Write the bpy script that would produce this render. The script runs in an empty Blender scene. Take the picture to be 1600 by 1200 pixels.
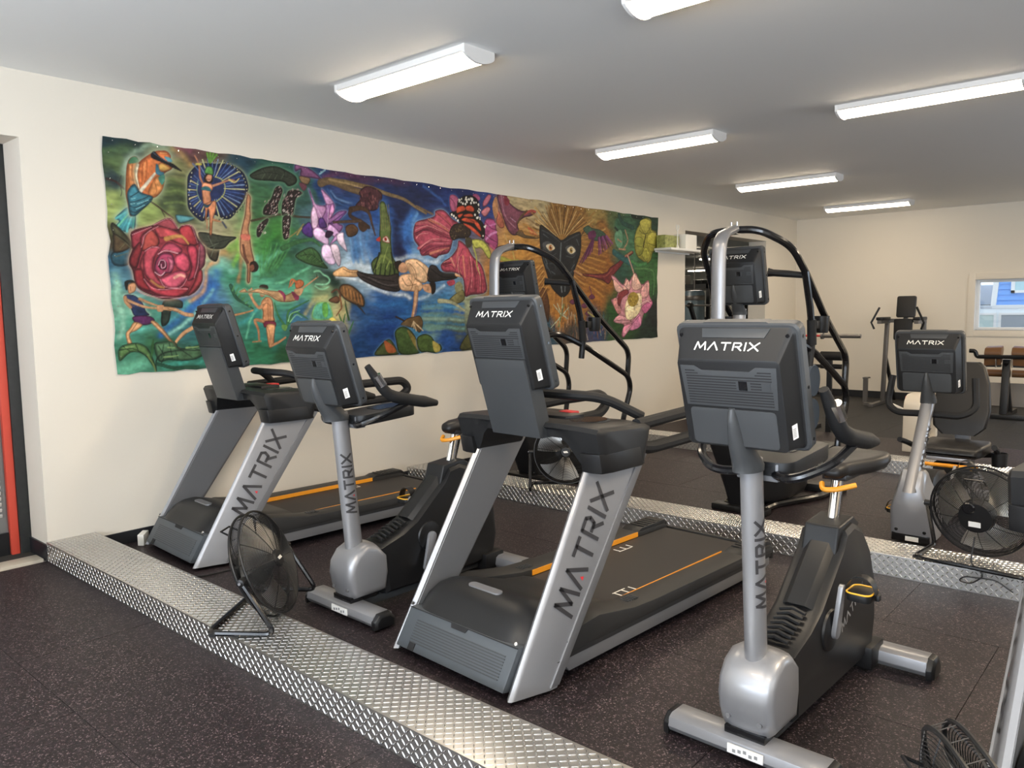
import bpy, bmesh, math, random
import numpy as np
from mathutils import Vector, Matrix
random.seed(7)
S = bpy.context.scene
COL = S.collection
# ------------------------------------------------------------------ camera
cam_d = bpy.data.cameras.new('camera'); cam = bpy.data.objects.new('camera', cam_d); COL.objects.link(cam)
cam_d.sensor_width = 36.0; cam_d.lens = 1227.27 * 36.0 / 1600.0; cam_d.clip_start = 0.05; cam_d.clip_end = 200
cam.matrix_world = Matrix(((0.75095313, -0.05203032, 0.65830255, 5.5475),
                           (0.66020667, 0.08032007, -0.74677697, 0.0),
                           (-0.01401986, 0.99541023, 0.09466738, 1.58),
                           (0, 0, 0, 1)))
S.camera = cam
# ------------------------------------------------------------------ world, daylight, exposure
w = bpy.data.worlds.new('sky'); S.world = w; w.use_nodes = True
bgn = w.node_tree.nodes['Background']; bgn.inputs[0].default_value = (0.74, 0.86, 1.0, 1); bgn.inputs[1].default_value = 1.9
S.view_settings.view_transform = 'Standard'; S.view_settings.look = 'None'
S.view_settings.gamma = 1; S.view_settings.use_curve_mapping = False
S.view_settings.exposure = -0.06
S.cycles.use_denoising = True
S.cycles.use_adaptive_sampling = True; S.cycles.adaptive_threshold = 0.03
S.cycles.max_bounces = 7; S.cycles.diffuse_bounces = 4; S.cycles.glossy_bounces = 3; S.cycles.transmission_bounces = 6
S.cycles.sample_clamp_indirect = 6.0; S.cycles.caustics_reflective = False; S.cycles.caustics_refractive = False

def area_light(name, loc, rot, sx, sy, power, color):
    d = bpy.data.lights.new(name, 'AREA'); d.shape = 'RECTANGLE'; d.size = sx; d.size_y = sy
    d.energy = power; d.color = color
    o = bpy.data.objects.new(name, d); COL.objects.link(o); o.location = loc; o.rotation_euler = rot
    return o
# daylight that comes in through the shop windows behind the camera (front wall) and in the right wall
for wx in (3.1, 5.6, 8.1):
    area_light('window_daylight', (wx, -3.0, 1.5), (math.radians(150), 0, 0), 2.2, 2.0, 285, (0.80, 0.885, 1.0))
for wy, wp, wc in ((1.2, 22, (1.0, 0.92, 0.82)), (9.4, 75, (0.66, 0.82, 1.0))):
    area_light('window_daylight', (9.4, wy, 1.6), (math.radians(90), 0, math.radians(90)), 2.4, 1.6, wp, wc)
# ceiling fixtures of the same kind further right and behind the camera
for (lx, ly) in ((3.96, 0.35), (6.2, 0.35), (6.2, 3.4), (6.2, 6.4), (6.2, 9.45), (6.2, 12.5)):
    area_light('ceiling_lamp', (lx, ly, 2.98), (0, 0, 0), 1.15, 0.18, 45 if ly < 1 else 72, (1.0, 0.80, 0.56))

for (lx, ly) in ((-3.0, 11.5), (-3.0, 15.85), (-4.2, 18.4), (-7.2, 23.0)):  # extra area lights added to brighten the next room, the first without a fixture
    area_light('next_room_fill', (lx, ly, 2.74), (0, 0, 0), 1.15, 0.18, 60, (1.0, 0.90, 0.76))
# ------------------------------------------------------------------ materials
MATS = {}
def mat(name, col, rough=0.5, metal=0.0, spec=0.5, noise=None, bump=None, emit=None, coat=0.0, alpha=None):
    if name in MATS: return MATS[name]
    m = bpy.data.materials.new(name); m.use_nodes = True
    nt = m.node_tree; b = nt.nodes['Principled BSDF']
    b.inputs['Base Color'].default_value = (*col, 1); b.inputs['Roughness'].default_value = rough
    b.inputs['Metallic'].default_value = metal; b.inputs['Specular IOR Level'].default_value = spec
    if coat: b.inputs['Coat Weight'].default_value = coat
    if emit: b.inputs['Emission Color'].default_value = (*emit[0], 1); b.inputs['Emission Strength'].default_value = emit[1]
    if noise:   # (scale, amount) small colour variation
        tc = nt.nodes.new('ShaderNodeTexCoord'); n = nt.nodes.new('ShaderNodeTexNoise'); n.inputs['Scale'].default_value = noise[0]
        n.inputs['Detail'].default_value = 4
        mx = nt.nodes.new('ShaderNodeMix'); mx.data_type = 'RGBA'
        mx.inputs[6].default_value = (*[c * (1 - noise[1]) for c in col], 1); mx.inputs[7].default_value = (*[min(1, c * (1 + noise[1])) for c in col], 1)
        nt.links.new(tc.outputs['Object'], n.inputs['Vector']); nt.links.new(n.outputs['Fac'], mx.inputs[0]); nt.links.new(mx.outputs[2], b.inputs['Base Color'])
    if bump:    # (scale, strength)
        tc = nt.nodes.new('ShaderNodeTexCoord'); n = nt.nodes.new('ShaderNodeTexNoise'); n.inputs['Scale'].default_value = bump[0]
        bp = nt.nodes.new('ShaderNodeBump'); bp.inputs['Strength'].default_value = bump[1]; bp.inputs['Distance'].default_value = 0.01
        nt.links.new(tc.outputs['Object'], n.inputs['Vector']); nt.links.new(n.outputs['Fac'], bp.inputs['Height']); nt.links.new(bp.outputs[0], b.inputs['Normal'])
    MATS[name] = m; return m

def rubber(name, base, flecks, density, rough):
    m = bpy.data.materials.new(name); m.use_nodes = True; nt = m.node_tree; b = nt.nodes['Principled BSDF']
    b.inputs['Roughness'].default_value = rough; b.inputs['Specular IOR Level'].default_value = 0.4
    tc = nt.nodes.new('ShaderNodeTexCoord'); prev = None
    for i, (fc, sc, th) in enumerate(flecks):
        v = nt.nodes.new('ShaderNodeTexVoronoi'); v.inputs['Scale'].default_value = sc
        wn = nt.nodes.new('ShaderNodeTexNoise'); wn.inputs['Scale'].default_value = sc * 0.8; wn.inputs['Detail'].default_value = 2
        mxv = nt.nodes.new('ShaderNodeMix'); mxv.data_type = 'RGBA'; mxv.inputs[0].default_value = 0.02
        nt.links.new(tc.outputs['Object'], mxv.inputs[6]); nt.links.new(wn.outputs['Color'], mxv.inputs[7]); nt.links.new(tc.outputs['Object'], wn.inputs['Vector'])
        nt.links.new(mxv.outputs[2], v.inputs['Vector'])
        sp = nt.nodes.new('ShaderNodeSeparateColor'); nt.links.new(v.outputs['Color'], sp.inputs[0])
        lt = nt.nodes.new('ShaderNodeMath'); lt.operation = 'LESS_THAN'; lt.inputs[1].default_value = th * density
        nt.links.new(sp.outputs[0], lt.inputs[0])
        mx = nt.nodes.new('ShaderNodeMix'); mx.data_type = 'RGBA'; mx.inputs[7].default_value = (*fc, 1)
        if prev is None: mx.inputs[6].default_value = (*base, 1)
        else: nt.links.new(prev, mx.inputs[6])
        nt.links.new(lt.outputs[0], mx.inputs[0]); prev = mx.outputs[2]
    nt.links.new(prev, b.inputs['Base Color'])
    n = nt.nodes.new('ShaderNodeTexNoise'); n.inputs['Scale'].default_value = 220
    bp = nt.nodes.new('ShaderNodeBump'); bp.inputs['Strength'].default_value = 0.25; bp.inputs['Distance'].default_value = 0.004
    nt.links.new(tc.outputs['Object'], n.inputs['Vector']); nt.links.new(n.outputs['Fac'], bp.inputs['Height']); nt.links.new(bp.outputs[0], b.inputs['Normal'])
    MATS[name] = m; return m

M_wall = mat('wall_paint', (0.755, 0.695, 0.595), 0.6, spec=0.25, bump=(60, 0.04))
M_ceil = mat('ceiling_paint', (0.90, 0.895, 0.87), 0.75, spec=0.2)
M_trimw = mat('white_trim', (0.80, 0.79, 0.76), 0.45)
M_base = mat('baseboard_black', (0.012, 0.013, 0.016), 0.45)
M_slab = mat('concrete_slab', (0.55, 0.52, 0.47), 0.8, noise=(6, 0.12))
M_rub = rubber('rubber_fleck', (0.0115, 0.0078, 0.0095), [((0.042, 0.026, 0.031), 270, 0.20), ((0.21, 0.155, 0.16), 230, 0.075), ((0.007, 0.005, 0.006), 150, 0.25)], 1.0, 0.50)
M_rubk = rubber('rubber_black', (0.012, 0.012, 0.013), [((0.04, 0.042, 0.048), 110, 0.08)], 1.0, 0.6)
M_plate = mat('diamond_plate', (0.66, 0.65, 0.63), 0.36, metal=1.0, noise=(3, 0.08))
M_lug = mat('diamond_lug', (0.80, 0.79, 0.77), 0.22, metal=1.0)
M_char = mat('charcoal_plastic', (0.0145, 0.0148, 0.0155), 0.42, spec=.30)
M_slate = mat('slate_plastic', (0.046, 0.049, 0.052), 0.42, spec=.38)
M_cover = mat('cover_slate', (0.070, 0.079, 0.088), 0.42, spec=.38)
M_black = mat('black_plastic', (0.009, 0.009, 0.0095), 0.40, spec=.4)
M_matte = mat('black_matte', (0.010, 0.010, 0.011), 0.75)
M_foam = mat('black_foam_grip', (0.010, 0.010, 0.0105), 0.6, spec=.3, bump=(400, 0.2))
M_gloss = mat('black_gloss', (0.008, 0.008, 0.009), 0.18)
M_silver = mat('silver_paint', (0.29, 0.29, 0.30), 0.36, metal=0.5, coat=0.2)
M_grey = mat('grey_paint', (0.17, 0.17, 0.175), 0.42, metal=0.3)
M_chrome = mat('chrome', (0.82, 0.82, 0.82), 0.12, metal=1.0)
M_alu = mat('blade_metal', (0.80, 0.78, 0.74), 0.30, metal=1.0)
M_orange = mat('orange_plastic', (0.85, 0.33, 0.02), 0.4)
M_letw = mat('letter_white', (0.85, 0.83, 0.76), 0.4)
M_letd = mat('letter_dark', (0.035, 0.033, 0.035), 0.45)
M_letg = mat('letter_grey', (0.26, 0.26, 0.27), 0.45)
M_red = mat('red_plastic', (0.55, 0.03, 0.03), 0.4)
M_white = mat('white_plastic', (0.82, 0.80, 0.74), 0.4)
M_sticker = mat('paper_sticker', (0.80, 0.80, 0.78), 0.6)
M_belt = mat('belt_rubber', (0.022, 0.019, 0.018), 0.6, noise=(40, 0.1))
M_rail = mat('rail_plastic', (0.022, 0.0215, 0.021), 0.5, spec=.35)
M_brown = mat('brown_vinyl', (0.16, 0.075, 0.03), 0.4)
M_vinyl = mat('black_vinyl', (0.012, 0.0112, 0.011), 0.42, spec=.35)
M_cream = mat('cream_paint', (0.70, 0.64, 0.54), 0.45)
M_steel = mat('grey_steel', (0.16, 0.15, 0.14), 0.4, metal=0.6)
M_teal = mat('blue_grey_vinyl', (0.12, 0.17, 0.20), 0.35)

# ------------------------------------------------------------------ mesh helpers
class MB:
    def __init__(s): s.v = []; s.f = []
    def add(s, vs, fs):
        o = len(s.v); s.v += [tuple(p) for p in vs]; s.f += [tuple(i + o for i in f) for f in fs]; return s
    def box(s, c, d, R=None):
        hx, hy, hz = d[0] / 2, d[1] / 2, d[2] / 2
        P = [(-hx, -hy, -hz), (hx, -hy, -hz), (hx, hy, -hz), (-hx, hy, -hz), (-hx, -hy, hz), (hx, -hy, hz), (hx, hy, hz), (-hx, hy, hz)]
        if R is not None: P = [tuple(R @ Vector(p)) for p in P]
        return s.add([(p[0] + c[0], p[1] + c[1], p[2] + c[2]) for p in P], [(0, 3, 2, 1), (4, 5, 6, 7), (0, 1, 5, 4), (1, 2, 6, 5), (2, 3, 7, 6), (3, 0, 4, 7)])
    def span(s, a, b): return s.box([(a[i] + b[i]) / 2 for i in range(3)], [abs(b[i] - a[i]) for i in range(3)])
    def prism(s, poly, axis, a0, a1):
        n = len(poly)
        def P(p, a): return {'x': (a, p[0], p[1]), 'y': (p[0], a, p[1]), 'z': (p[0], p[1], a)}[axis]
        return s.add([P(p, a0) for p in poly] + [P(p, a1) for p in poly],
                     [tuple(range(n - 1, -1, -1)), tuple(range(n, 2 * n))] + [(i, (i + 1) % n, n + (i + 1) % n, n + i) for i in range(n)])
    def loft(s, rings, cap0=True, cap1=True, closed=True):
        n = len(rings[0]); vs = [p for r in rings for p in r]; fs = []
        for k in range(len(rings) - 1):
            for i in range(n if closed else n - 1):
                j = (i + 1) % n; fs.append((k * n + i, k * n + j, (k + 1) * n + j, (k + 1) * n + i))
        if cap0: fs.append(tuple(range(n - 1, -1, -1)))
        if cap1: fs.append(tuple((len(rings) - 1) * n + i for i in range(n)))
        return s.add(vs, fs)
    def tube(s, path, r, n=10, closed=False, sx=1.0, up=None):
        P = [Vector(p) for p in path]; m = len(P); rings = []
        T = []
        for i in range(m):
            if closed: t = P[(i + 1) % m] - P[i - 1]
            else: t = P[min(i + 1, m - 1)] - P[max(i - 1, 0)]
            T.append(t.normalized() if t.length > 1e-9 else Vector((0, 0, 1)))
        ref = Vector(up) if up is not None else (Vector((0, 0, 1)) if abs(T[0].z) < 0.9 else Vector((1, 0, 0)))
        N = (ref - T[0] * ref.dot(T[0])).normalized()
        for i in range(m):
            if i: N = (N - T[i] * N.dot(T[i])).normalized()
            B = T[i].cross(N); rr = r[i] if isinstance(r, (list, tuple)) else r
            rings.append([tuple(P[i] + N * (math.cos(2 * math.pi * k / n) * rr) + B * (math.sin(2 * math.pi * k / n) * rr * sx)) for k in range(n)])
        if closed: rings.append(rings[0]); return s.loft(rings, False, False)
        return s.loft(rings)
    def lathe(s, prof, O=(0, 0, 0), A=(0, 0, 1), n=20, cap=True):
        A = Vector(A).normalized(); O = Vector(O); ref = Vector((1, 0, 0)) if abs(A.x) < 0.9 else Vector((0, 1, 0))
        U = (ref - A * ref.dot(A)).normalized(); V = A.cross(U)
        return s.loft([[tuple(O + A * h + U * (math.cos(2 * math.pi * k / n) * r) + V * (math.sin(2 * math.pi * k / n) * r)) for k in range(n)] for r, h in prof], cap, cap)
    def build(s, name, m, parent=None, bevel=0, seg=2, ang=32, smooth=True):
        me = bpy.data.meshes.new(name); me.from_pydata(s.v, [], s.f)
        bm = bmesh.new(); bm.from_mesh(me)
        bmesh.ops.recalc_face_normals(bm, faces=bm.faces)
        if bevel:
            es = [e for e in bm.edges if len(e.link_faces) == 2 and e.calc_face_angle(0) > math.radians(ang)]
            bmesh.ops.bevel(bm, geom=es, offset=bevel, segments=seg, affect='EDGES', profile=0.6, clamp_overlap=True)
        bm.to_mesh(me); bm.free()
        if smooth:
            me.shade_smooth(); me.set_sharp_from_angle(angle=math.radians(ang))
        if m is not None: me.materials.append(m)
        o = bpy.data.objects.new(name, me); COL.objects.link(o)
        if parent is not None: o.parent = parent
        return o

def fillet(pts, r, seg=5):
    P = [Vector(p) for p in pts]; out = [tuple(P[0])]
    for i in range(1, len(P) - 1):
        a = P[i - 1] - P[i]; b = P[i + 1] - P[i]; d = min(r, a.length * 0.49, b.length * 0.49)
        A = P[i] + a.normalized() * d; B = P[i] + b.normalized() * d
        for k in range(seg + 1):
            t = k / seg; out.append(tuple(A * (1 - t) ** 2 + P[i] * 2 * t * (1 - t) + B * t * t))
    out.append(tuple(P[-1])); return out
def rrect(u0, u1, v0, v1, r, n=4):
    out = []
    for cx, cy, a0 in ((u1 - r, v1 - r, 0), (u0 + r, v1 - r, 90), (u0 + r, v0 + r, 180), (u1 - r, v0 + r, 270)):
        for k in range(n + 1):
            a = math.radians(a0 + 90 * k / n); out.append((cx + r * math.cos(a), cy + r * math.sin(a)))
    return out
def ell(cu, cv, ru, rv, n=20): return [(cu + ru * math.cos(2 * math.pi * k / n), cv + rv * math.sin(2 * math.pi * k / n)) for k in range(n)]
class Fr:   # a local frame: origin + three axes
    def __init__(s, O, U, V, W): s.O, s.U, s.V, s.W = Vector(O), Vector(U), Vector(V), Vector(W)
    def __call__(s, u, v, w=0): return tuple(s.O + s.U * u + s.V * v + s.W * w)
def thing(name, label, cat, loc=(0, 0, 0), rz=0.0, group=None):
    o = bpy.data.objects.new(name, None); COL.objects.link(o); o.location = loc; o.rotation_euler = (0, 0, rz); o.empty_display_size = 0.1
    return tag(o, label, cat, group)
def tag(o, label, cat, group=None):
    o['label'] = label; o['category'] = cat
    if group: o['group'] = group
    return o
def struct(o): o['kind'] = 'structure'; return o
def dup(root, label, loc, rz=0.0, parent=None):
    c = root.copy(); COL.objects.link(c)
    if parent is None: c.location = loc; c.rotation_euler = (root.rotation_euler.x, root.rotation_euler.y, rz); c['label'] = label
    else: c.parent = parent
    for ch in list(root.children): dup(ch, None, None, parent=c)
    return c
LET = {'M': (1.36, [[(0, 0), (.2, 1), (.68, .22), (1.16, 1), (1.36, 0)]]), 'A': (1.2, [[(0, 0), (.6, 1), (1.2, 0)]]),
       'T': (1.15, [[(0, .93), (1.15, .93)], [(.57, .93), (.57, 0)]]), 'R': (1.1, [[(.08, 0), (.08, .93), (.85, .93), (1.02, .72), (.85, .45), (.3, .45)], [(.55, .45), (1.1, 0)]]),
       'I': (.16, [[(.08, 0), (.08, 1)]]), 'X': (1.2, [[(0, 0), (1.2, 1)], [(0, 1), (1.2, 0)]]), '-': (.4, [])}
def lettering(fr, width, m, parent, name='lettering', text='MATRIX', thick=0.10, accent=True, w=0.002, hk=1.0, sub=1):
    adv = []; x = 0
    for ch in text: adv.append(x); x += LET[ch][0] + 0.34
    tot = x - 0.34; k = width / tot; mb = MB(); kh = k * hk
    for ch, x0 in zip(text, adv):
        for pl in LET[ch][1]:
            for (a, b) in zip(pl[:-1], pl[1:]):
                ax, ay, bx, by = (a[0] + x0) * k, a[1] * kh, (b[0] + x0) * k, b[1] * kh
                L = math.hypot(bx - ax, by - ay); dx, dy = (bx - ax) / L, (by - ay) / L; t = thick * k
                ax -= dx * t * .5; ay -= dy * t * .5; bx += dx * t * .5; by += dy * t * .5
                q = [(ax - dy * t, ay + dx * t), (bx - dy * t, by + dx * t), (bx + dy * t, by - dx * t), (ax + dy * t, ay - dx * t)]
                for i in range(sub):
                    f0, f1 = i / sub, (i + 1) / sub; lp = lambda A, B, f: (A[0] + (B[0] - A[0]) * f, A[1] + (B[1] - A[1]) * f)
                    qq = [lp(q[0], q[1], f0), lp(q[0], q[1], f1), lp(q[3], q[2], f1), lp(q[3], q[2], f0)]
                    mb.add([fr(p[0] - width / 2, p[1] - kh / 2, w) for p in qq], [(0, 1, 2, 3)])
    o = mb.build(name, m, parent, smooth=False)
    return o, (adv, k, kh, tot)
# ================================================================== the setting
XR, YF, YB, ZC = 9.5, -3.2, 14.03, 3.085
def sbox(name, a, b, m, bevel=0, parent=None):
    o = MB().span(a, b).build(name, m, parent, bevel=bevel)
    return o if parent is not None else struct(o)
slab = sbox('floor', (-1.7, YF - .2, -0.25), (XR + .2, YB + .2, -0.012), M_slab)
def mats_row(y0, y1, x0, x1, seam, step, m):
    xs = [x0]; k = seam - step * 10
    while k < x1 - 0.05:
        if k > x0 + 0.05: xs.append(k)
        k += step
    xs.append(x1)
    for a, b in zip(xs[:-1], xs[1:]):
        MB().span((a + .001, y0 + .001, -0.0119), (b - .001, y1 - .001, 0.0)).build('rubber_mat', m, slab, bevel=0.0012, seg=1)
C1, C2, C3, CW, CH = 1.72, 4.788, 7.77, 0.30, 0.125
for (y0, y1, x0, seam, m) in ((YF, -1.9, 0, 1.0, M_rub), (-1.9, -.91, 0, .2, M_rub), (-.91, .09, 0, 1.3, M_rub), (.09, 1.087, 0, .4, M_rub), (1.087, C1, 0, 1.55, M_rub),
        (C1 + CW, 3.08, 0, 4.30, M_rub), (3.08, 4.085, 0, 4.912, M_rub), (4.085, C2, 0, 4.413, M_rub),
        (C2 + CW, 6.1, .05, .9, M_rub), (6.1, 7.1, .05, 2.1, M_rub), (7.1, C3, .05, 1.5, M_rub),
        (C3 + CW, 8.9, .10, .8, M_rub), (8.9, 9.86, .10, 1.9, M_rub),
        (9.86, 11.1, .10, 2.6, M_rubk), (11.1, 12.3, 0, 1.9, M_rubk), (12.3, YB, 0, 2.4, M_rubk)):
    mats_row(y0, y1, x0, XR, seam, 1.83, m)
# the room beyond the opening in the left wall
sbox('floor_annex', (-10, 8.0, -0.2), (-.301, 27.2, 0.0), M_rubk)
ceil = sbox('ceiling', (-1.7, YF - .2, ZC), (XR + .2, YB + .2, ZC + .2), M_ceil)
# left wall with the doorway (near) and the wide opening (far)
WT = 0.30; DY0, DY1, DZ = 0.55, 1.729, 2.68; OY0, OY1, OZ = 10.02, 12.73, 2.65
wl = MB()
wl.span((-WT, YF, 0), (0, DY0, ZC)).span((-WT, DY0, DZ), (0, DY1, ZC)).span((-WT, DY1, 0), (0, OY0, ZC)).span((-WT, OY0, OZ), (0, OY1, ZC)).span((-WT, OY1, 0), (0, YB, ZC))
struct(wl.build('wall_left', M_wall, smooth=False))
WX0, WX1, WZ0, WZ1 = 2.835, 4.35, 1.152, 1.938
wb = MB()
wb.span((-.3, YB, 0), (WX0, YB + .2, ZC)).span((WX1, YB, 0), (XR + .2, YB + .2, ZC)).span((WX0, YB, 0), (WX1, YB + .2, WZ0)).span((WX0, YB, WZ1), (WX1, YB + .2, ZC))
struct(wb.build('wall_back', M_wall, smooth=False))
wr = MB()   # right wall, two windows
ys = [YF, 0.0, 2.4, 8.2, 10.6, YB]
for i in range(5):
    if i in (1, 3): wr.span((XR, ys[i], 0), (XR + .2, ys[i + 1], .8)).span((XR, ys[i], 2.4), (XR + .2, ys[i + 1], ZC))
    else: wr.span((XR, ys[i], 0), (XR + .2, ys[i + 1], ZC))
struct(wr.build('wall_right', M_wall, smooth=False))
wf = MB()   # front wall behind the camera, three shop windows
xs = [0, 2.0, 4.2, 4.5, 6.7, 7.0, 9.2, XR]
for i in range(7):
    if i in (1, 3, 5): wf.span((xs[i], YF - .2, 0), (xs[i + 1], YF, .4)).span((xs[i], YF - .2, 2.6), (xs[i + 1], YF, ZC))
    else: wf.span((xs[i], YF - .2, 0), (xs[i + 1], YF, ZC))
struct(wf.build('wall_front', M_wall, smooth=False))
an = MB().span((-10.2, 8.0, 0), (-10, 27.2, 2.85)).span((-10, 8.0, 0), (-.3, 8.2, 2.85)).span((-10, 27, 0), (-.3, 27.2, 2.85)).span((-.3, YB + .2, 0), (-.1, 27.2, 2.85))
struct(an.build('wall_annex', mat('annex_paint', (0.62, 0.63, 0.60), 0.7), smooth=False))
sbox('ceiling_annex', (-10.2, 8.0, 2.85), (-.301, 27.2, 2.95), mat('annex_ceiling', (.55, .58, .58), .7))
# baseboards
bb = MB().span((0, YF, 0), (.012, DY0, .085)).span((0, C1 + CW, 0), (.012, C2, .085)).span((0, C2 + CW, 0.02), (.012, C3, .085)).span((0, C3 + CW, 0.02), (.012, OY0, .085)).span((0, OY1, 0), (.012, YB, .1))
bb.span((-WT, DY1 - .012, 0), (0, DY1, .105)).span((-WT, OY1 - .012, 0), (0, OY1, .1)).span((0, DY1 - .012, 0), (0.012, DY1 - .002, .1))
struct(bb.build('baseboard_left', M_base, smooth=False))
struct(MB().span((.012, YB - .012, 0), (XR, YB, .112)).build('baseboard_back', M_base, smooth=False))
# threshold strip of the doorway and a floor mat beyond it
struct(MB().span((-.17, DY0, -.012), (-.03, DY1 - .02, .012)).build('trim_1', mat('threshold', (0.52, 0.47, 0.38), 0.5), bevel=.004))
sbox('floor_entry', (-1.6, DY0 - .3, -0.0119), (-.18, DY1 + .3, 0.0), mat('entry_mat', (0.035, 0.034, 0.028), 0.9, noise=(60, .4)))
# door standing in the outer face of the doorway: black frame, red stile, steel leaf with louvres
d1 = struct(MB().span((-.42, 1.665, 0), (-.31, DY1 + .1, 2.9)).build('door_1', mat('door_black', (0.02, 0.021, 0.02), .5, noise=(30, .4)), bevel=.004))
MB().span((-.43, 1.615, 0), (-.325, 1.664, 2.9)).build('red_stile', mat('door_red', (0.62, 0.075, 0.045), .4), d1, bevel=.004)
MB().span((-.44, .55, 0), (-.36, 1.614, 2.9)).build('door_leaf', mat('door_steel', (0.22, .22, .22), .4, metal=.4), d1)
MB().span((-.359, .72, .16), (-.352, 1.605, 1.12)).build('louvre_panel', mat('door_grille', (0.20, .20, .19), .45, metal=.3), d1)
for i in range(17):
    MB().box((-.345, 1.15, .27 + i * .038), (.012, .86, .020), Matrix.Rotation(.5, 3, 'Y')).build('louvre', mat('louvre_light', (0.62, .60, .55), .4), d1)
MB().span((-.37, .55, 0), (-.345, 1.61, .15)).build('kick_plate', M_black, d1)
# annex back wall / hall darkness beyond the near doorway
struct(MB().span((-1.7, DY0 - .3, 0), (-1.6, DY1 + .3, ZC)).span((-1.6, DY0 - .4, 0), (-.3, DY0 - .3, ZC)).span((-1.6, DY1 + .3, 0), (-.3, DY1 + .4, ZC)).build('wall_entry', M_wall, smooth=False))
# back window
w1 = bpy.data.objects.new('window_1', None); COL.objects.link(w1); w1.location = (WX0, YB, WZ0); struct(w1)
WW, WH = WX1 - WX0, WZ1 - WZ0
cs = MB().span((-.095, -.018, -.095), (0, .0, WH + .095)).span((WW, -.018, -.095), (WW + .095, 0, WH + .095)).span((0, -.018, WH), (WW, 0, WH + .095)).span((0, -.018, -.095), (WW, 0, 0))
cs.build('casing', M_wall, w1, bevel=.003)
MB().span((0, .0, -.001), (WW, .16, .0)).span((0, 0, 0), (.001, .16, WH)).build('reveal', M_trimw, w1)
M_sash = mat('sash_white', (0.85, .87, .88), .4)
sh = MB().span((0, .10, 0), (.045, .16, WH)).span((WW - .045, .10, 0), (WW, .16, WH)).span((.045, .10, 0), (WW - .045, .16, .045)).span((.045, .10, WH - .045), (WW - .045, .16, WH))
sh.build('window_frame', M_sash, w1, bevel=.004)
gm = bpy.data.materials.new('window_glass'); gm.use_nodes = True; nt = gm.node_tree; nt.nodes.clear()
go = nt.nodes.new('ShaderNodeOutputMaterial'); gt = nt.nodes.new('ShaderNodeBsdfTransparent'); gg = nt.nodes.new('ShaderNodeBsdfGlossy'); gx = nt.nodes.new('ShaderNodeMixShader')
gg.inputs['Roughness'].default_value = .02; gx.inputs[0].default_value = .06
nt.links.new(gt.outputs[0], gx.inputs[1]); nt.links.new(gg.outputs[0], gx.inputs[2]); nt.links.new(gx.outputs[0], go.inputs[0])
MB().span((.045, .128, .045), (WW - .045, .132, WH - .045)).build('pane', gm, w1)
# ================================================================== diamond-plate curbs
def lug_mesh(length, hw, ht):
    # one raised lozenge: 6-point outline + 2 ridge points, centred at the origin, long axis x
    L = length / 2
    return [(-L, 0, 0), (-L * .45, -hw, 0), (L * .45, -hw, 0), (L, 0, 0), (L * .45, hw, 0), (-L * .45, hw, 0), (-L * .6, 0, ht), (L * .6, 0, ht)], \
           [(0, 1, 6), (1, 2, 7, 6), (2, 3, 7), (3, 4, 7), (4, 5, 6, 7), (5, 0, 6)]
LV, LF = lug_mesh(.027, .0027, .0022)
def curb(y, label, x1=XR):
    t = thing('diamond_plate_curb', label, 'step', (0, y, 0))
    MB().span((.001, .004, 0), (x1 - .004, CW - .004, CH - .004)).build('core', M_black, t)
    MB().span((.001, 0, CH - .004), (x1 - .004, CW, CH)).build('top_plate', M_plate, t, bevel=.002)
    MB().span((.001, 0, 0.001), (x1 - .004, .0038, CH - .0042)).build('front_plate', M_plate, t)
    MB().span((.001, CW - .0038, 0.001), (x1 - .004, CW, CH - .0042)).build('back_plate', M_plate, t)
    P = .0238; v = []; f = []
    def put(cx, cy, a, mode):
        ca, sa = math.cos(a), math.sin(a); o = len(v)
        for (x, yy, z) in LV:
            p, q = cx + ca * x - sa * yy, cy + sa * x + ca * yy
            v.append((p, q, CH + z) if mode == 0 else ((p, -z, q) if mode == 1 else (p, CW + z, q)))
        for fc in LF: f.append(tuple(i + o for i in fc))
    nx = int((7.2 if x1 > 7.2 else x1) / P)
    for i in range(nx):
        for j in range(int(CW / P)):
            put(.02 + i * P, .018 + j * P, math.radians(45 if (i + j) % 2 else -45), 0)
        for j in range(5): put(.02 + i * P, .014 + j * P, math.radians(45 if (i + j) % 2 else -45), 1)
    me = bpy.data.meshes.new('tread_lugs'); me.from_pydata(v, [], f); me.materials.append(M_lug)
    o = bpy.data.objects.new('tread_lugs', me); COL.objects.link(o); o.parent = t; o['kind'] = 'stuff'
    me.shade_flat()
    return t
curb(C1, 'nearest diamond-plate steel curb across the foreground, a floor fan standing on it')
curb(C2, 'diamond-plate steel curb in the middle, behind the treadmills and upright bikes')
curb(C3, 'farthest diamond-plate steel curb, behind the stair steppers and the recumbent bike')
# ================================================================== ceiling lights
M_lamp = mat('lamp_diffuser', (0.9, 0.88, 0.82), .4, emit=((1.0, 0.83, 0.62), 31.0))
M_lampb = mat('lamp_body', (0.80, 0.78, 0.75), .45)
def ceiling_light(x, y, label):
    t = thing('ceiling_light', label, 'light', (x, y, ZC), 0, 'wraparound ceiling lights')
    MB().prism([(-.125, 0), (.125, 0), (.125, -.036), (.105, -.046), (-.105, -.046), (-.125, -.036)], 'x', 0.015, 1.205).build('housing', M_lampb, t, bevel=.003)
    arc = [(-.112 + .224 * k / 12, -.044 - .038 * math.sin(math.pi * k / 12) ** .8) for k in range(13)]
    MB().prism(arc[::-1], 'x', .02, 1.20).build('diffuser', M_lamp, t)
    ec = [(-.127, 0), (.127, 0), (.127, -.038)] + [(p[0] * 1.1, p[1] - .004) for p in arc[::-1]] + [(-.127, -.038)]
    MB().prism(ec, 'x', 0, .018).build('end_cap', M_lampb, t); MB().prism(ec, 'x', 1.202, 1.22).build('end_cap', M_lampb, t)
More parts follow.
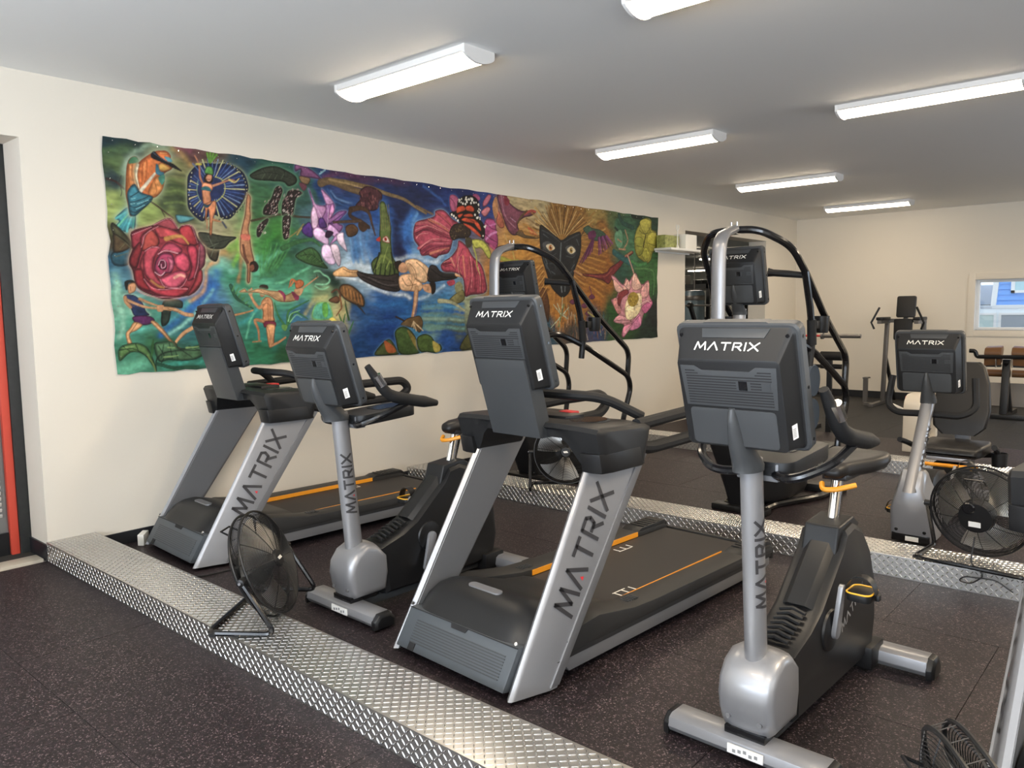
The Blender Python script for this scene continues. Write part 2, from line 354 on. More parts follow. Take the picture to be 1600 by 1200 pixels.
for (x, y, l) in ((1.10, 3.42, 'largest wraparound ceiling light, above the left half of the mural'),
                  (3.355, 3.45, 'white wraparound ceiling light cut off by the top edge of the picture'),
                  (1.10, 6.42, 'wraparound ceiling light above the right part of the mural, mid-picture'),
                  (3.355, 6.36, 'white wraparound ceiling light at the upper right, reaching nearly to the picture edge'),
                  (1.08, 9.45, 'small-looking ceiling light above the opening in the left wall, second farthest'),
                  (1.05, 12.55, 'smallest, farthest ceiling light, near the back wall corner')):
    ceiling_light(x, y, l)
# ================================================================== machines: shared console
def console(parent, O, tilt, neck, uw=1.0, base=None):
    """display unit seen from behind; u = across, v = up the panel, w = towards the user"""
    t = math.radians(tilt)
    K = .885
    fr = Fr(O, (K, 0, 0), (0, -K * math.sin(t), K * math.cos(t)), (0, math.cos(t), math.sin(t)))
    def ring(w, u, v0, v1, r): return [fr(p[0], p[1], w) for p in rrect(-u * uw, u * uw, v0, v1, r, 3)]
    sh = MB().loft([ring(-.100, .193, -.205, .130, .018), ring(-.098, .198, -.21, .137, .02), ring(-.022, .221, -.228, .222, .025), ring(-.018, .226, -.231, .228, .025)])
    c = sh.build('console', M_char, parent, ang=25)
    MB().loft([ring(-.018, .234, -.238, .236, .03), ring(-.012, .240, -.244, .242, .03), ring(.022, .240, -.244, .242, .03), ring(.034, .228, -.232, .230, .03)]).build('bezel', M_slate, c)
    MB().loft([ring(.0345, .21, -.20, .21, .01), ring(.0355, .21, -.20, .21, .01)]).build('screen', M_gloss, c)
    # top cap: lighter lip
    MB().loft([[fr(p[0], p[1], w) for p in ((-.14, .236), (.14, .236), (.12, .246), (-.12, .246))] for w in (-.012, .02)]).build('top_lip', M_slate, c)
    # raised top badge band outline on the slanted face
    A = Vector(fr(0, .222, -.022)); B = Vector(fr(0, .137, -.098)); d = (A - B); L = d.length; vv = d.normalized(); nn = fr.U.cross(vv).normalized()
    if nn.y > 0: nn = -nn
    lf = Fr(B, (K, 0, 0), vv, nn)
    MB().loft([[lf(p[0], p[1], h) for p in ((-.115, .076), (.125, .076), (.14, L + .002), (-.125, L + .002))] for h in (-.002, .003)]).build('badge_band', M_slate, c, bevel=.001)
    lettering(Fr(lf(-.01, .046), (1, 0, 0), vv, nn), .218, M_letw, c, w=.0015, hk=1.0, thick=.09)
    # vent field: a shallow panel with slots
    MB().loft([[fr(p[0], p[1], w) for p in ((-.178, -.045), (.178, -.045), (.186, .112), (.11, .112), (.085, .095), (-.10, .095), (-.13, .112), (-.186, .112))] for w in (-.098, -.1025)]).build('vent_panel', M_slate, c, bevel=.001)
    sl = MB()
    for i in range(13):
        v = -.035 + i * .0105
        a, b = -.165, .165
        if i >= 11: 
            for (a, b) in ((-.168, -.128 + (12 - i) * .012), (.115 - (12 - i) * .01, .165)):
                sl.add([fr(a, v, -.1032), fr(b, v, -.1032), fr(b, v + .0042, -.1032), fr(a, v + .0042, -.1032)], [(0, 1, 2, 3)])
            continue
        segs = [(a, b)] if i not in (6, 7, 8) else [(a, .03), (.085, .125)]
        for (a, b) in segs:
            P = [fr(a, v, -.1035), fr(b, v, -.1035), fr(b, v + .0042, -.1035), fr(a, v + .0042, -.1035)]
            sl.add(P + [tuple(Vector(p) + fr.W * .004) for p in P], [(0, 1, 2, 3), (0, 4, 5, 1), (1, 5, 6, 2), (2, 6, 7, 3), (3, 7, 4, 0)])
    sl.build('vent_slots', M_matte, c, smooth=False)
    MB().loft([[fr(p[0], p[1], w) for p in ((.04, .024), (.072, .024), (.072, .058), (.04, .058))] for w in (-.1025, -.104)]).build('port', M_gloss, c)
    MB().loft([[fr(p[0], p[1], w) for p in ((.130, .03), (.158, .03), (.158, .055), (.130, .055))] for w in (-.1025, -.104)]).build('port_cover', M_slate, c)
    # screws on the bezel edge and the sticker on the side
    for (u, v) in ((.2405, .19), (.2405, 0.0), (.2405, -.20), (-.2405, .19), (-.2405, 0), (-.2405, -.2)):
        s_ = 1 if u > 0 else -1
        MB().lathe([(.0055, -.002), (.0055, .0012)], Vector(fr(u * uw, v, .004)), fr.U * s_, 8).build('screw', M_gloss, c)
    for (u, v) in ((-.205, .205), (.205, .205)):
        MB().lathe([(.006, -.002), (.006, .003)], Vector(fr(u * uw, v, -.037)), fr.W * -1, 8).build('screw', M_gloss, c)
    a, b = Vector(fr(.193 * uw, 0, -.100)), Vector(fr(.221 * uw, 0, -.022)); sd = (b - a).normalized(); sn = sd.cross(fr.V).normalized()
    if sn.x < 0: sn = -sn
    sf = Fr(a, sd, fr.V, sn)
    MB().loft([[sf(p[0], p[1], h) for p in ((.022, -.17), (.052, -.17), (.052, -.115), (.022, -.115))] for h in (-.002, .0025)]).build('serial_sticker', M_sticker, c)
    bars = MB()
    for k in range(6):
        v = -.162 + k * .006
        bars.add([sf(.030, v, .003), sf(.044, v, .003), sf(.044, v + .003, .003), sf(.030, v + .003, .003)], [(0, 1, 2, 3)])
    bars.build('sticker_print', mat('print_grey', (.25, .25, .25), .6), c, smooth=False)
    if neck == 'fin':
        # ridge that swells out of the lower back and becomes the sleeve of the mast
        MB().loft([[fr(p[0], p[1], w) for p in rrect(-.168, .168, -.20, -.055, .015, 3)] for w in (-.099, -.1035)]).build('lower_panel', M_slate, c, bevel=.001)
        rings = []; A = Vector(fr(0, -.05, -.099)); by, bz, bu, bv = base
        for k in range(10):
            q = k / 8; qq = min(q, 1.0); z = A.z + (bz - A.z) * qq - (.02 if q > 1 else 0); y = A.y + (by - A.y) * qq ** 1.35
            ru = .010 + (bu - .010) * qq ** .9; rv = .012 + (bv - .012) * qq ** .75
            dz = fr.W * (1 - qq) + Vector((0, 1, 0)) * qq
            rings.append([tuple(Vector((p[0], y, z)) + dz * p[1]) for p in ell(0, 0, ru, rv, 20)])
        MB().loft(rings).build('mast_sleeve', M_slate, c)
    return c, fr
def logo_dot(fr, info, width, parent, w=.0035):
    adv, k, kh, tot = info; x = (adv[1] + .6) * k - width / 2; y = kh * .16 - kh / 2; r = k * .13
    return MB().add([fr(x - r, y - r, w), fr(x + r, y - r, w), fr(x, y + r, w)], [(0, 1, 2)]).build('logo_dot', mat('logo_red', (.65, .03, .04), .4), parent, smooth=False)
# ================================================================== treadmill
def make_treadmill(label, loc, rz):
    t = thing('treadmill', label, 'treadmill', loc, rz, 'treadmills')
    # --- uprights: blades toed outwards, leaning back
    def yf(z): return .03 + .60 * z
    for s in (-1, 1):
        rings = []
        for q in range(9):
            z = .02 + (.93 - .02) * q / 8; f = q / 8
            y0 = yf(z); dep = .235 + .13 * f; xo = .385 - .02 * f
            # plan section: front edge rounded, outer face runs outwards to the rear
            sec = [(xo - .030, y0 + .012), (xo - .012, y0 - .003), (xo, y0 + .004), (xo + .006, y0 + .02), (xo + .048, y0 + dep - .05), (xo + .050, y0 + dep - .01), (xo + .040, y0 + dep), (xo - .008, y0 + dep), (xo - .020, y0 + dep - .02)]
            rings.append([(s * p[0], p[1], z) for p in sec])
        up = MB().loft(rings).build('upright', M_silver, t, ang=40)
        rs = []
        for q in range(9):
            z = .03 + (.92 - .03) * q / 8; f = q / 8; y0 = yf(z) + .235 + .13 * f; xo = .385 - .02 * f
            rs.append([(s * p[0], p[1], z) for p in ((xo + .030, y0 - .058), (xo + .0535, y0 - .058), (xo + .0535, y0 - .004), (xo + .030, y0 + .004))])
        MB().loft(rs).build('rear_strip', M_grey, up, bevel=.002)
        # inner face: darker insert
        ri = []
        for q in range(9):
            z = .05 + (.90 - .05) * q / 8; f = q / 8; y0 = yf(z); dep = .235 + .13 * f; xo = .385 - .02 * f
            ri.append([(s * p[0], p[1], z) for p in ((xo - .029, y0 + .022), (xo - .0325, y0 + .024), (xo - .0245, y0 + dep - .025), (xo - .019, y0 + dep - .025))])
        MB().loft(ri).build('inner_face', M_grey, up)
        # lettering on the outer face, running up the blade
        z0, z1 = .31, .79
        def face(z, f_): 
            q = (z - .02) / .91; y0 = yf(z); dep = .235 + .13 * q; xo = .385 - .02 * q
            a = Vector((s * (xo + .006), y0 + .02, z)); b = Vector((s * (xo + .048), y0 + dep - .05, z)); return a.lerp(b, f_)
        p0, p1 = face(z0, .50), face(z1, .45); U = (p1 - p0).normalized(); mid = (p0 + p1) / 2
        acr = (face((z0 + z1) / 2, 0) - face((z0 + z1) / 2, 1)); V = (acr - U * acr.dot(U)).normalized()
        if s < 0: U, V = U, V
        N = U.cross(V).normalized()
        if N.x * s < 0: N = -N
        if s < 0: V = -V
        wd = (p1 - p0).length
        fr = Fr(mid, U, V, N); o, info = lettering(fr, wd, M_letd, up, thick=.12, hk=1.45, w=.003)
        logo_dot(fr, info, wd, up)
    # --- motor cover
    prof = [(.115, .175), (.135, .205), (.165, .245), (.21, .290), (.27, .318), (.34, .322), (.43, .300), (.54, .262), (.66, .228), (.80, .205), (.82, .18), (.82, .10), (.2, .10)]
    rings = []
    for q in range(17):
        x = -.345 + .69 * q / 16; e = abs(x) / .345; drop = .045 * max(0, (e - .55) / .45) ** 2 + .0
        rings.append([(x, y + .03 * max(0, (e - .8) / .2) ** 2, (z - drop * (1 if z > .2 else .3))) for (y, z) in prof])
    MB().loft(rings).build('motor_hood', M_char, t, ang=30)
    lp = MB().prism([(.035, .048), (.065, .04), (.60, .04), (.60, .11), (.19, .20), (.13, .205)], 'x', -.348, .348).build('lower_cover', M_cover, t, bevel=.006)
    # ridges on the sloping lower cover, parallel to its face
    A = Vector((0, .036, .05)); B = Vector((0, .13, .204)); vv = (B - A).normalized(); nn = Vector((0, -vv.z, vv.y)); pf = Fr(A, (1, 0, 0), vv, nn)
    rg = MB()
    for i in range(9):
        v = .035 + i * .012
        rg.loft([[pf(p[0], p[1], h) for p in ((-.27, v), (.30, v), (.30, v + .005), (-.27, v + .005))] for h in (-.001, .003)])
    rg.build('ridges', M_slate, lp)
    MB().loft([[pf(p[0], p[1], h) for p in ((-.06, .178), (.05, .178), (.04, .158), (-.05, .158))] for h in (-.003, .0035)]).build('latch_recess', M_matte, lp)
    MB().loft([[pf(p[0], p[1], h) for p in ((-.345, .1765), (.345, .1765), (.345, .181), (-.345, .181))] for h in (-.003, .004)]).build('seam', M_matte, lp)
    MB().loft([[pf(p[0], p[1], h) for p in ((-.265, .0), (-.225, .0), (-.225, .035), (-.265, .035))] for h in (-.003, .004)]).build('cord_notch', M_matte, lp)
    for x in (-.335, .335): MB().lathe([(.008, 0), (.008, .006)], pf(x, .195, .004), nn, 10).build('screw', M_chrome, lp)
    npf = Fr((-.02, .30, .3225), (1, 0, 0), (0, 1, 0.02), (0, 0, 1))
    MB().loft([[npf(p[0], p[1], h) for p in rrect(-.10, .10, -.022, .022, .02, 4)] for h in (-.008, .004)]).build('nameplate', M_silver, t)
    # --- deck
    MB().span((-.36, .45, .04), (.36, 2.10, .145)).build('deck_frame', M_matte, t, bevel=.006)
    for s in (-1, 1):
        MB().prism([(.36, .055), (2.12, .055), (2.17, .075), (2.17, .118), (.30, .118)], 'x', *sorted((s * .362, s * .425))).build('side_skirt', M_grey, t, bevel=.006)
        MB().prism([(.28, .118), (2.18, .118), (2.18, .138), (.36, .138)], 'x', *sorted((s * .362, s * .430))).build('under_rail', M_matte, t)  # matte black strip between the skirt and the side rail
        # side rail: rises at the motor hood, textured foot pad at the rear
        rail = [(.34, .19), (.44, .235), (.56, .245), (.70, .222), (.82, .203), (1.0, .195), (1.9, .190), (2.16, .188), (2.20, .17), (2.20, .136), (.34, .136)]
        r = MB().prism(rail, 'x', *sorted((s * .290, s * .432))).build('side_rail', M_rail, t, bevel=.007)
        MB().prism([(1.86, .186), (1.92, .206), (2.17, .212), (2.20, .19), (2.20, .17)], 'x', *sorted((s * .296, s * .420))).build('rear_pad', M_char, r, bevel=.004)
        for i in range(5): MB().box((s * .355, 1.95 + i * .04, .211), (.10, .014, .004)).build('grip_rib', M_rail, r)
        for i in range(5): MB().box((s * .345, .86 + i * .018, .203), (.05, .007, .004), Matrix.Rotation(-.1, 3, 'X')).build('grip_rib', M_slate, r)
        MB().span((s * .2855, .90, .166), (s * .2898, 1.86, .1945)).build('stripe', M_orange, r)
        lg = MB()
        for i in range(3): lg.box((s * .425, 2.04 + i * .03, .09), (.004, .008, .06), Matrix.Rotation(-.35, 3, 'X'))
        lg.build('side_mark', M_letd, t)
    b = MB().prism([(.70, .165), (2.15, .165), (2.185, .150), (2.19, .12), (2.15, .095), (.70, .12)], 'x', -.279, .279).build('running_belt', M_belt, t, ang=60)
    tk = MB()
    for i in range(3):
        tk.box((.215, .98 + i * .06, .1655), (.05, .008, .001)).box((-.215, 1.55 + i * .06, .1655), (.05, .008, .001))
    tk.box((.19, 1.02, .1655), (.006, .10, .001)).box((-.19, 1.6, .1655), (.006, .12, .001))
    tk.build('tick_marks', M_letw, b, smooth=False)
    MB().span((-.43, 2.19, .10), (.43, 2.215, .165)).build('rear_cover', M_rail, t, bevel=.006)
    for (x, y) in ((-.33, .20), (.33, .20)): MB().lathe([(.036, -.02), (.036, .02)], (x, y, .036), (1, 0, 0), 16).build('wheel', M_black, t)
    for (x, y) in ((-.33, 2.02), (.33, 2.02)): MB().lathe([(.03, 0), (.03, .015), (.012, .02), (.012, .06)], (x, y, 0), (0, 0, 1), 14).build('levelling_foot', M_black, t)
    # --- console bridge (arch between the uprights)
    rings = []
    xs_ = [.457, .452, .44, .41, .37, .345, .325, .30, .27, .235, .19, .10, 0]
    for x in [-v for v in xs_] + xs_[-2::-1]:
        a = abs(x); e = a / .457; q = min(1, max(0, (.345 - a) / .11)); q = q * q * (3 - 2 * q)
        zb = .885 + (1.008 - .885) * q; ins = .05 if a > .455 else (.02 if a > .45 else 0)
        yt = .512 + .02 * e * e + ins; yb_ = .80 + .125 * min(1, e * 1.3) - ins; zt = 1.076 - .012 * e ** 4 - ins * .35
        yb0 = yt + .028 * (1 - q) + .02
        rings.append([(x, yb0, zb), (x, yt + .016, (zb + zt) / 2), (x, yt - .004, zt - .022), (x, yt + .010, zt - .004), (x, yt + .035, zt), (x, yb_ - .05, zt - .010), (x, yb_, zt - .030), (x, yb_ - .02, (zb + zt) / 2 - .01), (x, yb_ - .045, zb)])
    br = MB().loft(rings).build('bridge', M_char, t, ang=38)
    for s in (-1, 1):   # caps over the upright tops
        MB().loft([[(s * p[0], p[1] - (z - .872) * .22, z) for p in ((.345, .548), (.40, .545), (.445, .56), (.458, .62), (.459, .84), (.44, .885), (.40, .892), (.345, .88))] for z in (.868, .90, .955)]).build('upright_cap', M_black, t, bevel=.004, ang=50)
        MB().loft([[(x_, y_, z) for (x_, y_) in ell(s * .245, .72, .075, .10, 24)] for z in (1.060, 1.073)]).build('bottle_pocket', M_gloss, br)
        MB().loft([[(x_, y_, z) for (x_, y_) in ell(s * .245, .72, .09, .115, 24)] for z in (1.058, 1.069)]).build('pocket_rim', M_slate, br)
        # long side handrail loop
        hp = fillet([(s * .41, .86, 1.045), (s * .415, 1.30, 1.065), (s * .415, 1.66, 1.065), (s * .415, 1.72, 1.0), (s * .415, 1.64, .945), (s * .41, .95, .925), (s * .40, .82, .96)], .06, 5)
        MB().tube(hp, .030, 10).build('handrail', M_foam, t)
    # front handlebar behind the display
    MB().tube(fillet([(-.33, 1.02, 1.06), (-.22, .86, 1.16), (-.12, .74, 1.175), (.12, .74, 1.175), (.22, .86, 1.16), (.33, 1.02, 1.06)], .08, 5), .024, 10).build('handlebar', M_foam, t)
    MB().span((.02, .77, 1.062), (.10, .83, 1.09)).build('safety_key', M_red, t, bevel=.006)
    MB().span((-.16, .66, 1.05), (.16, .80, 1.085)).build('keypad', M_black, t, bevel=.01)
    # --- console and its neck
    c, fr = console(t, (0, .479, 1.431), 16.7, 'panel')
    nk = [[fr(p[0], p[1], w) for p in ((-.174, -.05), (.174, -.05), (.176, -.12), (.172, -.47), (-.172, -.47), (-.176, -.12))] for w in (-.112, -.085, -.03)]
    MB().loft(nk).build('neck', M_slate, t, bevel=.005)
    MB().loft([[(p[0], p[1], z) for p in ((-.150, .50), (.150, .50), (.16, .72), (-.16, .72))] for z in (1.0, 1.07)]).build('neck_base', M_slate, t, bevel=.005)
    return t
T2 = make_treadmill('silver and charcoal treadmill in the centre foreground, framing a floor fan under its console', (3.165, 2.205, 0), math.radians(-3))
T1 = dup(T2, 'silver and charcoal treadmill by the mural wall, farthest left', (.575, 2.20, 0), math.radians(-3))
T3 = dup(T2, 'treadmill at the right edge, only its silver upright and black cap in view', (5.545, 2.255, 0), math.radians(-2))
# ================================================================== upright bike
def pedal_parts(parent, ax, crank_end, s, pw=.09):
    """crank arm from axle to crank_end (y,z) at side s, pedal with strap"""
    x0 = s * ax
    a = Vector((x0, *crank_end[0])); b = Vector((x0 + s * .012, *crank_end[1]))
    cr = MB().loft([[tuple(p) for p in ring] for ring in _crank(a, b, s)]).build('crank', M_silver, parent, bevel=.002)
    c = b + Vector((s * (.02 + pw / 2), .03, -.015))
    pd = MB().loft([[(c.x + p[0], c.y + p[1], c.z + h) for p in rrect(-pw / 2, pw / 2, -.055, .06, .025, 4)] for h in (-.018, .012)]).build('pedal', M_black, parent, bevel=.004)
    MB().tube([(c.x + p[0], c.y + p[1], c.z + .013) for p in rrect(-pw / 2, pw / 2, -.055, .06, .025, 4)], .0035, 6, closed=True).build('pedal_trim', mat('pedal_yellow', (.80, .42, .03), .4), pd)
    pts = [(c.x - pw / 2 - .006, c.y, c.z - .01)] + [(c.x - math.cos(math.radians(k)) * (pw / 2 + .008), c.y, c.z + .008 + math.sin(math.radians(k)) * .06) for k in range(0, 181, 15)] + [(c.x + pw / 2 + .008, c.y, c.z - .012)]
    st = MB()
    st.loft([[(p[0], p[1] - .022, p[2]), (p[0], p[1] + .022, p[2]), (p[0] , p[1] + .022, p[2] + .004), (p[0], p[1] - .022, p[2] + .004)] for p in pts])
    st.build('pedal_strap', M_black, pd)
    MB().box((c.x + s * (pw / 2 + .012), c.y + .01, c.z - .005), (.014, .03, .022)).build('strap_buckle', M_black, pd, bevel=.003)
def _crank(a, b, s):
    d = (b - a).normalized(); n = Vector((s, 0, 0)); p = d.cross(n).normalized(); out = []
    for h in (-.008, .010):
        ring = []
        for k in range(9):
            an = math.pi / 2 + math.pi * k / 8; ring.append(a + (d * math.cos(an) + p * math.sin(an)) * .028 + n * h)
        for k in range(9):
            an = -math.pi / 2 + math.pi * k / 8; ring.append(b + (d * math.cos(an) + p * math.sin(an)) * .016 + n * h)
        out.append(ring)
    return out
def foot_bar(t, y0, y1, half, z0, z1, label_sticker=False, caps=True):
    f = MB().prism([(y0 + .012, z0), (y1 - .012, z0), (y1, z0 + .02), (y1 - .008, z1 - .012), (y1 - .03, z1), (y0 + .03, z1), (y0 + .008, z1 - .012), (y0, z0 + .02)], 'x', -half + .03, half - .03).build('stabiliser', M_silver, t, bevel=.003)
    for s in (-1, 1):
        rr = [[(s * x, yy, zz) for (yy, zz) in pr] for x, pr in ((half - .032, [(y0, z0 - .012), (y1, z0 - .012), (y1 + .002, z0 + .03), (y1 - .03, z1 + .003), (y0 + .03, z1 + .003), (y0 - .002, z0 + .03)]), (half - .01, [(y0 + .004, z0 - .012), (y1 - .004, z0 - .012), (y1 - .004, z0 + .03), (y1 - .035, z1 - .004), (y0 + .035, z1 - .004), (y0 + .004, z0 + .03)]), (half, [(y0 + .02, z0 - .006), (y1 - .02, z0 - .006), (y1 - .02, z0 + .025), (y1 - .04, z1 - .018), (y0 + .04, z1 - .018), (y0 + .02, z0 + .025)]))]
        MB().loft(rr).build('end_cap', M_black, t, bevel=.003)
    return f
def make_bike(label, loc, rz, near=((.56, .33), (.575, .50)), far=((.56, .33), (.545, .16))):
    t = thing('upright_exercise_bike', label, 'exercise bike', loc, rz, 'upright exercise bikes')
    f1 = foot_bar(t, .0, .135, .315, .022, .085)
    MB().box((.02, -.0025, .052), (.13, .006, .032)).build('rating_sticker', M_sticker, f1)
    pr = MB()
    for i in range(5): pr.box((-.02 + .02 * i, -.0058, .048 + .004 * (i % 3)), (.012, .0006, .012))
    pr.build('sticker_print', mat('print_grey', (.25, .25, .25), .6), f1)
    foot_bar(t, 1.06, 1.19, .34, .022, .095)
    MB().span((-.12, .98, .02), (.12, 1.14, .12)).build('rear_block', M_black, t, bevel=.015)
    MB().span((-.05, .10, .03), (.05, 1.06, .075)).build('bottom_rail', M_slate, t, bevel=.01)
    # rounded silver shroud at the front
    rings = []
    pf = [(.045, .10), (.02, .16), (.008, .225), (.018, .29), (.06, .345), (.13, .375), (.20, .365), (.265, .30), (.272, .20), (.255, .10)]
    cx, cy = sum(p[0] for p in pf) / len(pf), sum(p[1] for p in pf) / len(pf)
    for (x, k) in ((-.103, .72), (-.098, .86), (-.082, .95), (-.05, 1.0), (0, 1.015), (.05, 1.0), (.082, .95), (.098, .86), (.103, .72)):
        rings.append([(x, cx + (y - cx) * k + .03 * (1 - k), cy + (z - cy) * k) for (y, z) in pf])
    sh = MB().loft(rings).build('front_shroud', M_silver, t, ang=50)
    for x in (-.055, .06): MB().lathe([(.009, 0), (.009, .01)], (x, .017 + abs(x) * .16, .155), (0, -1, .1), 10).build('screw', M_grey, sh)
    MB().span((-.075, .03, .083), (.075, .20, .112)).build('shroud_gap', M_gloss, t, bevel=.004)
    for x in (-.03, .0, .03): MB().lathe([(.008, 0), (.008, .012)], (x, .045, .088), (0, 0, 1), 6).build('bolt', M_chrome, t)
    # mast: oval tube
    mr = []
    for q in range(6):
        f = q / 5; z = .33 + (1.07 - .33) * f; y = .118 - .065 * f
        mr.append([(p[0], y + p[1], z) for p in ell(0, 0, .036, .050 - .004 * f, 24)])
    ms = MB().loft(mr).build('mast', M_silver, t)
    # lettering up the right-hand side of the mast
    def fr(u, v, w):      # wrapped round the oval mast, reading upwards
        z = .70 + u; f = (z - .33) / .74; th = math.radians(-14) - v / .042
        return ((.036 + w) * math.cos(th), .118 - .065 * f + (.050 - .004 * f + w) * math.sin(th), z)
    o, info = lettering(fr, .31, M_letd, ms, thick=.13, hk=1.25, w=.0016, sub=6)
    logo_dot(fr, info, .31, ms, .0024)
    # main body shell
    body = [(.20, .33), (.36, .375), (.47, .43), (.70, .625), (.74, .685), (.82, .70), (.93, .655), (1.03, .55), (1.10, .40), (1.12, .22), (1.09, .10), (.95, .065), (.25, .075), (.24, .20)]
    bd = MB()
    bd.loft([[(x, .62 + (y - .62) * k, .35 + (z - .35) * k) for (y, z) in body] for (x, k) in ((-.092, .93), (-.078, .985), (-.055, 1.0), (.055, 1.0), (.078, .985), (.092, .93))])
    b = bd.build('body', M_black, t, ang=28)
    # lighter spine on the sloping top edge and the seat-tube collar
    sp = [(.46, .435), (.69, .63), (.72, .61), (.49, .415)]
    MB().loft([[(x, y + dy, z + dz) for (y, z) in sp] for x, dy, dz in ((-.066, .012, -.012), (-.035, -.008, .008), (.035, -.008, .008), (.066, .012, -.012))]).build('spine', M_char, b, bevel=.003)
    MB().loft([[(x, y, z) for (y, z) in ((.665, .585), (.70, .70), (.86, .715), (.93, .67), (.78, .58))] for x in (-.070, -.06, .06, .070)]).build('seat_tube_collar', M_char, b, bevel=.012, seg=3)
    st = MB()
    for i in range(7): st.tube([(-.05, .27 + i * .026, .362 + i * .010), (.0, .27 + i * .026, .376 + i * .010), (.05, .27 + i * .026, .362 + i * .010)], .008, 6)
    st.build('step_ribs', M_char, b)
    MB().lathe([(.014, 0), (.014, .006)], (.079, .74, .60), (1, 0, 0), 12).build('screw', M_gloss, b)
    for s in (-1, 1): MB().lathe([(.085, 0), (.078, .012), (.03, .02)], (s * .088, .56, .33), (s, 0, 0), 24).build('crank_boss', M_black, b)
    fr = Fr((.0935, .80, .355), Vector((0, .90, .42)).normalized(), Vector((0, -.42, .90)).normalized(), (1, 0, 0))
    lettering(fr, .26, M_letg, b, thick=.12, hk=1.2, w=.001)
    pedal_parts(t, .115, near, 1)
    pedal_parts(t, .115, far, -1)
    MB().tube(fillet([(0, 1.10, .16), (0, 1.16, .17), (0, 1.17, .25), (0, 1.11, .27)], .03, 4), .009, 8).build('transport_handle', M_black, t)
    # seat post, lever, saddle
    dx = Vector((0, .07, .30)).normalized()
    MB().loft([[(p[0], .80 + p[1] + .067 * q, .63 + .24 * q) for p in ell(0, 0, .022, .032, 16)] for q in (0, 1)]).build('seat_post', M_chrome, t)
    MB().loft([[(p[0], .838 + p[1] + .067 * q, .66 + .20 * q) for p in ((-.008, -.004), (.008, -.004), (.008, .004), (-.008, .004))] for q in (0, 1)]).build('post_scale', M_gloss, t)
    MB().tube(fillet([(-.045, .81, .845), (-.03, .775, .825), (.02, .785, .83), (.085, .83, .85)], .02, 4), .011, 8).build('seat_lever', M_orange, t)
    MB().span((-.05, .82, .86), (.05, 1.0, .885)).build('saddle_clamp', M_black, t, bevel=.006)
    rings = []
    for (y, hw, z0, z1) in ((.775, .020, .888, .905), (.79, .040, .872, .925), (.84, .055, .868, .938), (.92, .075, .868, .938), (.99, .112, .872, .940), (1.06, .135, .880, .948), (1.12, .130, .892, .950), (1.15, .10, .905, .945)):
        rings.append([(p[0], y, p[1]) for p in rrect(-hw, hw, z0, z1, min(.5 * (z1 - z0), hw) * .95, 4)])
    MB().loft(rings).build('saddle', M_vinyl, t, ang=60)
    # tray behind the display and the handlebars
    MB().loft([[(p[0], p[1], z + (p[1] - .12) * .06) for p in rrect(-.115, .115, .10, .48, .05, 4)] for z in (1.0, 1.055)]).build('tray', M_char, t, bevel=.006)
    MB().loft([[(p[0], p[1], z + (p[1] - .12) * .06) for p in rrect(-.06, .06, .26, .44, .02, 4)] for z in (1.04, 1.058)]).build('tray_pocket', M_gloss, t)
    MB().span((-.075, .10, .985), (.075, .16, 1.05)).build('bar_bracket', M_grey, t, bevel=.006)
    for s in (-1, 1):
        MB().tube(fillet([(s * .05, .12, 1.01), (s * .14, .05, 1.01), (s * .24, .13, 1.06), (s * .262, .32, 1.125)], .06, 5), .016, 10).build('handlebar', M_gloss, t)
        g = MB().tube(fillet([(s * .265, .48, 1.095), (s * .262, .34, 1.120), (s * .258, .165, 1.160), (s * .235, .06, 1.315)], .06, 6), [.016] + [.030] * 5 + [.030] * 5 + [.027] * 4 + [.016], 12)
        g.build('grip', M_foam, t)
        MB().tube([(s * .2645, .130, 1.215), (s * .2575, .097, 1.268)], .0225, 10).build('pulse_plate', M_chrome, t)
    c, cf = console(t, (0, -.008, 1.325), 17, 'fin', base=(.034, 1.050, .046, .074))
    return t
B2 = make_bike('upright exercise bike in the right foreground, largest of the bikes', (4.42, 2.44, 0), math.radians(-1))
B1 = make_bike('upright exercise bike between the two left treadmills, in front of the mural', (2.255, 2.345, 0), math.radians(-1), ((.56, .33), (.50, .17)), ((.56, .33), (.62, .49)))
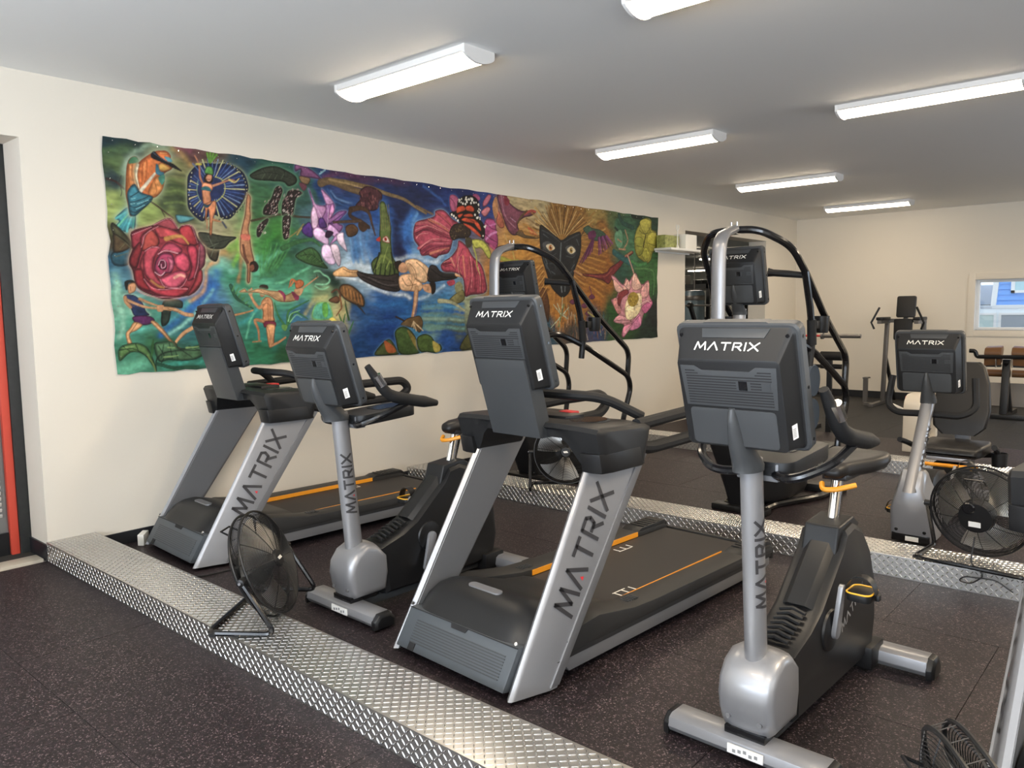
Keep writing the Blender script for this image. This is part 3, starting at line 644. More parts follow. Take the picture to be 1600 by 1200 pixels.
# ================================================================== stair stepper
def make_stepper(label, loc, rz):
    t = thing('stair_stepper', label, 'stepper', loc, rz, 'stair steppers')
    # floor frame
    MB().tube(fillet([(-.34, 1.15, .03), (-.34, .75, .03), (-.16, .25, .03), (-.16, .02, .03), (.16, .02, .03), (.16, .25, .03), (.34, .75, .03), (.34, 1.15, .03)], .08, 5), .028, 10).build('floor_frame', M_gloss, t)
    MB().span((-.42, .98, .0), (.42, 1.16, .07)).build('rear_foot', M_black, t, bevel=.02)
    MB().span((-.22, -.06, 0), (.22, .06, .05)).build('front_foot', M_black, t, bevel=.012)
    # tower shroud leaning towards the front as it rises
    rings = []
    for (z, y0, y1, hw) in ((.03, .0, .22, .115), (.18, -.06, .24, .125), (.40, -.19, .20, .135), (.60, -.32, .12, .14), (.80, -.42, .02, .125), (.95, -.47, -.12, .10), (1.02, -.46, -.20, .07)):
        rings.append([(p[0], p[1], z) for p in rrect(-hw, hw, y0, y1, .05, 4)])
    tw = MB().loft(rings).build('tower_shroud', M_black, t, ang=50)
    MB().box((0.04, -.012, .115), (.05, .004, .016), Matrix.Rotation(.35, 3, 'X')).build('badge', M_grey, tw)
    MB().lathe([(.012, 0), (.012, .012)], (.085, .0, .075), (0, -1, 0), 10).build('bolt', M_chrome, tw)
    # rear housing
    rr = []
    for (y, hw, z0, z1) in ((.10, .12, .06, .56), (.20, .20, .05, .62), (.42, .245, .05, .62), (.68, .24, .05, .54), (.86, .19, .06, .43), (.95, .11, .09, .30)):
        rr.append([(p[0], y, p[1]) for p in rrect(-hw, hw, z0, z1, .06, 4)])
    hs = MB().loft(rr).build('rear_housing', M_black, t, ang=50)
    for s in (-1, 1):
        MB().loft([[(s * (.218 + h), .60 + p[0], .36 + p[1] * 1.0) for p in ell(0, 0, .10, .055, 18)] for h in (0, .035)]).build('side_cover', M_silver, hs, bevel=.008)
        arm = MB().tube([(s * .25, .50, .36 + s * .05), (s * .25, .95, .26 + s * .10)], .024, 8).build('pedal_arm', M_grey, t)
        MB().loft([[(s * .25 + p[0], 1.0 + p[1], .27 + s * .10 + h + p[1] * .1) for p in rrect(-.075, .075, -.19, .17, .04, 4)] for h in (0, .03)]).build('foot_platform', M_black, t, bevel=.006)
    # silver front post, bent back over the display
    pth = fillet([(0, -.42, .90), (0, -.41, 1.9), (0, -.39, 2.08), (0, -.17, 2.14)], .16, 8)
    MB().tube(pth, .030, 14, sx=1.8, up=(0, 1, 0)).build('front_post', M_silver, t)
    MB().span((-.035, -.205, 2.10), (.035, -.135, 2.165)).build('post_clamp', M_chrome, t, bevel=.012)
    for x in (-.022, .022): MB().lathe([(.008, 0), (.008, .03), (.004, .034)], (x, -.17, 2.16), (0, 0, 1), 8).build('bolt', M_chrome, t)
    MB().loft([[(p[0], y + p[1], z) for p in ell(0, 0, .05, .035, 14)] for (y, z) in ((-.16, .90), (-.06, 1.56))]).build('display_mast', M_silver, t)
    for s in (-1, 1):
        up = fillet([(s * .0, -.17, 2.135), (s * .19, -.175, 2.125), (s * .35, .02, 2.01), (s * .385, .20, 1.83), (s * .385, .62, 1.49), (s * .385, 1.14, 1.15), (s * .385, 1.11, .90)], .10, 5)
        MB().tube(up, .027, 10).build('upper_rail', M_gloss, t)
        MB().tube(fillet([(s * .385, .20, 1.83), (s * .385, .33, 1.52), (s * .385, .37, 1.30), (s * .37, .36, 1.12)], .1, 4), .027, 10).build('rail_stay', M_gloss, t)
        MB().tube([(s * .385, .345, 1.47), (s * .384, .367, 1.28)], .034, 12).build('stay_grip', M_foam, t)
        MB().tube(fillet([(s * .12, -.20, 1.30), (s * .30, .12, 1.36), (s * .385, .40, 1.23), (s * .385, 1.12, .905), (s * .385, 1.17, .78), (s * .36, 1.06, .45), (s * .34, 1.05, .05)], .1, 5), .027, 10).build('lower_rail', M_gloss, t)
        MB().tube([(s * .375, .22, 1.80), (s * .26, .20, 1.815), (s * .16, .16, 1.825), (s * .125, .14, 1.83)], [.022, .026, .026, .034], 10).build('inner_grip', M_foam, t)
    cp = MB().lathe([(.048, 0), (.055, .03), (.060, .13), (.055, .13), (.044, .02), (.02, .012)], (.385, .55, 1.365), (0, 0, 1), 18)
    cp.build('cup_holder', M_black, t)
    MB().lathe([(.048, 0), (.055, .03), (.060, .13), (.055, .13), (.044, .02), (.02, .012)], (-.385, .55, 1.365), (0, 0, 1), 18).build('cup_holder', M_black, t)
    for s in (-1, 1): MB().span((s * .35, .42, 1.40), (s * .40, .50, 1.46)).build('cup_bracket', M_black, t, bevel=.006)
    console(t, (0, -.09, 1.80), 13, 'fin', base=(-.065, 1.535, .056, .044))
    return t
S2 = make_stepper('black stair stepper with silver arched post, behind the right foreground bike', (2.93, 5.62, 0), 0)
S1 = dup(S2, 'black stair stepper with silver arched post, in front of the mural behind the central treadmill', (.87, 5.50, 0), 0)
# ================================================================== recumbent bike
def make_recumbent(label, loc, rz):
    t = thing('recumbent_exercise_bike', label, 'exercise bike', loc, rz)
    pf = [(.0, .03), (-.025, .12), (-.05, .26), (-.07, .40), (.0, .50), (.07, .50), (.17, .42), (.27, .28), (.30, .15), (.28, .03)]
    cx, cy = .09, .2; rings = []
    for (x, k) in ((-.125, .8), (-.115, .92), (-.09, 1.0), (.09, 1.0), (.115, .92), (.125, .8)):
        rings.append([(x * (1.0 if z < .3 else .65), cx + (y - cx) * k, .02 + (z - .02) * (k * .5 + .5)) for (y, z) in pf])
    sh = MB().loft(rings).build('front_shroud', M_silver, t, ang=45)
    for x in (-.085, .085): MB().lathe([(.011, 0), (.011, .01)], (x, -.012, .10), (0, -1, 0), 10).build('screw', M_gloss, sh)
    MB().span((-.115, -.012, .02), (.115, .02, .075)).build('foot_gap', M_gloss, t, bevel=.004)
    MB().span((-.03, -.015, .03), (.05, -.011, .06)).build('rating_sticker', M_sticker, t)
    bd = [(.16, .04), (.10, .30), (.17, .43), (.28, .46), (.44, .44), (.60, .36), (.70, .22), (.68, .06)]
    b = MB().loft([[(x, .4 + (y - .4) * k, .22 + (z - .22) * k) for (y, z) in bd] for (x, k) in ((-.10, .9), (-.085, 1), (.085, 1), (.10, .9))]).build('body', M_char, t, ang=30)
    lettering(Fr((.1015, .38, .21), Vector((0, .9, .4)).normalized(), Vector((0, -.4, .9)).normalized(), (1, 0, 0)), .20, M_letg, b, thick=.12, w=.001)
    for s in (-1, 1): MB().lathe([(.07, 0), (.06, .012)], (s * .10, .42, .30), (s, 0, 0), 20).build('crank_boss', M_black, b)
    pedal_parts(t, .125, ((.42, .30), (.50, .45)), 1)
    pedal_parts(t, .125, ((.42, .30), (.34, .15)), -1)
    mr = [[(p[0], -.06 + .40 * q + p[1], .37 + .58 * q) for p in ell(0, 0, .042, .055, 18)] for q in (0, .5, 1)]
    ms = MB().loft(mr).build('mast', M_silver, t)
    U = Vector((0, .40, .58)).normalized(); N = Vector((.92, .33, -.22)); N = (N - U * N.dot(U)).normalized(); V = N.cross(U)
    lettering(Fr((.044, .125, .64), U, Vector((0, -U.z, U.y)), (1, 0, 0)), .30, M_letd, ms, thick=.13, w=.001)
    for s in (-1, 1):
        MB().tube(fillet([(0, .33, .835), (s * .20, .33, .83), (s * .275, .38, .88), (s * .255, .42, 1.08)], .07, 6), .023, 10).build('handlebar', M_foam, t)
    # rail, seat carriage, seat
    MB().span((-.06, .30, .08), (.06, 1.75, .18)).build('seat_rail', M_silver, t, bevel=.02)
    MB().span((-.28, 1.55, .0), (.28, 1.68, .08)).build('rear_stabiliser', M_silver, t, bevel=.02)
    MB().span((-.10, .92, .18), (.10, 1.35, .40)).build('seat_carriage', M_char, t, bevel=.02)
    MB().span((-.13, .86, .425), (.14, 1.0, .455)).build('seat_plate', M_silver, t, bevel=.006)
    MB().tube([(-.12, .80, .405), (.22, .80, .405)], .014, 8).build('seat_lever', M_orange, t)
    rings = []
    for (y, hw, z0, z1) in ((.86, .17, .46, .49), (.88, .20, .455, .52), (1.0, .22, .45, .535), (1.2, .225, .45, .53), (1.32, .21, .46, .53), (1.36, .18, .48, .52)):
        rings.append([(p[0], y, p[1]) for p in rrect(-hw, hw, z0, z1, .02, 4)])
    MB().loft(rings).build('seat_cushion', M_vinyl, t, ang=60)
    rings = []
    for (z, hw) in ((.56, .12), (.62, .185), (.75, .205), (.95, .18), (1.08, .14), (1.115, .10)):
        y = 1.34 + (z - .55) * .32
        rings.append([(-.02 + p[0], y + p[1], z) for p in rrect(-hw, hw, -.03, .03, .025, 4)])
    MB().loft(rings).build('backrest', M_vinyl, t, ang=60)
    MB().span((-.05, 1.36, .40), (.05, 1.44, .70)).build('back_bracket', M_grey, t, bevel=.01)
    for s in (-1, 1):
        MB().tube(fillet([(s * .15, 1.25, .43), (s * .27, 1.20, .45), (s * .30, 1.0, .52), (s * .31, .84, .56)], .06, 5), .02, 8).build('seat_handle', M_foam, t)
    MB().lathe([(.05, 0), (.055, .10), (.05, .10), (.045, .01)], (.30, 1.12, .38), (0, 0, 1), 16).build('cup_holder', M_black, t)
    console(t, (0, .33, 1.19), 15, 'fin', base=(.325, .93, .050, .066))
    return t
make_recumbent('recumbent exercise bike at the right, seen behind the floor fan', (4.17, 5.50, 0), 0)
# ================================================================== floor fans
def make_fan(label, loc, rz, tilt, R=.255, hc=.29):
    t = thing('floor_fan', label, 'fan', loc, rz, 'wire-caged floor fans')
    # stand: arm - leg - cross bar - leg - arm
    p = [(R + .03, 0, hc), (R + .03, .15, .013), (R + .03, -.17, .013), (-R - .03, -.17, .013), (-R - .03, .15, .013), (-R - .03, 0, hc)]
    MB().tube(fillet(p, .05, 5), .0125, 8).build('stand', M_gloss, t)
    for s in (-1, 1): 
        MB().lathe([(.018, -.03), (.018, .012), (.010, .016)], (s * (R + .03), 0, hc), (s, 0, 0), 12).build('pivot_knob', M_black, t)
        MB().lathe([(.007, 0), (.007, .004)], (s * (R + .046), 0, hc), (s, 0, 0), 8).build('bolt', M_chrome, t)
        MB().box((s * (R + .03), -.14, .006), (.03, .03, .012)).build('rubber_pad', M_matte, t)
    ct, st = math.cos(tilt), math.sin(tilt)
    fr = Fr((0, 0, hc), (1, 0, 0), (0, -st, ct), (0, ct, st))   # u across, v up, w = blowing direction
    def circ(r, w, n=56): return [fr(r * math.cos(2 * math.pi * k / n), r * math.sin(2 * math.pi * k / n), w) for k in range(n)]
    cg = MB()
    def fw(r): return .020 + .048 * (1 - (r / R) ** 2.2)
    def bw(r): return -.030 - .085 * (1 - (r / R) ** 2.6)
    for i in range(30):
        r = .05 + (R - .055) * i / 29
        cg.tube(circ(r, fw(r), 48), .0016, 4, closed=True)
        cg.tube(circ(r, bw(r), 48), .0016, 4, closed=True)
    for k in range(12):
        a = 2 * math.pi * k / 12 + .13
        for fn in (fw, bw):
            cg.tube([fr(r * math.cos(a), r * math.sin(a), fn(r)) for r in (.04, .10, .16, .21, R - .004)], .0020, 4)
    for k in range(24):
        a = 2 * math.pi * k / 24
        cg.tube([fr(R * math.cos(a), R * math.sin(a), w) for w in (-.030, .020)], .0014, 4)
    o = cg.build('wire_guard', M_black, t); o['kind'] = 'stuff'
    rm = MB(); rm.tube(circ(R, .020), .006, 6, closed=True); rm.build('front_rim', M_black, t)
    rm = MB(); rm.tube(circ(R, -.030), .006, 6, closed=True); rm.build('back_rim', M_black, t)
    MB().lathe([(.01, 0), (.042, 0), (.045, .006), (.036, .014), (.01, .016)], fr(0, 0, .062), fr.W, 24).build('badge', M_black, t)
    MB().loft([[fr(p[0], p[1], w) for p in ((-.020, -.006), (.014, -.008), (.022, .006), (-.010, .009))] for w in (.0775, .0795)]).build('badge_mark', M_letw, t)
    MB().lathe([(.02, 0), (.085, .004), (.092, .03), (.092, .075), (.07, .085)], fr(0, 0, -.118), fr.W, 24).build('motor', M_black, t)
    MB().lathe([(.034, -.05), (.034, .0), (.028, .006)], fr(-.03, .055, -.118), fr.W * -1, 16).build('speed_knob', M_gloss, t)
    MB().tube([fr(x, y, w) for (x, y, w) in ((-.05, .19, -.085), (-.045, .225, -.12), (.045, .225, -.12), (.05, .19, -.085))], .005, 6).build('carry_handle', M_gloss, t)
    MB().lathe([(.03, -.03), (.034, .03), (.02, .035)], fr(0, 0, 0), fr.W, 18).build('hub', M_black, t)
    for b in range(3):
        a0 = 2 * math.pi * b / 3 + .5; vs = []; n = 9; m = 7
        for i in range(n):
            q = i / (n - 1); r = .03 + (R - .055) * q; half = math.radians(26 + 30 * q - 10 * q * q)
            for j in range(m):
                e = -1 + 2 * j / (m - 1); a = a0 + half * e + .35 * q; w = .030 * e * (1 - .3 * q) + .006 * (1 - e * e)
                vs.append(fr(r * math.cos(a), r * math.sin(a), w))
        fs = [(i * m + j, i * m + j + 1, (i + 1) * m + j + 1, (i + 1) * m + j) for i in range(n - 1) for j in range(m - 1)]
        mb = MB(); mb.add(vs, fs); mb.add([tuple(Vector(v) + fr.W * .0015) for v in vs], [f[::-1] for f in fs]); 
        ob = mb.build('blade', M_alu, t, ang=80)
    MB().loft([[fr(p[0], p[1], -.118 + .0) for p in ((-.03, -.05), (.03, -.05), (.03, -.02), (-.03, -.02))], [fr(p[0], p[1], -.121) for p in ((-.03, -.05), (.03, -.05), (.03, -.02), (-.03, -.02))]]).build('motor_sticker', M_sticker, t)
    return t
fanA = make_fan('floor fan in the left foreground, standing on the nearest diamond-plate curb', (2.19, 1.985, CH), math.atan2(.60, .80) - math.pi / 2, math.radians(22), hc=.25)
make_fan('floor fan seen under the central treadmill console, blades facing the viewer', (1.73, 4.975, CH), math.atan2(-.79, .61) - math.pi / 2, math.radians(8), hc=.305)
make_fan('floor fan at the right edge, seen from behind on the middle curb', (4.665, 4.955, CH), math.atan2(1, .10) - math.pi / 2, math.radians(10), hc=.295)
make_fan('floor fan cut off by the bottom right corner', (5.275, 1.88, CH), math.atan2(.58, .81) - math.pi / 2, math.radians(20), hc=.285)
tag(MB().tube(fillet([(4.66, 4.83, .30), (4.65, 4.80, CH + .03), (4.70, 4.772, CH + .012), (4.72, 4.768, CH - .02), (4.66, 4.768, .05), (4.60, 4.765, .06), (4.63, 4.763, .09), (4.78, 4.766, .10), (4.86, 4.766, .05)], .03, 5), .004, 6).build('power_cord', M_black), 'thin black power cord hanging from the rear-facing fan over the middle curb', 'cord')
tag(MB().tube(fillet([(.25, 2.10, .006), (.40, 2.13, .006), (.60, 2.09, .006), (.85, 2.11, .006), (1.10, 2.20, .006), (1.14, 2.60, .006)], .05, 4), .004, 6).build('power_cord', M_black), 'thin black power cord on the floor in front of the left treadmill', 'cord')
# white cardboard flap / cover leaning by the left treadmill's foot
tag(MB().loft([[(x, y, z) for (x, y) in ((.03, 2.32), (.13, 2.24), (.16, 2.27), (.06, 2.35))] for z in (0.0, .075)]).build('cable_box', M_white, bevel=.004), 'small cream cable box on the floor between the wall and the left treadmill', 'box')
# ================================================================== shelf on the left wall and what stands on it
sf = thing('wall_shelf', 'small white shelf on the wall at the right end of the mural', 'shelf', (0, 9.18, 2.33))
MB().span((.0, 0, 0), (.26, .95, .03)).build('board', M_trimw, sf, bevel=.003)
MB().span((0, .02, -.02), (.02, .93, 0)).build('cleat', M_trimw, sf)
tag(MB().span((.03, 9.62, 2.36), (.23, 9.93, 2.56)).build('white_box', M_white, bevel=.012), 'plain white box on the wall shelf', 'box')
pm = mat('floral_print', (0.30, 0.32, 0.10), .5, noise=(28, .9))
tag(MB().span((.03, 9.20, 2.36), (.16, 9.56, 2.53)).build('patterned_box', pm, bevel=.004), 'yellow-green patterned box on the wall shelf beside the white box', 'box')
orn = thing('ornament', 'little white forked ornament on the wall shelf', 'ornament', (.20, 9.45, 2.36))
MB().lathe([(.03, 0), (.02, .02), (.008, .05), (.008, .24)], (0, 0, 0), (0, 0, 1), 10).build('stem', M_white, orn)
for s in (-1, 1): MB().tube([(0, 0, .22), (0, s * .03, .26), (0, s * .03, .31)], .007, 6).build('prong', M_white, orn)
# ================================================================== the far equipment on the black floor
# barbell on a bench rack with leg rollers
bb_ = thing('barbell', 'barbell with red shaft and black sleeve, racked at the back behind the right stepper', 'barbell', (0, 9.85, 1.20))
MB().tube([(.38, 0, 0), (1.985, 0, 0)], .014, 10).build('shaft', M_red, bb_)
for (a, b) in ((1.985, 2.455), (.38, -.06)):
    MB().tube([(a, 0, 0), (b, 0, 0)], .026, 12).build('sleeve', M_steel, bb_)
    MB().tube([(a, 0, 0), (a + (.03 if b > a else -.03), 0, 0)], .042, 12).build('collar', M_steel, bb_)
bn = thing('bench_rack', 'black weight bench with uprights and foam leg rollers, behind the right stepper', 'weight bench', (1.35, 9.75, 0))
for s in (-1, 1):
    MB().span((s * .48 - .03, .12, 0.0), (s * .48 + .03, .18, 1.25)).build('upright', M_black, bn, bevel=.006)
    MB().span((s * .48 - .03, -.02, 1.10), (s * .48 + .03, .12, 1.155)).build('hook', M_black, bn, bevel=.006)
    MB().span((s * .48 - .04, -.4, 0), (s * .48 + .04, .5, .05)).build('foot', M_black, bn, bevel=.006)
MB().span((-.48, .13, .60), (.48, .17, .66)).build('cross_member', M_black, bn)
MB().span((-.14, -1.1, .40), (.14, .10, .48)).build('bench_pad', M_vinyl, bn, bevel=.02)
MB().span((-.03, -1.1, .0), (.03, -1.04, .40)).build('front_leg', M_black, bn)
MB().span((.48, .13, .80), (.80, .17, .84)).build('roller_arm', M_black, bn)
for z in (.95, .82): MB().tube([(.62, .15, z), (.88, .15, z)], .055 if z > .9 else .03, 12).build('foam_roller', M_foam, bn)
MB().span((.70, .13, .0), (.76, .17, .92)).build('roller_post', M_black, bn)
for (y, n_) in ((-.0, 'a'), (.06, 'b')):
    tag(MB().lathe([(.02, -.02), (.19, -.02), (.20, 0), (.19, .02), (.02, .02)], (1.98, 9.62, .66 if n_ == 'a' else .24), (1, 0, 0), 28).build('weight_plate', mat('plate_blue', (.06, .085, .12), .5)), 'blue-grey weight plate, %s of the two beside the weight bench' % ('upper' if n_ == 'a' else 'lower'), 'weight plate', 'weight plates')
MB().tube([(1.88, 9.64, .40), (1.88, 9.64, .62)], .02, 8).build('plate_peg', M_black, bn).location = (-1.35, -9.75, 0)
# dip / knee-raise station
dp = thing('dip_station', 'grey steel dip station with black back pad, against the back wall', 'dip station', (2.06, 13.2, 0))
for s in (-1, 1):
    MB().prism([(s * .30 - .03, 0.04), (s * .30 + .03, .04), (s * .26 + .03, 1.36), (s * .26 - .03, 1.36)], 'y', -.03, .03).build('post', M_steel, dp, bevel=.005)
    MB().span((s * .32 - .035, -.55, 0), (s * .32 + .035, .45, .05)).build('foot', M_steel, dp, bevel=.006)
    MB().span((s * .47 - .03, -.33, .05), (s * .47 + .03, -.27, .42)).build('step_post', M_steel, dp)
    MB().span((s * .36 - .07, -.36, .42), (s * .50 + .0, -.2, .44)).build('step_plate', M_steel, dp)
    MB().span((s * .49, -.34, .0), (s * .30, -.26, .04)).build('step_foot', M_steel, dp)
    MB().span((s * .26 - .05, -.42, 1.33), (s * .26 + .05, .0, 1.38)).build('arm_pad', M_vinyl, dp, bevel=.015)
    MB().span((s * .26 - .03, -.42, 1.28), (s * .26 + .03, .05, 1.33)).build('arm', M_steel, dp)
    MB().tube([(s * .33, -.42, 1.20), (s * .37, -.44, 1.30), (s * .26, -.42, 1.53)], .016, 8).build('hand_grip', M_black, dp)
    MB().tube([(s * .28, .02, .75), (s * .24, .42, .04)], .03, 6).build('brace', M_black, dp)
MB().span((-.28, -.02, 1.29), (.28, .04, 1.35)).build('cross_bar', M_steel, dp)
MB().loft([[(p[0] + .02, y + (p[1] - 1.35) * .12, p[1]) for p in rrect(-.135, .135, 1.37, 1.70, .03, 4)] for y in (-.10, -.03)]).build('back_pad', M_vinyl, dp, bevel=.015)
MB().loft([[(p[0] - .01, y, p[1]) for p in rrect(-.13, .13, 1.02, 1.35, .03, 4)] for y in (-.11, -.04)]).build('lower_pad', M_vinyl, dp, bevel=.012)
MB().span((-.03, .0, .9), (.03, .06, 1.6)).build('spine', M_steel, dp)
# back-extension bench
rc = thing('back_extension_bench', 'black back-extension bench with brown hip pads and rollers, under the window', 'exercise bench', (3.46, 12.5, 0))
for (x0, x1, a) in ((-.17, .03, .06), (.15, .36, -.05)):
    p_ = MB().loft([[(x, y, z + a * (x - (x0 + x1) / 2)) for (y, z) in ((-.10, .72), (-.13, .90), (-.09, .965), (.06, .985), (.10, .93), (.02, .76))] for x in (x0, x0 + .015, x1 - .015, x1)]).build('hip_pad', M_brown, rc, bevel=.015)
    MB().span((x0 + .01, -.08, .70), (x1 - .01, .04, .735)).build('pad_plate', M_black, rc)
    MB().tube([(x0 - .02, .16, .60), (x1 + .08, .16, .60)], .052, 14).build('ankle_roller', M_brown, rc)
MB().tube(fillet([(-.34, -.16, .92), (-.27, -.16, .92), (-.25, -.14, .84), (.10, -.14, .845), (.44, -.14, .85)], .03, 4), .028, 8).build('handle_bar', M_black, rc)
MB().prism([(-.08, .05), (.02, .05), (.10, .80), (.02, .80)], 'x', .03, .12).build('main_post', M_black, rc, bevel=.006)
MB().tube([(.075, .02, .76), (.075, .16, .45), (.10, .28, .05)], .035, 8).build('rear_post', M_black, rc)
MB().span((-.16, -.20, 0), (.50, -.10, .06)).build('floor_bar', M_black, rc, bevel=.01)
MB().span((.03, -.15, .0), (.12, .75, .06)).build('spine_bar', M_black, rc, bevel=.01)
MB().loft([[(p[0] + .10, .33 + h + p[1] * .25, p[1]) for p in rrect(-.33, .33, .12, .44, .03, 4)] for h in (0, .02)]).build('foot_plate', M_steel, rc)
for s in (-.02, .17): MB().tube([(s, -.14, .70), (s, -.15, .82)], .012, 6).build('adjuster', M_chrome, rc)
# cream strength machine at the front edge of the black floor
cm = thing('cream_machine', 'cream steel machine with rounded top and red seat, behind the recumbent bike mast', 'gym machine', (3.24, 9.12, 0))
pf = [(-.10, 0)] + [(-.10 + (.17 - .17 * math.cos(math.radians(k))), .46 + .15 * math.sin(math.radians(k))) for k in range(0, 91, 15)] + [(.30, .61), (.30, .50), (.12, .44), (.10, 0)]
MB().prism(pf, 'x', -.07, .09).build('frame', M_cream, cm, bevel=.01)
MB().span((-.16, .30, .52), (.16, .70, .555)).build('seat', M_red, cm, bevel=.012)
MB().tube([(-.06, .1, .40), (-.30, .35, .44)], .022, 8).build('foot_arm', M_white, cm)
MB().span((-.02, .2, .0), (.04, .9, .05)).build('base', M_cream, cm, bevel=.01)
MB().span((-.03, .80, .05), (.05, .88, .52)).build('rear_leg', M_cream, cm, bevel=.01)
# ================================================================== the room beyond the opening
hb = thing('heavy_bag', 'blue-grey heavy bag seen through the opening in the left wall', 'punching bag', (-1.75, 13.55, 0))
MB().lathe([(.10, .55), (.18, .57), (.19, .62), (.19, 1.83), (.17, 1.88), (.08, 1.89)], (0, 0, 0), (0, 0, 1), 24).build('bag', M_teal, hb)
MB().lathe([(.192, 1.70), (.196, 1.71), (.196, 1.78), (.192, 1.79)], (0, 0, 0), (0, 0, 1), 24).build('band', M_steel, hb)
MB().tube([(0, 0, 1.88), (0, 0, 2.9)], .012, 6).build('chain', M_steel, hb)
rk = thing('storage_rack', 'black storage rack seen through the opening in the left wall', 'rack', (-2.6, 14.9, 0))
for x in (-.6, .9):
    for y in (-.9, .8): MB().span((x - .03, y - .03, 0), (x + .03, y + .03, 2.02)).build('post', M_black, rk)
for z in (.5, 1.25, 1.93): MB().span((-.63, -.93, z), (.93, .83, z + .09)).build('shelf', M_black, rk)
for k, (y, z, l) in enumerate(((-.30, 1.34, 'left'), (.12, 1.34, 'right'))):
    tag(MB().lathe([(.04, 0), (.13, .03), (.16, .14), (.12, .26), (.05, .30)], (-2.1, 14.9 + y, z + .001), (0, 0, 1), 16).build('medicine_ball', M_white), 'white and grey ball on the storage rack through the opening, %s one' % l, 'ball', 'balls on the rack')
tag(MB().span((-2.5, 14.05, 2.02), (-2.42, 14.62, 2.22)).build('sign_board', M_cream, bevel=.004), 'pale board lying on top of the storage rack through the opening', 'board')
tag(MB().span((-2.4, 14.7, 2.02), (-2.2, 15.1, 2.13)).build('dark_case', M_char, bevel=.01), 'dark case on top of the storage rack through the opening', 'case')
ba = thing('squat_bar', 'black barbell on stands in front of the heavy bag through the opening', 'barbell', (-1.0, 12.4, 1.60))
MB().tube([(0, -1.2, 0), (0, .9, 0)], .016, 8).build('shaft', M_steel, ba)
MB().tube([(0, -.42, 0), (0, -.36, 0)], .05, 12).build('collar', M_black, ba)
MB().tube([(0, -.38, -.02), (.05, -.1, -.6), (.0, -.05, -1.6)], .04, 8).build('stand', M_black, ba)
MB().tube([(0, .7, -.02), (.0, .75, -1.6)], .04, 8).build('stand', M_black, ba)
for (x, y, l, ln) in ((-3.3, 15.85, 'nearest', .6), (-4.2, 18.4, 'middle', .3), (-7.6, 24.0, 'farthest', .9)):
    t = thing('annex_light', 'bright ceiling light seen through the opening in the left wall, %s one' % l, 'light', (x, y, 2.79), 0, 'lights in the next room')
    MB().span((0, -.10, 0), (ln, .10, .05)).build('housing', M_lampb, t); MB().span((.02, -.085, -.03), (ln - .02, .085, 0)).build('diffuser', M_lamp, t)
pb = thing('padded_roller_bench', 'black padded bench end just inside the opening in the left wall', 'bench', (-.75, 11.35, 0))
MB().loft([[(x, p[0], p[1]) for p in rrect(-.10, .22, .42, .95, .08, 5)] for x in (-.08, -.06, .06, .08)]).build('pad', M_vinyl, pb, bevel=.01)
MB().span((-.03, .03, 0), (.03, .09, .45)).build('leg', M_black, pb); MB().span((-.25, .01, 0), (.25, .11, .05)).build('foot', M_black, pb, bevel=.01)
# ================================================================== outside the back window
struct(MB().span((-12, YB + .3, -1.2), (18, 60, -1.0)).build('ground', mat('asphalt', (.30, .29, .28), .9)))
hs = thing('blue_house', 'blue clapboard house with white trim outside the window', 'house', (1.70, 22, 0))
M_sid = mat('blue_siding', (.16, .38, .82), .6)
sd = MB()
for i in range(28): sd.prism([(0, 1.50 + i * .13), (-.03, 1.50 + i * .13), (-.005, 1.63 + i * .13), (0, 1.63 + i * .13)], 'x', 0, 7)
sd.build('siding', M_sid, hs, smooth=False)['kind'] = 'stuff'
MB().span((0, .001, 1.5), (7, 3, 5.1)).build('wall', M_sid, hs)
MB().span((-.03, -.05, 1.43), (7.0, .0, 1.52)).build('trim_board', M_trimw, hs)
MB().prism([(-.06, 1.5), (.05, 1.5), (.14, 2.6), (.02, 2.6)], 'y', -.06, .02).build('corner_board', M_trimw, hs)
wd_ = MB().span((.35, -.07, 1.80), (1.5, -.03, 1.86)).span((.35, -.07, 2.75), (1.5, -.03, 2.83)).span((.35, -.07, 1.80), (.43, -.03, 2.8)).span((1.42, -.07, 1.80), (1.5, -.03, 2.8)).build('window_frame', M_trimw, hs)
MB().span((.43, -.045, 1.86), (1.42, -.032, 2.75)).build('window_pane', mat('sky_glass', (.45, .66, .70), .1), hs)
lb = thing('low_annex', 'pale low building front with two windows below the blue house outside', 'building', (.9, 21.2, 0))
M_pale = mat('pale_render', (.80, .85, .86), .7)
MB().span((0, 0, -1), (8, .6, 1.42)).build('wall', M_pale, lb)
for (x0, x1, n) in ((.45, .95, 0), (1.10, 2.0, 1)):
    w_ = MB().span((x0 - .05, -.03, .85), (x1 + .05, 0, .90)).span((x0 - .05, -.03, 1.29), (x1 + .05, 0, 1.34)).span((x0 - .05, -.03, .9), (x0, 0, 1.29)).span((x1, -.03, .9), (x1 + .05, 0, 1.29)).build('window_frame', M_trimw, lb)
    MB().span((x0, -.012, .9), (x1, -.004, 1.29)).build('window_pane', mat('dull_glass%d' % n, ((.55, .66, .62), (.30, .34, .38))[n], .15), lb)
tr = thing('parked_truck', 'white truck with a red tail light far outside the window', 'truck', (.62, 26, 0))
MB().span((-.6, 0, -.9), (1.0, 2, 1.5)).build('body', M_white, tr, bevel=.1); MB().span((.75, -.03, 1.75), (.87, .0, 1.9)).build('tail_light', M_red, tr)
MB().span((-.5, .2, 1.5), (.9, 1.8, 2.1)).build('cab', mat('truck_glass', (.62, .66, .70), .4), tr, bevel=.1)
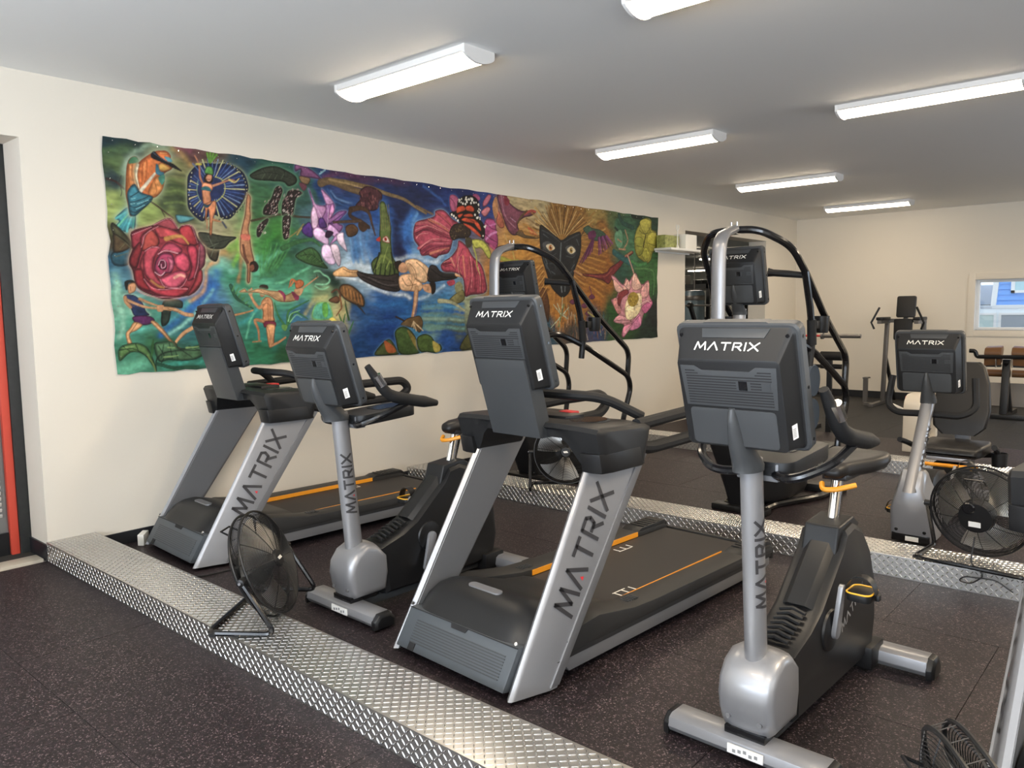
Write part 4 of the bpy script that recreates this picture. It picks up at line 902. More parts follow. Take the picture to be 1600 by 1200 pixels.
# ================================================================== painted canvas mural: paint strokes in millimetres on the canvas
MURAL_BG = '''23,1534,1f3b45 170,1568,2a4040 99,1419,5a7045 71,1310,33474a 40,1139,9aa860 168,1171,7f9050 433,1550,7d8a6a 503,1582,8a5a5a 620,1553,6a4a4a 542,1444,8a8a5a 463,1265,5a6b3e 466,1154,44523a 295,1095,8fa058 48,927,5a5a3a 2,848,4a4030 17,755,2f6078 55,679,5a8a98 44,498,6fa890 52,281,4f9880 63,105,3f7a62 37,28,5a9a80 310,182,3a6b48 491,81,2f5a48 274,341,4a8a78 435,360,2f6a70 561,488,3a6fa0 717,639,3a6aa0 798,735,6fb0a0 738,841,b09068 665,768,8fae88 834,926,78a048 794,853,a08050 926,691,2f8060 712,69,2a7a68 735,968,8a8a70 813,1010,a09878 1018,1464,2a4a5a 1241,1554,2f5a50 1119,1331,3f6a48 1223,1194,3a6a3c 1100,940,4a8a4a 1328,1002,3f7a38 1265,889,2f6a40 1090,743,5aa888 1375,752,3f8060 1522,1372,355a50 1573,1146,4a6a70 1470,1533,2a5a50 1710,1442,2a4878 1842,1551,3a4a78 2108,1555,4a3a58 1963,1309,2a4a7a 2081,882,4a78a8 1974,780,a8c0d0 1499,858,3a6a58 1803,657,1f3a30 1547,574,5aa080 1308,573,4f9a80 1668,496,9aa878 1860,441,b0a878 1477,392,3a7090 2061,384,2a5a8a 2194,213,1f4a80 2048,78,1f4a78 1177,245,2f8a80 1114,97,2f7a5a 1342,59,2a5a3a 2390,1559,2a3a68 2848,1552,1f3060 2686,1431,1f2f58 3179,1526,22407a 3399,1579,1f2f60 2378,1233,2a5a98 2676,1140,3a78b8 2531,1359,1f2f58 2554,959,1a2858 2367,951,3a6aa0 2111,773,b8c8d0 2745,850,6a98c0 3067,648,5a88b0 2036,617,8aa4b8 2350,495,2a6098 2652,436,2a68a0 3148,494,3f80a8 2972,311,7a9a88 2723,196,3a7898 2342,266,1f4a88 3136,121,2a5a98 3310,19,1f4a80 2260,39,1f4a80 3367,431,9aa080 3272,242,6a7050 3447,45,5a5a38 3766,1469,2f4a88 4010,1424,b88050 4114,1532,b8a880 4538,1551,b0a078 4106,1166,b08848 4311,974,b88838 4098,763,b88030 4631,421,a87828 4862,347,b07828 3892,626,a87838 5622,1520,a08848 4877,1461,8a6428 5239,1489,9a7030 5754,1263,a06c28 5820,880,a06820 5616,568,a87028 5289,304,a07028 6031,1552,5a6a40 6173,1446,3a6a50 6318,1176,4a7a58 6172,891,2f5a4a 6774,1488,2a4a3a 6855,910,3a6a38 6699,490,3a6a38 6027,332,2f5a2a 6907,320,2a3030 6779,68,2a3a30 6170,87,3a5a30 4742,190,3a5868 5224,117,4a4a48 5613,183,3a4a70 4517,281,5a5048'''
MURAL_OPS = '''W 8fa890 33.8 20.3|136,1367 153,1437 205,1511 332,1563 403,1573
W 55704a 39.8 39.8|18,1485 77,1500 178,1521
W a88a50 28.2 28.2|460,1560 518,1547 603,1473
W 8a5060 35.4 35.4|505,1587 608,1566
W 3a4a30 15.5 15.5|414,1379 472,1390 554,1390
W 6f8248 15.5 15.5|412,1344 470,1354 552,1354
W 3a4a30 15.5 15.5|409,1302 468,1312 549,1311
W 6f8248 15.5 15.5|407,1260 465,1269 547,1268
W 3a4a30 15.5 15.5|404,1217 463,1226 544,1225
W 6f8248 15.5 15.5|402,1175 461,1184 542,1182
W 8fc0a8 32.6 32.6|31,662 54,447 25,260
W 5fb0a0 28.3 28.3|61,259 205,302 383,346 556,503
W 2f70b0 39.2 39.2|318,250 467,384 686,544 766,627
W 8fc8b8 21.7 21.7|379,267 549,383 731,585
W 2a6aa8 50.6 50.6|618,483 688,585 771,688
W c0986a 22.1 22.1|556,503 666,585 695,727 776,791
W 70b898 56.7 56.7|19,14 114,46 192,80
W 3f9a88 34.4 34.4|305,24 448,55 595,56 703,60
W a07a50 20.2 20.2|923,642 958,804 949,964
W 78b040 28.0 28.0|894,762 934,843 922,963
W 3f8a3a 41.3 41.3|1149,811 1173,936 1271,1016
W 6ab890 24.7 24.7|1106,686 1176,796 1323,902
W 2f5a3a 33.2 33.2|1173,729 1301,834 1439,856
W 3a7a58 33.4 33.4|1218,706 1356,777 1535,774
W 4a8a50 13.2 13.2|1115,687 1107,908
W 4a8a50 13.2 13.2|1129,687 1163,919
W 4a8a50 13.2 13.2|1143,687 1220,930
W 4a8a50 13.3 13.3|1157,688 1277,941
W 4a8a50 13.3 13.3|1171,688 1335,953
W 4a8a50 13.3 13.3|1185,688 1394,964
W 4a8a50 13.3 13.3|1199,688 1454,976
W 3f7a58 28.0 28.0|1100,668 1262,721 1512,713 1654,746
W 6ab890 17.8 17.8|1242,642 1426,696 1602,774
W 8fd0a8 10.4 10.4|1627,730 1689,739 1759,673 1721,635 1640,641
W 8fd0a8 7.5 7.5|1631,626 1683,597 1738,612
W 3fa0a0 27.7 27.7|929,313 1007,353 1089,450
W 6ac0a0 15.4 15.4|984,214 1004,298 1055,395
W b8b078 29.6 29.6|1515,388 1589,477 1716,537
P 5aa890 8fc870 12 - 25|1586,417 1633,477 1732,484 1767,446 1782,354 1671,333 1583,350
P 6ab050 - 25 - 25|1686,469 1732,476 1737,385 1709,355 1683,386
W c8d4dc 29.7 29.7|1890,767 2009,811 2234,777 2475,855 2668,906 2948,858 3075,923
W d0d8dc 26.9 26.9|1838,698 2106,662 2353,581 2578,553 2654,510
W b8ccd8 23.8 23.8|2733,495 2980,586 3109,648
W 6a9cc8 24.4 24.4|1986,1068 1997,933 2027,825
W 4f86b8 24.6 24.6|2045,1072 2057,936 2087,827
W 6a9cc8 24.7 24.7|2106,1076 2117,939 2148,830
W 4f86b8 24.9 24.9|2167,1079 2179,942 2210,832
W 2f78b0 24.0 24.0|2812,465 3061,482 3367,450
W 5a98b8 24.0 24.0|2811,435 3061,451 3366,418
W 2a68a8 24.0 24.0|2810,390 3059,405 3365,370
W 4f88a0 24.1 24.1|2808,344 3058,359 3364,323
W 8fa898 24.1 24.1|2807,314 3057,328 3363,291
W 3f7898 24.1 24.1|2806,277 3056,289 3362,251
W 6f9890 24.1 24.1|2805,239 3054,251 3360,211
W 2a5a98 24.1 24.1|2803,194 3053,204 3359,163
W 2f70a8 30.9 30.9|2169,481 2349,458 2576,480
W 1f5088 30.9 30.9|2167,411 2346,386 2573,407
W 2a6098 30.9 30.9|2163,327 2343,300 2570,319
W 1f4a80 31.0 31.0|2160,242 2340,214 2567,231
W 5a3a58 36.8 36.8|1810,1571 2041,1572 2264,1543 2691,1561
W 1f3068 57.8 57.8|2691,1575 2970,1561 3310,1566
W 3a68a8 20.6 20.6|2848,1549 3009,1491 3133,1412
W 3a7ac0 43.6 43.6|2680,1257 2598,1106 2669,936
W 6aa0d0 26.4 26.4|2760,1292 2698,1200 2714,1113
W 141f48 64.4 64.4|2528,1273 2503,1100 2553,930
W 6a4060 34.8 34.8|1734,1514 1841,1544 2109,1575
W 6f90b8 15.8 15.8|1804,1417 1877,1354 2008,1331
W 3f6898 12.3 12.3|1773,1432 1832,1332 1984,1293
L 4a302c 8.7 6.0|14,1306 72,1293 122,1251 182,1237 309,1174 392,1118 448,1080
L 3a2824 4.1 4.1|99,1256 104,1229 96,1202
L 2a2a2a 4.0 4.0|92,1295 111,1337
L 3a2a24 4.9 4.9|364,1137 390,1083
P 3f9098 2a5a68 12 9ac0b0 10|51,1050 79,1086 135,1131 182,1121 181,991 147,989 118,960 79,978 54,996 76,1032
L 5ab0b0 6.1 8.9|141,1111 57,1050
L 6ac0a0 6.1 8.9|147,1098 67,997
L 4aa0a8 6.2 8.9|153,1092 96,979
L 5ab8b8 6.2 8.9|163,1086 122,967
L 3f9890 6.2 8.9|176,1087 167,990
P c07838 8a5028 20 a8b8a0 16|128,1238 150,1382 174,1453 216,1479 238,1448 222,1343 231,1269 206,1185 173,1086 145,1077 136,1151
P 3f7a58 - 25 - 25|166,1425 188,1465 223,1476 235,1447 200,1429
P c07038 94502c 20 b0b898 16|211,1267 210,1376 242,1448 314,1505 366,1540 423,1548 458,1518 455,1468 467,1428 407,1386 404,1343 371,1256 318,1209 242,1216
P c88848 a86a34 14 - 25|294,1276 348,1358 392,1377 404,1343 378,1264 319,1216 284,1227
L d8d0b0 8.9 5.5|230,1426 212,1349 221,1268
L d8d0b8 8.4 13.9|342,1378 290,1317 230,1249
P 20242a - 25 - 25|321,1506 344,1530 385,1501 454,1461 446,1446 383,1466 327,1480
P 5a98a0 - 25 - 25|413,1505 449,1503 470,1477 441,1473
P 1a1c20 - 25 - 25|447,1467 483,1458 540,1415 482,1430 446,1443
P c8a050 a86830 10 - 25|367,1443 397,1461 446,1439 452,1419 408,1400 372,1409
P 3a7080 - 25 - 25|353,1442 367,1443 379,1403 407,1393 391,1370 349,1379
P 4a8a78 - 25 - 25|362,1353 406,1379 404,1336 381,1306
P 3a7a88 27505c 16 - 25|141,1233 192,1293 230,1242 312,1216 281,1164 222,1111 179,1073 146,1084 140,1152
L 1f3038 4.1 4.1|159,1201 195,1225 216,1241
L 1f3038 4.1 4.1|157,1167 199,1177 277,1212
L 1f3038 4.1 4.1|149,1139 196,1136 297,1200
L 1f3038 4.1 4.1|154,1105 187,1101 259,1149
L 9ad0d0 2.7 2.7|165,1188 193,1197
L 9ad0d0 2.7 2.7|197,1157 282,1192
L 9ad0d0 2.7 2.7|189,1122 252,1155
L 9ad0d0 2.7 2.7|157,1153 184,1159
P 4a4a34 2a2a22 18 - 25|29,1021 80,985 141,893 138,838 72,849 25,954
P 2f5a68 1f3a44 14 - 25|22,819 134,862 136,749 35,736
P 5a4a34 2a2420 14 - 25|30,949 134,862 31,820
P 4a4436 23231f 16 c8b898 8|622,956 688,990 786,975 777,801 721,799 681,858
L 20201c 6.1 6.1|681,868 738,922 785,955
P 3f4438 20231f 12 c0b890 8|630,983 671,998 821,982 935,976 875,933 816,884 719,880 653,921
L 1a1f1c 3.2 3.2|660,934 763,927 877,959
P 4f8a90 27484c 10 - 25|464,1103 531,1108 619,1100 566,1067 490,1048
P 2f3c34 1a221e 12 - 25|352,494 433,508 488,494 480,444 409,444 373,346 322,318 321,387
P 8a3440 5a2430 25 c8a890 10|149,965 304,1023 425,1080 486,1006 565,1041 605,1014 632,936 677,878 676,767 641,716 648,645 580,554 474,523 363,508 276,533 174,589 152,703 132,758 152,863
P 9a3a48 5a202c 14 - 25|153,956 298,1013 292,994 223,942 200,884 147,853
P a04a54 5a2630 14 - 25|304,1023 415,1079 486,1006 420,992 342,1016
P a04840 5a2428 14 - 25|208,856 232,942 292,994 337,929 314,871 236,838
P b04a50 6a2a34 14 - 25|312,1004 372,1018 499,978 557,912 515,890 386,932 338,939
P a83a44 5a202c 14 - 25|502,1027 565,1041 604,994 620,905 547,902 489,977
P 8a3038 50202a 14 - 25|139,787 182,892 210,884 216,828 182,722 141,740
P 8a2c34 501c26 14 - 25|162,703 219,714 234,638 277,562 174,599
P a83c50 5a2034 14 - 25|535,881 598,894 625,816 597,674 532,643 569,744
P 8a4a58 5a3040 14 - 25|632,936 681,858 671,767 631,726 625,816
P a04048 5a2028 14 - 25|620,715 652,716 642,635 558,544 527,543 584,634
P a04a50 6a2a34 14 - 25|202,742 234,819 238,714 218,704
P a83a48 5a1f2c 14 - 25|225,657 289,600 357,582 520,603 533,563 454,523 334,533 259,571
P b04a58 6a2838 14 - 25|236,838 276,873 339,872 311,803 296,726 322,659 368,601 357,586 253,648 228,714
P b84f66 6a2840 14 - 25|332,833 375,898 435,906 503,860 471,829 382,845 331,814
P c04f66 7a2c44 14 - 25|449,809 512,841 561,793 557,723 515,702 456,740
P c45a70 7a2c44 14 - 25|336,649 392,680 464,711 525,703 528,653 458,592 377,592
P a04060 50203c 14 - 25|302,735 330,804 371,835 430,827 447,769 423,700 383,689 352,669 314,688
P d07a90 8a3c58 14 - 25|399,807 443,779 434,720 398,699 407,758
P 5a2038 3a1428 14 - 25|327,756 359,791 392,767 384,719 345,717
L d8a0b0 3.9 3.9|332,746 348,780 378,777 380,738 355,727 352,752
L e0b0b8 3.9 3.9|304,697 342,674 373,699
L b88a48 17.5 7.8|386,932 498,958 547,907
L b07a48 9.6 9.6|272,639 318,601 357,591
L e0a8b0 3.9 3.9|331,823 382,850 471,834
L e8a898 11.8 11.8|441,661 483,682 513,673
L d0909a 2.8 2.8|153,947 293,1008
L d0909a 2.9 2.9|309,1023 419,1075 481,1011
L d0909a 2.8 2.8|209,865 242,952 342,1016
L d0909a 2.9 2.9|502,1032 585,1033 620,916
L d0909a 2.9 2.9|225,647 288,581 457,583 531,583
L d0909a 2.8 2.8|154,580 256,532 474,518
L d0909a 2.9 2.9|236,838 285,871 334,867
L d0909a 2.9 2.9|336,649 368,596 478,593 528,653
L d0909a 3.0 3.0|629,886 623,765 586,664
P 25345c 1a2440 30 a8b088 10|570,1342 593,1412 670,1484 779,1504 905,1507 1011,1468 1051,1387 1040,1314 960,1188 870,1102 746,1131 675,1075 629,1091 585,1131 561,1185
L 5a78a8 3.2 5.1|705,1391 621,1479
L 8098b8 3.2 5.1|719,1400 656,1501
L c8c890 3.2 5.1|733,1407 695,1517
L 46649a 3.2 5.1|748,1411 734,1529
L 5a78a8 3.2 5.1|764,1414 775,1537
L 8098b8 3.2 5.1|779,1414 816,1538
L c8c890 3.2 5.1|794,1412 855,1534
L 46649a 3.2 5.1|807,1407 893,1524
L 5a78a8 3.2 5.2|820,1401 927,1510
L 8098b8 3.2 5.2|831,1392 957,1490
L c8c890 3.2 5.2|840,1382 982,1465
L 46649a 3.2 5.2|847,1370 1001,1437
L 5a78a8 3.2 5.2|852,1357 1014,1406
L 8098b8 3.2 5.2|854,1343 1019,1372
L c8c890 3.2 5.2|853,1328 1018,1337
L 46649a 3.2 5.2|850,1313 1011,1302
L 5a78a8 3.2 5.2|844,1299 996,1267
L 8098b8 3.2 5.2|837,1286 974,1234
L c8c890 3.2 5.2|827,1273 947,1203
L 46649a 3.2 5.2|815,1262 916,1176
L 5a78a8 3.2 5.2|802,1252 880,1152
L 8098b8 3.2 5.1|787,1244 841,1134
L c8c890 3.2 5.1|772,1239 801,1121
L 46649a 3.2 5.1|757,1235 759,1113
L 5a78a8 3.2 5.1|741,1234 719,1111
L 8098b8 3.2 5.1|726,1235 680,1113
L 5a78a8 3.2 5.1|709,1202 688,1139
L c8c080 3.2 5.1|696,1205 666,1144
L 3f5a90 3.2 5.1|683,1210 646,1152
L 5a78a8 3.2 5.1|672,1217 627,1163
L c8c080 3.2 5.1|663,1225 611,1177
L 3f5a90 3.2 5.1|654,1234 598,1193
L 5a78a8 3.2 5.1|648,1245 587,1211
L c8c080 3.2 5.1|643,1257 579,1230
L 3f5a90 3.2 5.0|640,1269 574,1251
L 5a78a8 3.2 5.0|639,1282 573,1272
L c8c080 3.2 5.0|640,1295 574,1294
L 3f5a90 3.2 5.0|642,1308 579,1316
L 5a78a8 3.2 5.0|647,1321 587,1337
L c8c080 3.2 5.0|654,1334 598,1358
L 3f5a90 3.2 5.1|663,1346 611,1378
L 5a78a8 3.2 5.1|672,1357 627,1396
D 181c28 8.3|742,1509
D c8c4a0 3.8|741,1508
D 181c28 8.3|773,1516
D c8c4a0 3.8|772,1515
D 181c28 8.3|804,1520
D c8c4a0 3.8|803,1519
D 181c28 8.4|836,1520
D c8c4a0 3.9|834,1520
D 181c28 8.4|866,1518
D c8c4a0 3.9|864,1517
D 181c28 8.4|896,1513
D c8c4a0 3.9|893,1511
D 181c28 8.5|924,1503
D c8c4a0 3.9|921,1502
D 181c28 8.5|950,1492
D c8c4a0 3.9|946,1490
D 181c28 8.5|973,1477
D c8c4a0 3.9|969,1476
D 181c28 8.5|994,1459
D c8c4a0 3.9|989,1459
D 181c28 8.6|1011,1439
D c8c4a0 4.0|1007,1438
D 181c28 8.6|1024,1417
D c8c4a0 4.0|1020,1417
D 181c28 8.6|1034,1393
D c8c4a0 4.0|1030,1393
D 181c28 8.6|1040,1368
D c8c4a0 4.0|1036,1368
D 181c28 8.6|1042,1342
D c8c4a0 4.0|1038,1342
D 181c28 8.6|1040,1315
D c8c4a0 4.0|1036,1316
D 181c28 8.6|1033,1288
D c8c4a0 4.0|1029,1289
D 181c28 8.6|1023,1261
D c8c4a0 4.0|1019,1263
D 181c28 8.6|1009,1236
D c8c4a0 4.0|1005,1238
D 181c28 8.6|991,1211
D c8c4a0 4.0|988,1213
D 181c28 8.6|971,1187
D c8c4a0 4.0|967,1190
D 181c28 8.6|947,1166
D c8c4a0 3.9|944,1169
D 181c28 8.5|921,1148
D c8c4a0 3.9|918,1151
D 181c28 8.5|893,1131
D c8c4a0 3.9|890,1134
D 181c28 8.5|863,1118
D c8c4a0 3.9|860,1121
D 181c28 8.4|832,1107
D c8c4a0 3.9|830,1111
D 181c28 8.4|800,1100
D c8c4a0 3.9|799,1103
D 181c28 8.4|769,1095
D c8c4a0 3.9|768,1099
D 181c28 8.3|738,1094
D c8c4a0 3.9|737,1097
D 181c28 8.3|707,1096
D c8c4a0 3.8|707,1100
D 181c28 8.3|678,1101
D c8c4a0 3.8|678,1104
D 181c28 8.3|650,1109
D c8c4a0 3.8|650,1112
D 181c28 8.2|624,1120
D c8c4a0 3.8|625,1123
D 181c28 8.2|601,1133
D c8c4a0 3.8|602,1136
D d0ccb0 4.4|610,1414
D d0ccb0 4.4|603,1383
D d0ccb0 4.4|596,1351
D d0ccb0 4.4|589,1319
D d0ccb0 4.4|582,1287
D d0ccb0 4.4|575,1255
D d0ccb0 4.4|578,1224
D d0ccb0 4.4|582,1193
D d0ccb0 4.4|586,1162
L b8b858 3.8 3.8|788,1407 836,1396 862,1348 844,1281 785,1228
L 8fb090 3.2 3.2|653,1363 639,1286 662,1213
L b88060 5.6 9.4|636,1536 655,1507 669,1465 672,1390 693,1342
L c08a68 9.6 5.1|757,1336 820,1362 899,1394 942,1395
L c8b838 7.5 7.5|650,1478 683,1483
L d0c070 9.1 3.9|899,1397 942,1382 979,1412
P c88a64 a06844 8 - 25|682,1341 717,1358 757,1349 763,1318 740,1284 744,1233 722,1200 685,1203 678,1252
P c08058 8a5838 8 - 25|685,1196 751,1228 782,1224 775,1159 751,1093 738,977 721,976 723,1091 717,1167 688,1063 693,1165
L b07850 10.3 5.1|751,1093 813,1082
L 4a5060 9.1 9.1|826,1080 853,1043
L 3a3a34 7.7 7.7|731,977 715,931
L a87858 6.4 6.4|703,1090 703,1026
P 2f6a70 - 25 - 25|674,1315 709,1331 742,1322 748,1297 707,1300 677,1300
P 2a4a58 - 25 - 25|682,1202 722,1200 758,1228 721,1180 694,1178
P 2a1c1c - 25 - 25|698,1381 720,1421 762,1426 769,1376 744,1354 710,1357
P c08a68 - 25 - 25|715,1389 734,1416 761,1413 756,1381 734,1366
L 7a2028 3.2 3.2|722,1383 746,1383
P 5a9048 2f5a38 8 - 25|707,1426 719,1465 744,1478 771,1471 775,1421 734,1420
L 6a9a38 5.7 10.2|745,1506 732,1568
L 6a9a38 5.7 10.2|749,1507 756,1577
L 6a9a38 5.7 10.2|752,1507 780,1574
L 6a9a38 5.7 10.2|755,1504 804,1571
P a87a58 6a4838 10 d0b890 8|1036,1299 1067,1286 1059,1213 1059,1132 1037,1050 1047,970 1052,889 1075,800 1045,758 1030,644 1003,644 1010,766 961,852 955,916 979,1046 1012,1161
P b86a58 - 25 - 25|972,998 1039,1002 1047,970 1019,952 975,966
P 33241f - 25 - 25|1042,791 1084,801 1111,761 1089,723 1043,718 1036,758
P 8a5a44 - 25 - 25|1036,762 1064,775 1072,743 1043,722
L 6a4434 11.3 11.3|982,918 995,838 1020,790
P 3a4034 20261f 14 6a9a78 14|1066,1450 1146,1504 1278,1548 1392,1525 1478,1485 1475,1434 1405,1402 1358,1430 1253,1427 1124,1420
L 5a6450 3.3 3.3|1200,1478 1170,1434
L 5a6450 3.3 3.3|1256,1484 1226,1440
L 5a6450 3.3 3.3|1313,1491 1283,1446
L 5a6450 3.3 3.3|1371,1498 1340,1453
L 4a3c2c 9.7 9.7|1063,1108 1193,1142 1327,1178 1473,1172 1615,1175
L 8a7a48 5.9 5.9|1386,997 1468,1053 1531,1117
P 2c2422 1a1414 8 8fa888 6|1279,1372 1318,1397 1350,1371 1334,1320 1302,1250 1299,1192 1231,1162 1166,1165 1178,1223 1237,1286
P 2c2422 1a1414 8 8fa888 6|1404,1368 1473,1384 1532,1364 1470,1316 1446,1229 1424,1177 1336,1170 1341,1270 1382,1333
P 2c2422 1a1414 8 8fa888 6|1115,1071 1192,1134 1210,1119 1160,1042 1130,991 1103,997
P 2c2422 1a1414 8 8fa888 6|1340,1154 1414,1168 1400,1074 1386,997 1337,995
L 8a6a6a 3.3 3.3|1213,1221 1206,1213
L c0a8a0 3.3 3.3|1290,1236 1283,1228
L a89090 3.3 3.3|1253,1182 1246,1175
L a89090 3.3 3.3|1218,1258 1211,1250
L a89090 3.3 3.3|1247,1224 1240,1216
L d8d0c8 3.3 3.3|1261,1271 1254,1263
L c0a8a0 3.3 3.3|1285,1230 1278,1222
L c0a8a0 3.3 3.3|1265,1282 1258,1274
L 8a6a6a 3.3 3.3|1224,1281 1217,1273
L a89090 3.3 3.3|1239,1204 1232,1196
L a89090 3.3 3.3|1265,1183 1258,1175
L d8d0c8 3.3 3.3|1269,1223 1262,1215
L d8d0c8 3.3 3.3|1289,1280 1282,1272
L a89090 3.3 3.3|1244,1257 1237,1249
L a89090 3.3 3.3|1273,1191 1266,1183
L 8a6a6a 3.3 3.3|1244,1242 1237,1234
L d8d0c8 3.3 3.3|1248,1240 1241,1232
L c0a8a0 3.3 3.3|1288,1212 1281,1204
L d8d0c8 3.3 3.3|1281,1176 1274,1168
L c0a8a0 3.3 3.3|1267,1251 1260,1243
L 8a6a6a 3.3 3.3|1269,1265 1262,1257
L a89090 3.3 3.3|1222,1278 1215,1270
L a89090 3.3 3.3|1195,1190 1188,1182
L a89090 3.3 3.3|1291,1289 1284,1281
L c0a8a0 3.3 3.3|1272,1188 1265,1180
L a89090 3.3 3.3|1254,1200 1247,1192
L 8a6a6a 3.3 3.3|1269,1251 1262,1243
L 8a6a6a 3.3 3.3|1241,1172 1234,1164
L c0a8a0 3.3 3.3|1190,1269 1183,1261
L 8a6a6a 3.3 3.3|1291,1178 1284,1170
L c0a8a0 3.3 3.3|1258,1270 1251,1262
L 8a6a6a 3.3 3.3|1299,1253 1292,1244
L a89090 3.3 3.3|1294,1187 1287,1179
L a89090 3.3 3.3|1228,1185 1221,1177
L c0a8a0 3.3 3.3|1316,1334 1309,1325
L 8a6a6a 3.3 3.3|1313,1299 1306,1291
L d8d0c8 3.3 3.3|1303,1320 1296,1312
L 8a6a6a 3.3 3.3|1335,1351 1328,1343
L c0a8a0 3.3 3.3|1309,1338 1302,1330
L 8a6a6a 3.3 3.3|1324,1295 1317,1287
L d8d0c8 3.3 3.3|1278,1328 1271,1320
L a89090 3.3 3.3|1280,1327 1273,1319
L 8a6a6a 3.3 3.3|1296,1299 1289,1291
L c0a8a0 3.3 3.3|1325,1392 1318,1383
L 8a6a6a 3.3 3.3|1339,1393 1332,1385
L 8a6a6a 3.3 3.3|1293,1345 1286,1337
L 8a6a6a 3.3 3.3|1289,1371 1282,1363
L a89090 3.3 3.3|1330,1368 1323,1360
L d8d0c8 3.4 3.4|1356,1207 1349,1199
L 8a6a6a 3.4 3.4|1380,1305 1373,1297
L a89090 3.4 3.4|1374,1310 1366,1302
L 8a6a6a 3.4 3.4|1412,1329 1405,1321
L d8d0c8 3.4 3.4|1437,1236 1429,1228
L d8d0c8 3.4 3.4|1387,1203 1380,1194
L d8d0c8 3.4 3.4|1355,1218 1348,1210
L d8d0c8 3.4 3.4|1432,1273 1425,1265
L d8d0c8 3.4 3.4|1426,1340 1418,1332
L d8d0c8 3.4 3.4|1375,1204 1368,1196
L c0a8a0 3.4 3.4|1431,1290 1424,1282
L d8d0c8 3.4 3.4|1425,1289 1418,1281
L 8a6a6a 3.4 3.4|1389,1257 1381,1249
L 8a6a6a 3.4 3.4|1392,1239 1384,1231
L a89090 3.4 3.4|1389,1276 1381,1267
L a89090 3.3 3.3|1367,1339 1360,1331
L d8d0c8 3.4 3.4|1398,1182 1391,1174
L 8a6a6a 3.3 3.3|1353,1264 1346,1256
L c0a8a0 3.4 3.4|1397,1197 1389,1189
L c0a8a0 3.4 3.4|1425,1186 1418,1178
L d8d0c8 3.4 3.4|1428,1339 1420,1330
L c0a8a0 3.4 3.4|1430,1199 1423,1190
L d8d0c8 3.3 3.3|1349,1217 1342,1209
L c0a8a0 3.4 3.4|1398,1304 1390,1296
L c0a8a0 3.4 3.4|1398,1276 1391,1267
L a89090 3.4 3.4|1383,1300 1376,1292
L d8d0c8 3.4 3.4|1428,1336 1421,1328
L c0a8a0 3.4 3.4|1367,1253 1360,1245
L d8d0c8 3.4 3.4|1363,1211 1356,1203
L a89090 3.4 3.4|1430,1345 1423,1337
L 8a6a6a 3.3 3.3|1356,1295 1348,1287
L c0a8a0 3.4 3.4|1406,1259 1399,1251
L c0a8a0 3.4 3.4|1391,1215 1383,1207
L c0a8a0 3.4 3.4|1427,1218 1420,1210
L c0a8a0 3.3 3.3|1364,1328 1357,1320
L a89090 3.4 3.4|1432,1332 1425,1324
L 8a6a6a 3.4 3.4|1380,1290 1373,1282
L 8a6a6a 3.4 3.4|1386,1279 1379,1270
L 8a6a6a 3.4 3.4|1385,1310 1378,1302
L c0a8a0 3.4 3.4|1392,1322 1384,1314
L c0a8a0 3.4 3.4|1500,1366 1493,1358
L a89090 3.4 3.4|1485,1391 1478,1382
L a89090 3.4 3.4|1487,1334 1479,1326
L a89090 3.4 3.4|1493,1392 1486,1383
L 8a6a6a 3.4 3.4|1427,1340 1419,1332
L a89090 3.4 3.4|1467,1339 1460,1331
L 8a6a6a 3.4 3.4|1424,1371 1417,1363
L a89090 3.4 3.4|1499,1390 1492,1381
L c0a8a0 3.4 3.4|1447,1380 1440,1372
L 8a6a6a 3.4 3.4|1525,1369 1518,1361
L a89090 3.4 3.4|1434,1336 1427,1328
L c0a8a0 3.4 3.4|1494,1338 1486,1330
L a89090 3.4 3.4|1510,1342 1503,1333
L c0a8a0 3.4 3.4|1436,1330 1429,1322
L a89090 3.4 3.4|1478,1350 1471,1342
L c0a8a0 3.4 3.4|1443,1387 1435,1379
L a89090 3.4 3.4|1350,1130 1343,1122
L 8a6a6a 3.4 3.4|1387,1014 1380,1005
L d8d0c8 3.4 3.4|1391,1144 1384,1136
L c0a8a0 3.4 3.4|1349,1040 1342,1032
L d8d0c8 3.4 3.4|1373,1024 1366,1016
L d8d0c8 3.4 3.4|1392,1115 1384,1107
L a89090 3.4 3.4|1380,1084 1373,1076
L 8a6a6a 3.4 3.4|1358,1062 1351,1054
L a89090 3.4 3.4|1372,1010 1365,1002
L a89090 3.4 3.4|1369,1009 1362,1001
L a89090 3.4 3.4|1388,1011 1381,1003
L a89090 3.4 3.4|1380,1041 1373,1033
L d8d0c8 3.4 3.4|1354,1090 1347,1082
L a89090 3.4 3.4|1354,1076 1347,1068
L a89090 3.4 3.4|1395,1076 1388,1068
L d8d0c8 3.4 3.4|1375,1026 1368,1018
L 8a6a6a 3.4 3.4|1362,1119 1355,1111
L 8a6a6a 3.4 3.4|1393,1028 1386,1020
L 8a6a6a 3.4 3.4|1379,1026 1372,1018
L 8a6a6a 3.4 3.4|1394,1106 1387,1098
L d8d0c8 3.4 3.4|1372,1093 1365,1085
L a89090 3.4 3.4|1378,1115 1371,1107
L a89090 3.4 3.4|1389,1129 1382,1121
L c0a8a0 3.4 3.4|1385,1120 1378,1112
L a89090 3.3 3.3|1151,1036 1145,1028
L c0a8a0 3.3 3.3|1171,1022 1164,1014
L d8d0c8 3.3 3.3|1153,1085 1146,1077
L c0a8a0 3.3 3.3|1162,1031 1155,1023
L d8d0c8 3.3 3.3|1183,1025 1176,1017
L d8d0c8 3.3 3.3|1179,1032 1172,1024
L c0a8a0 3.3 3.3|1131,1037 1124,1029
L c0a8a0 3.3 3.3|1182,1084 1176,1076
L c0a8a0 3.3 3.3|1141,1065 1134,1057
L 8a6a6a 3.3 3.3|1128,1080 1121,1072
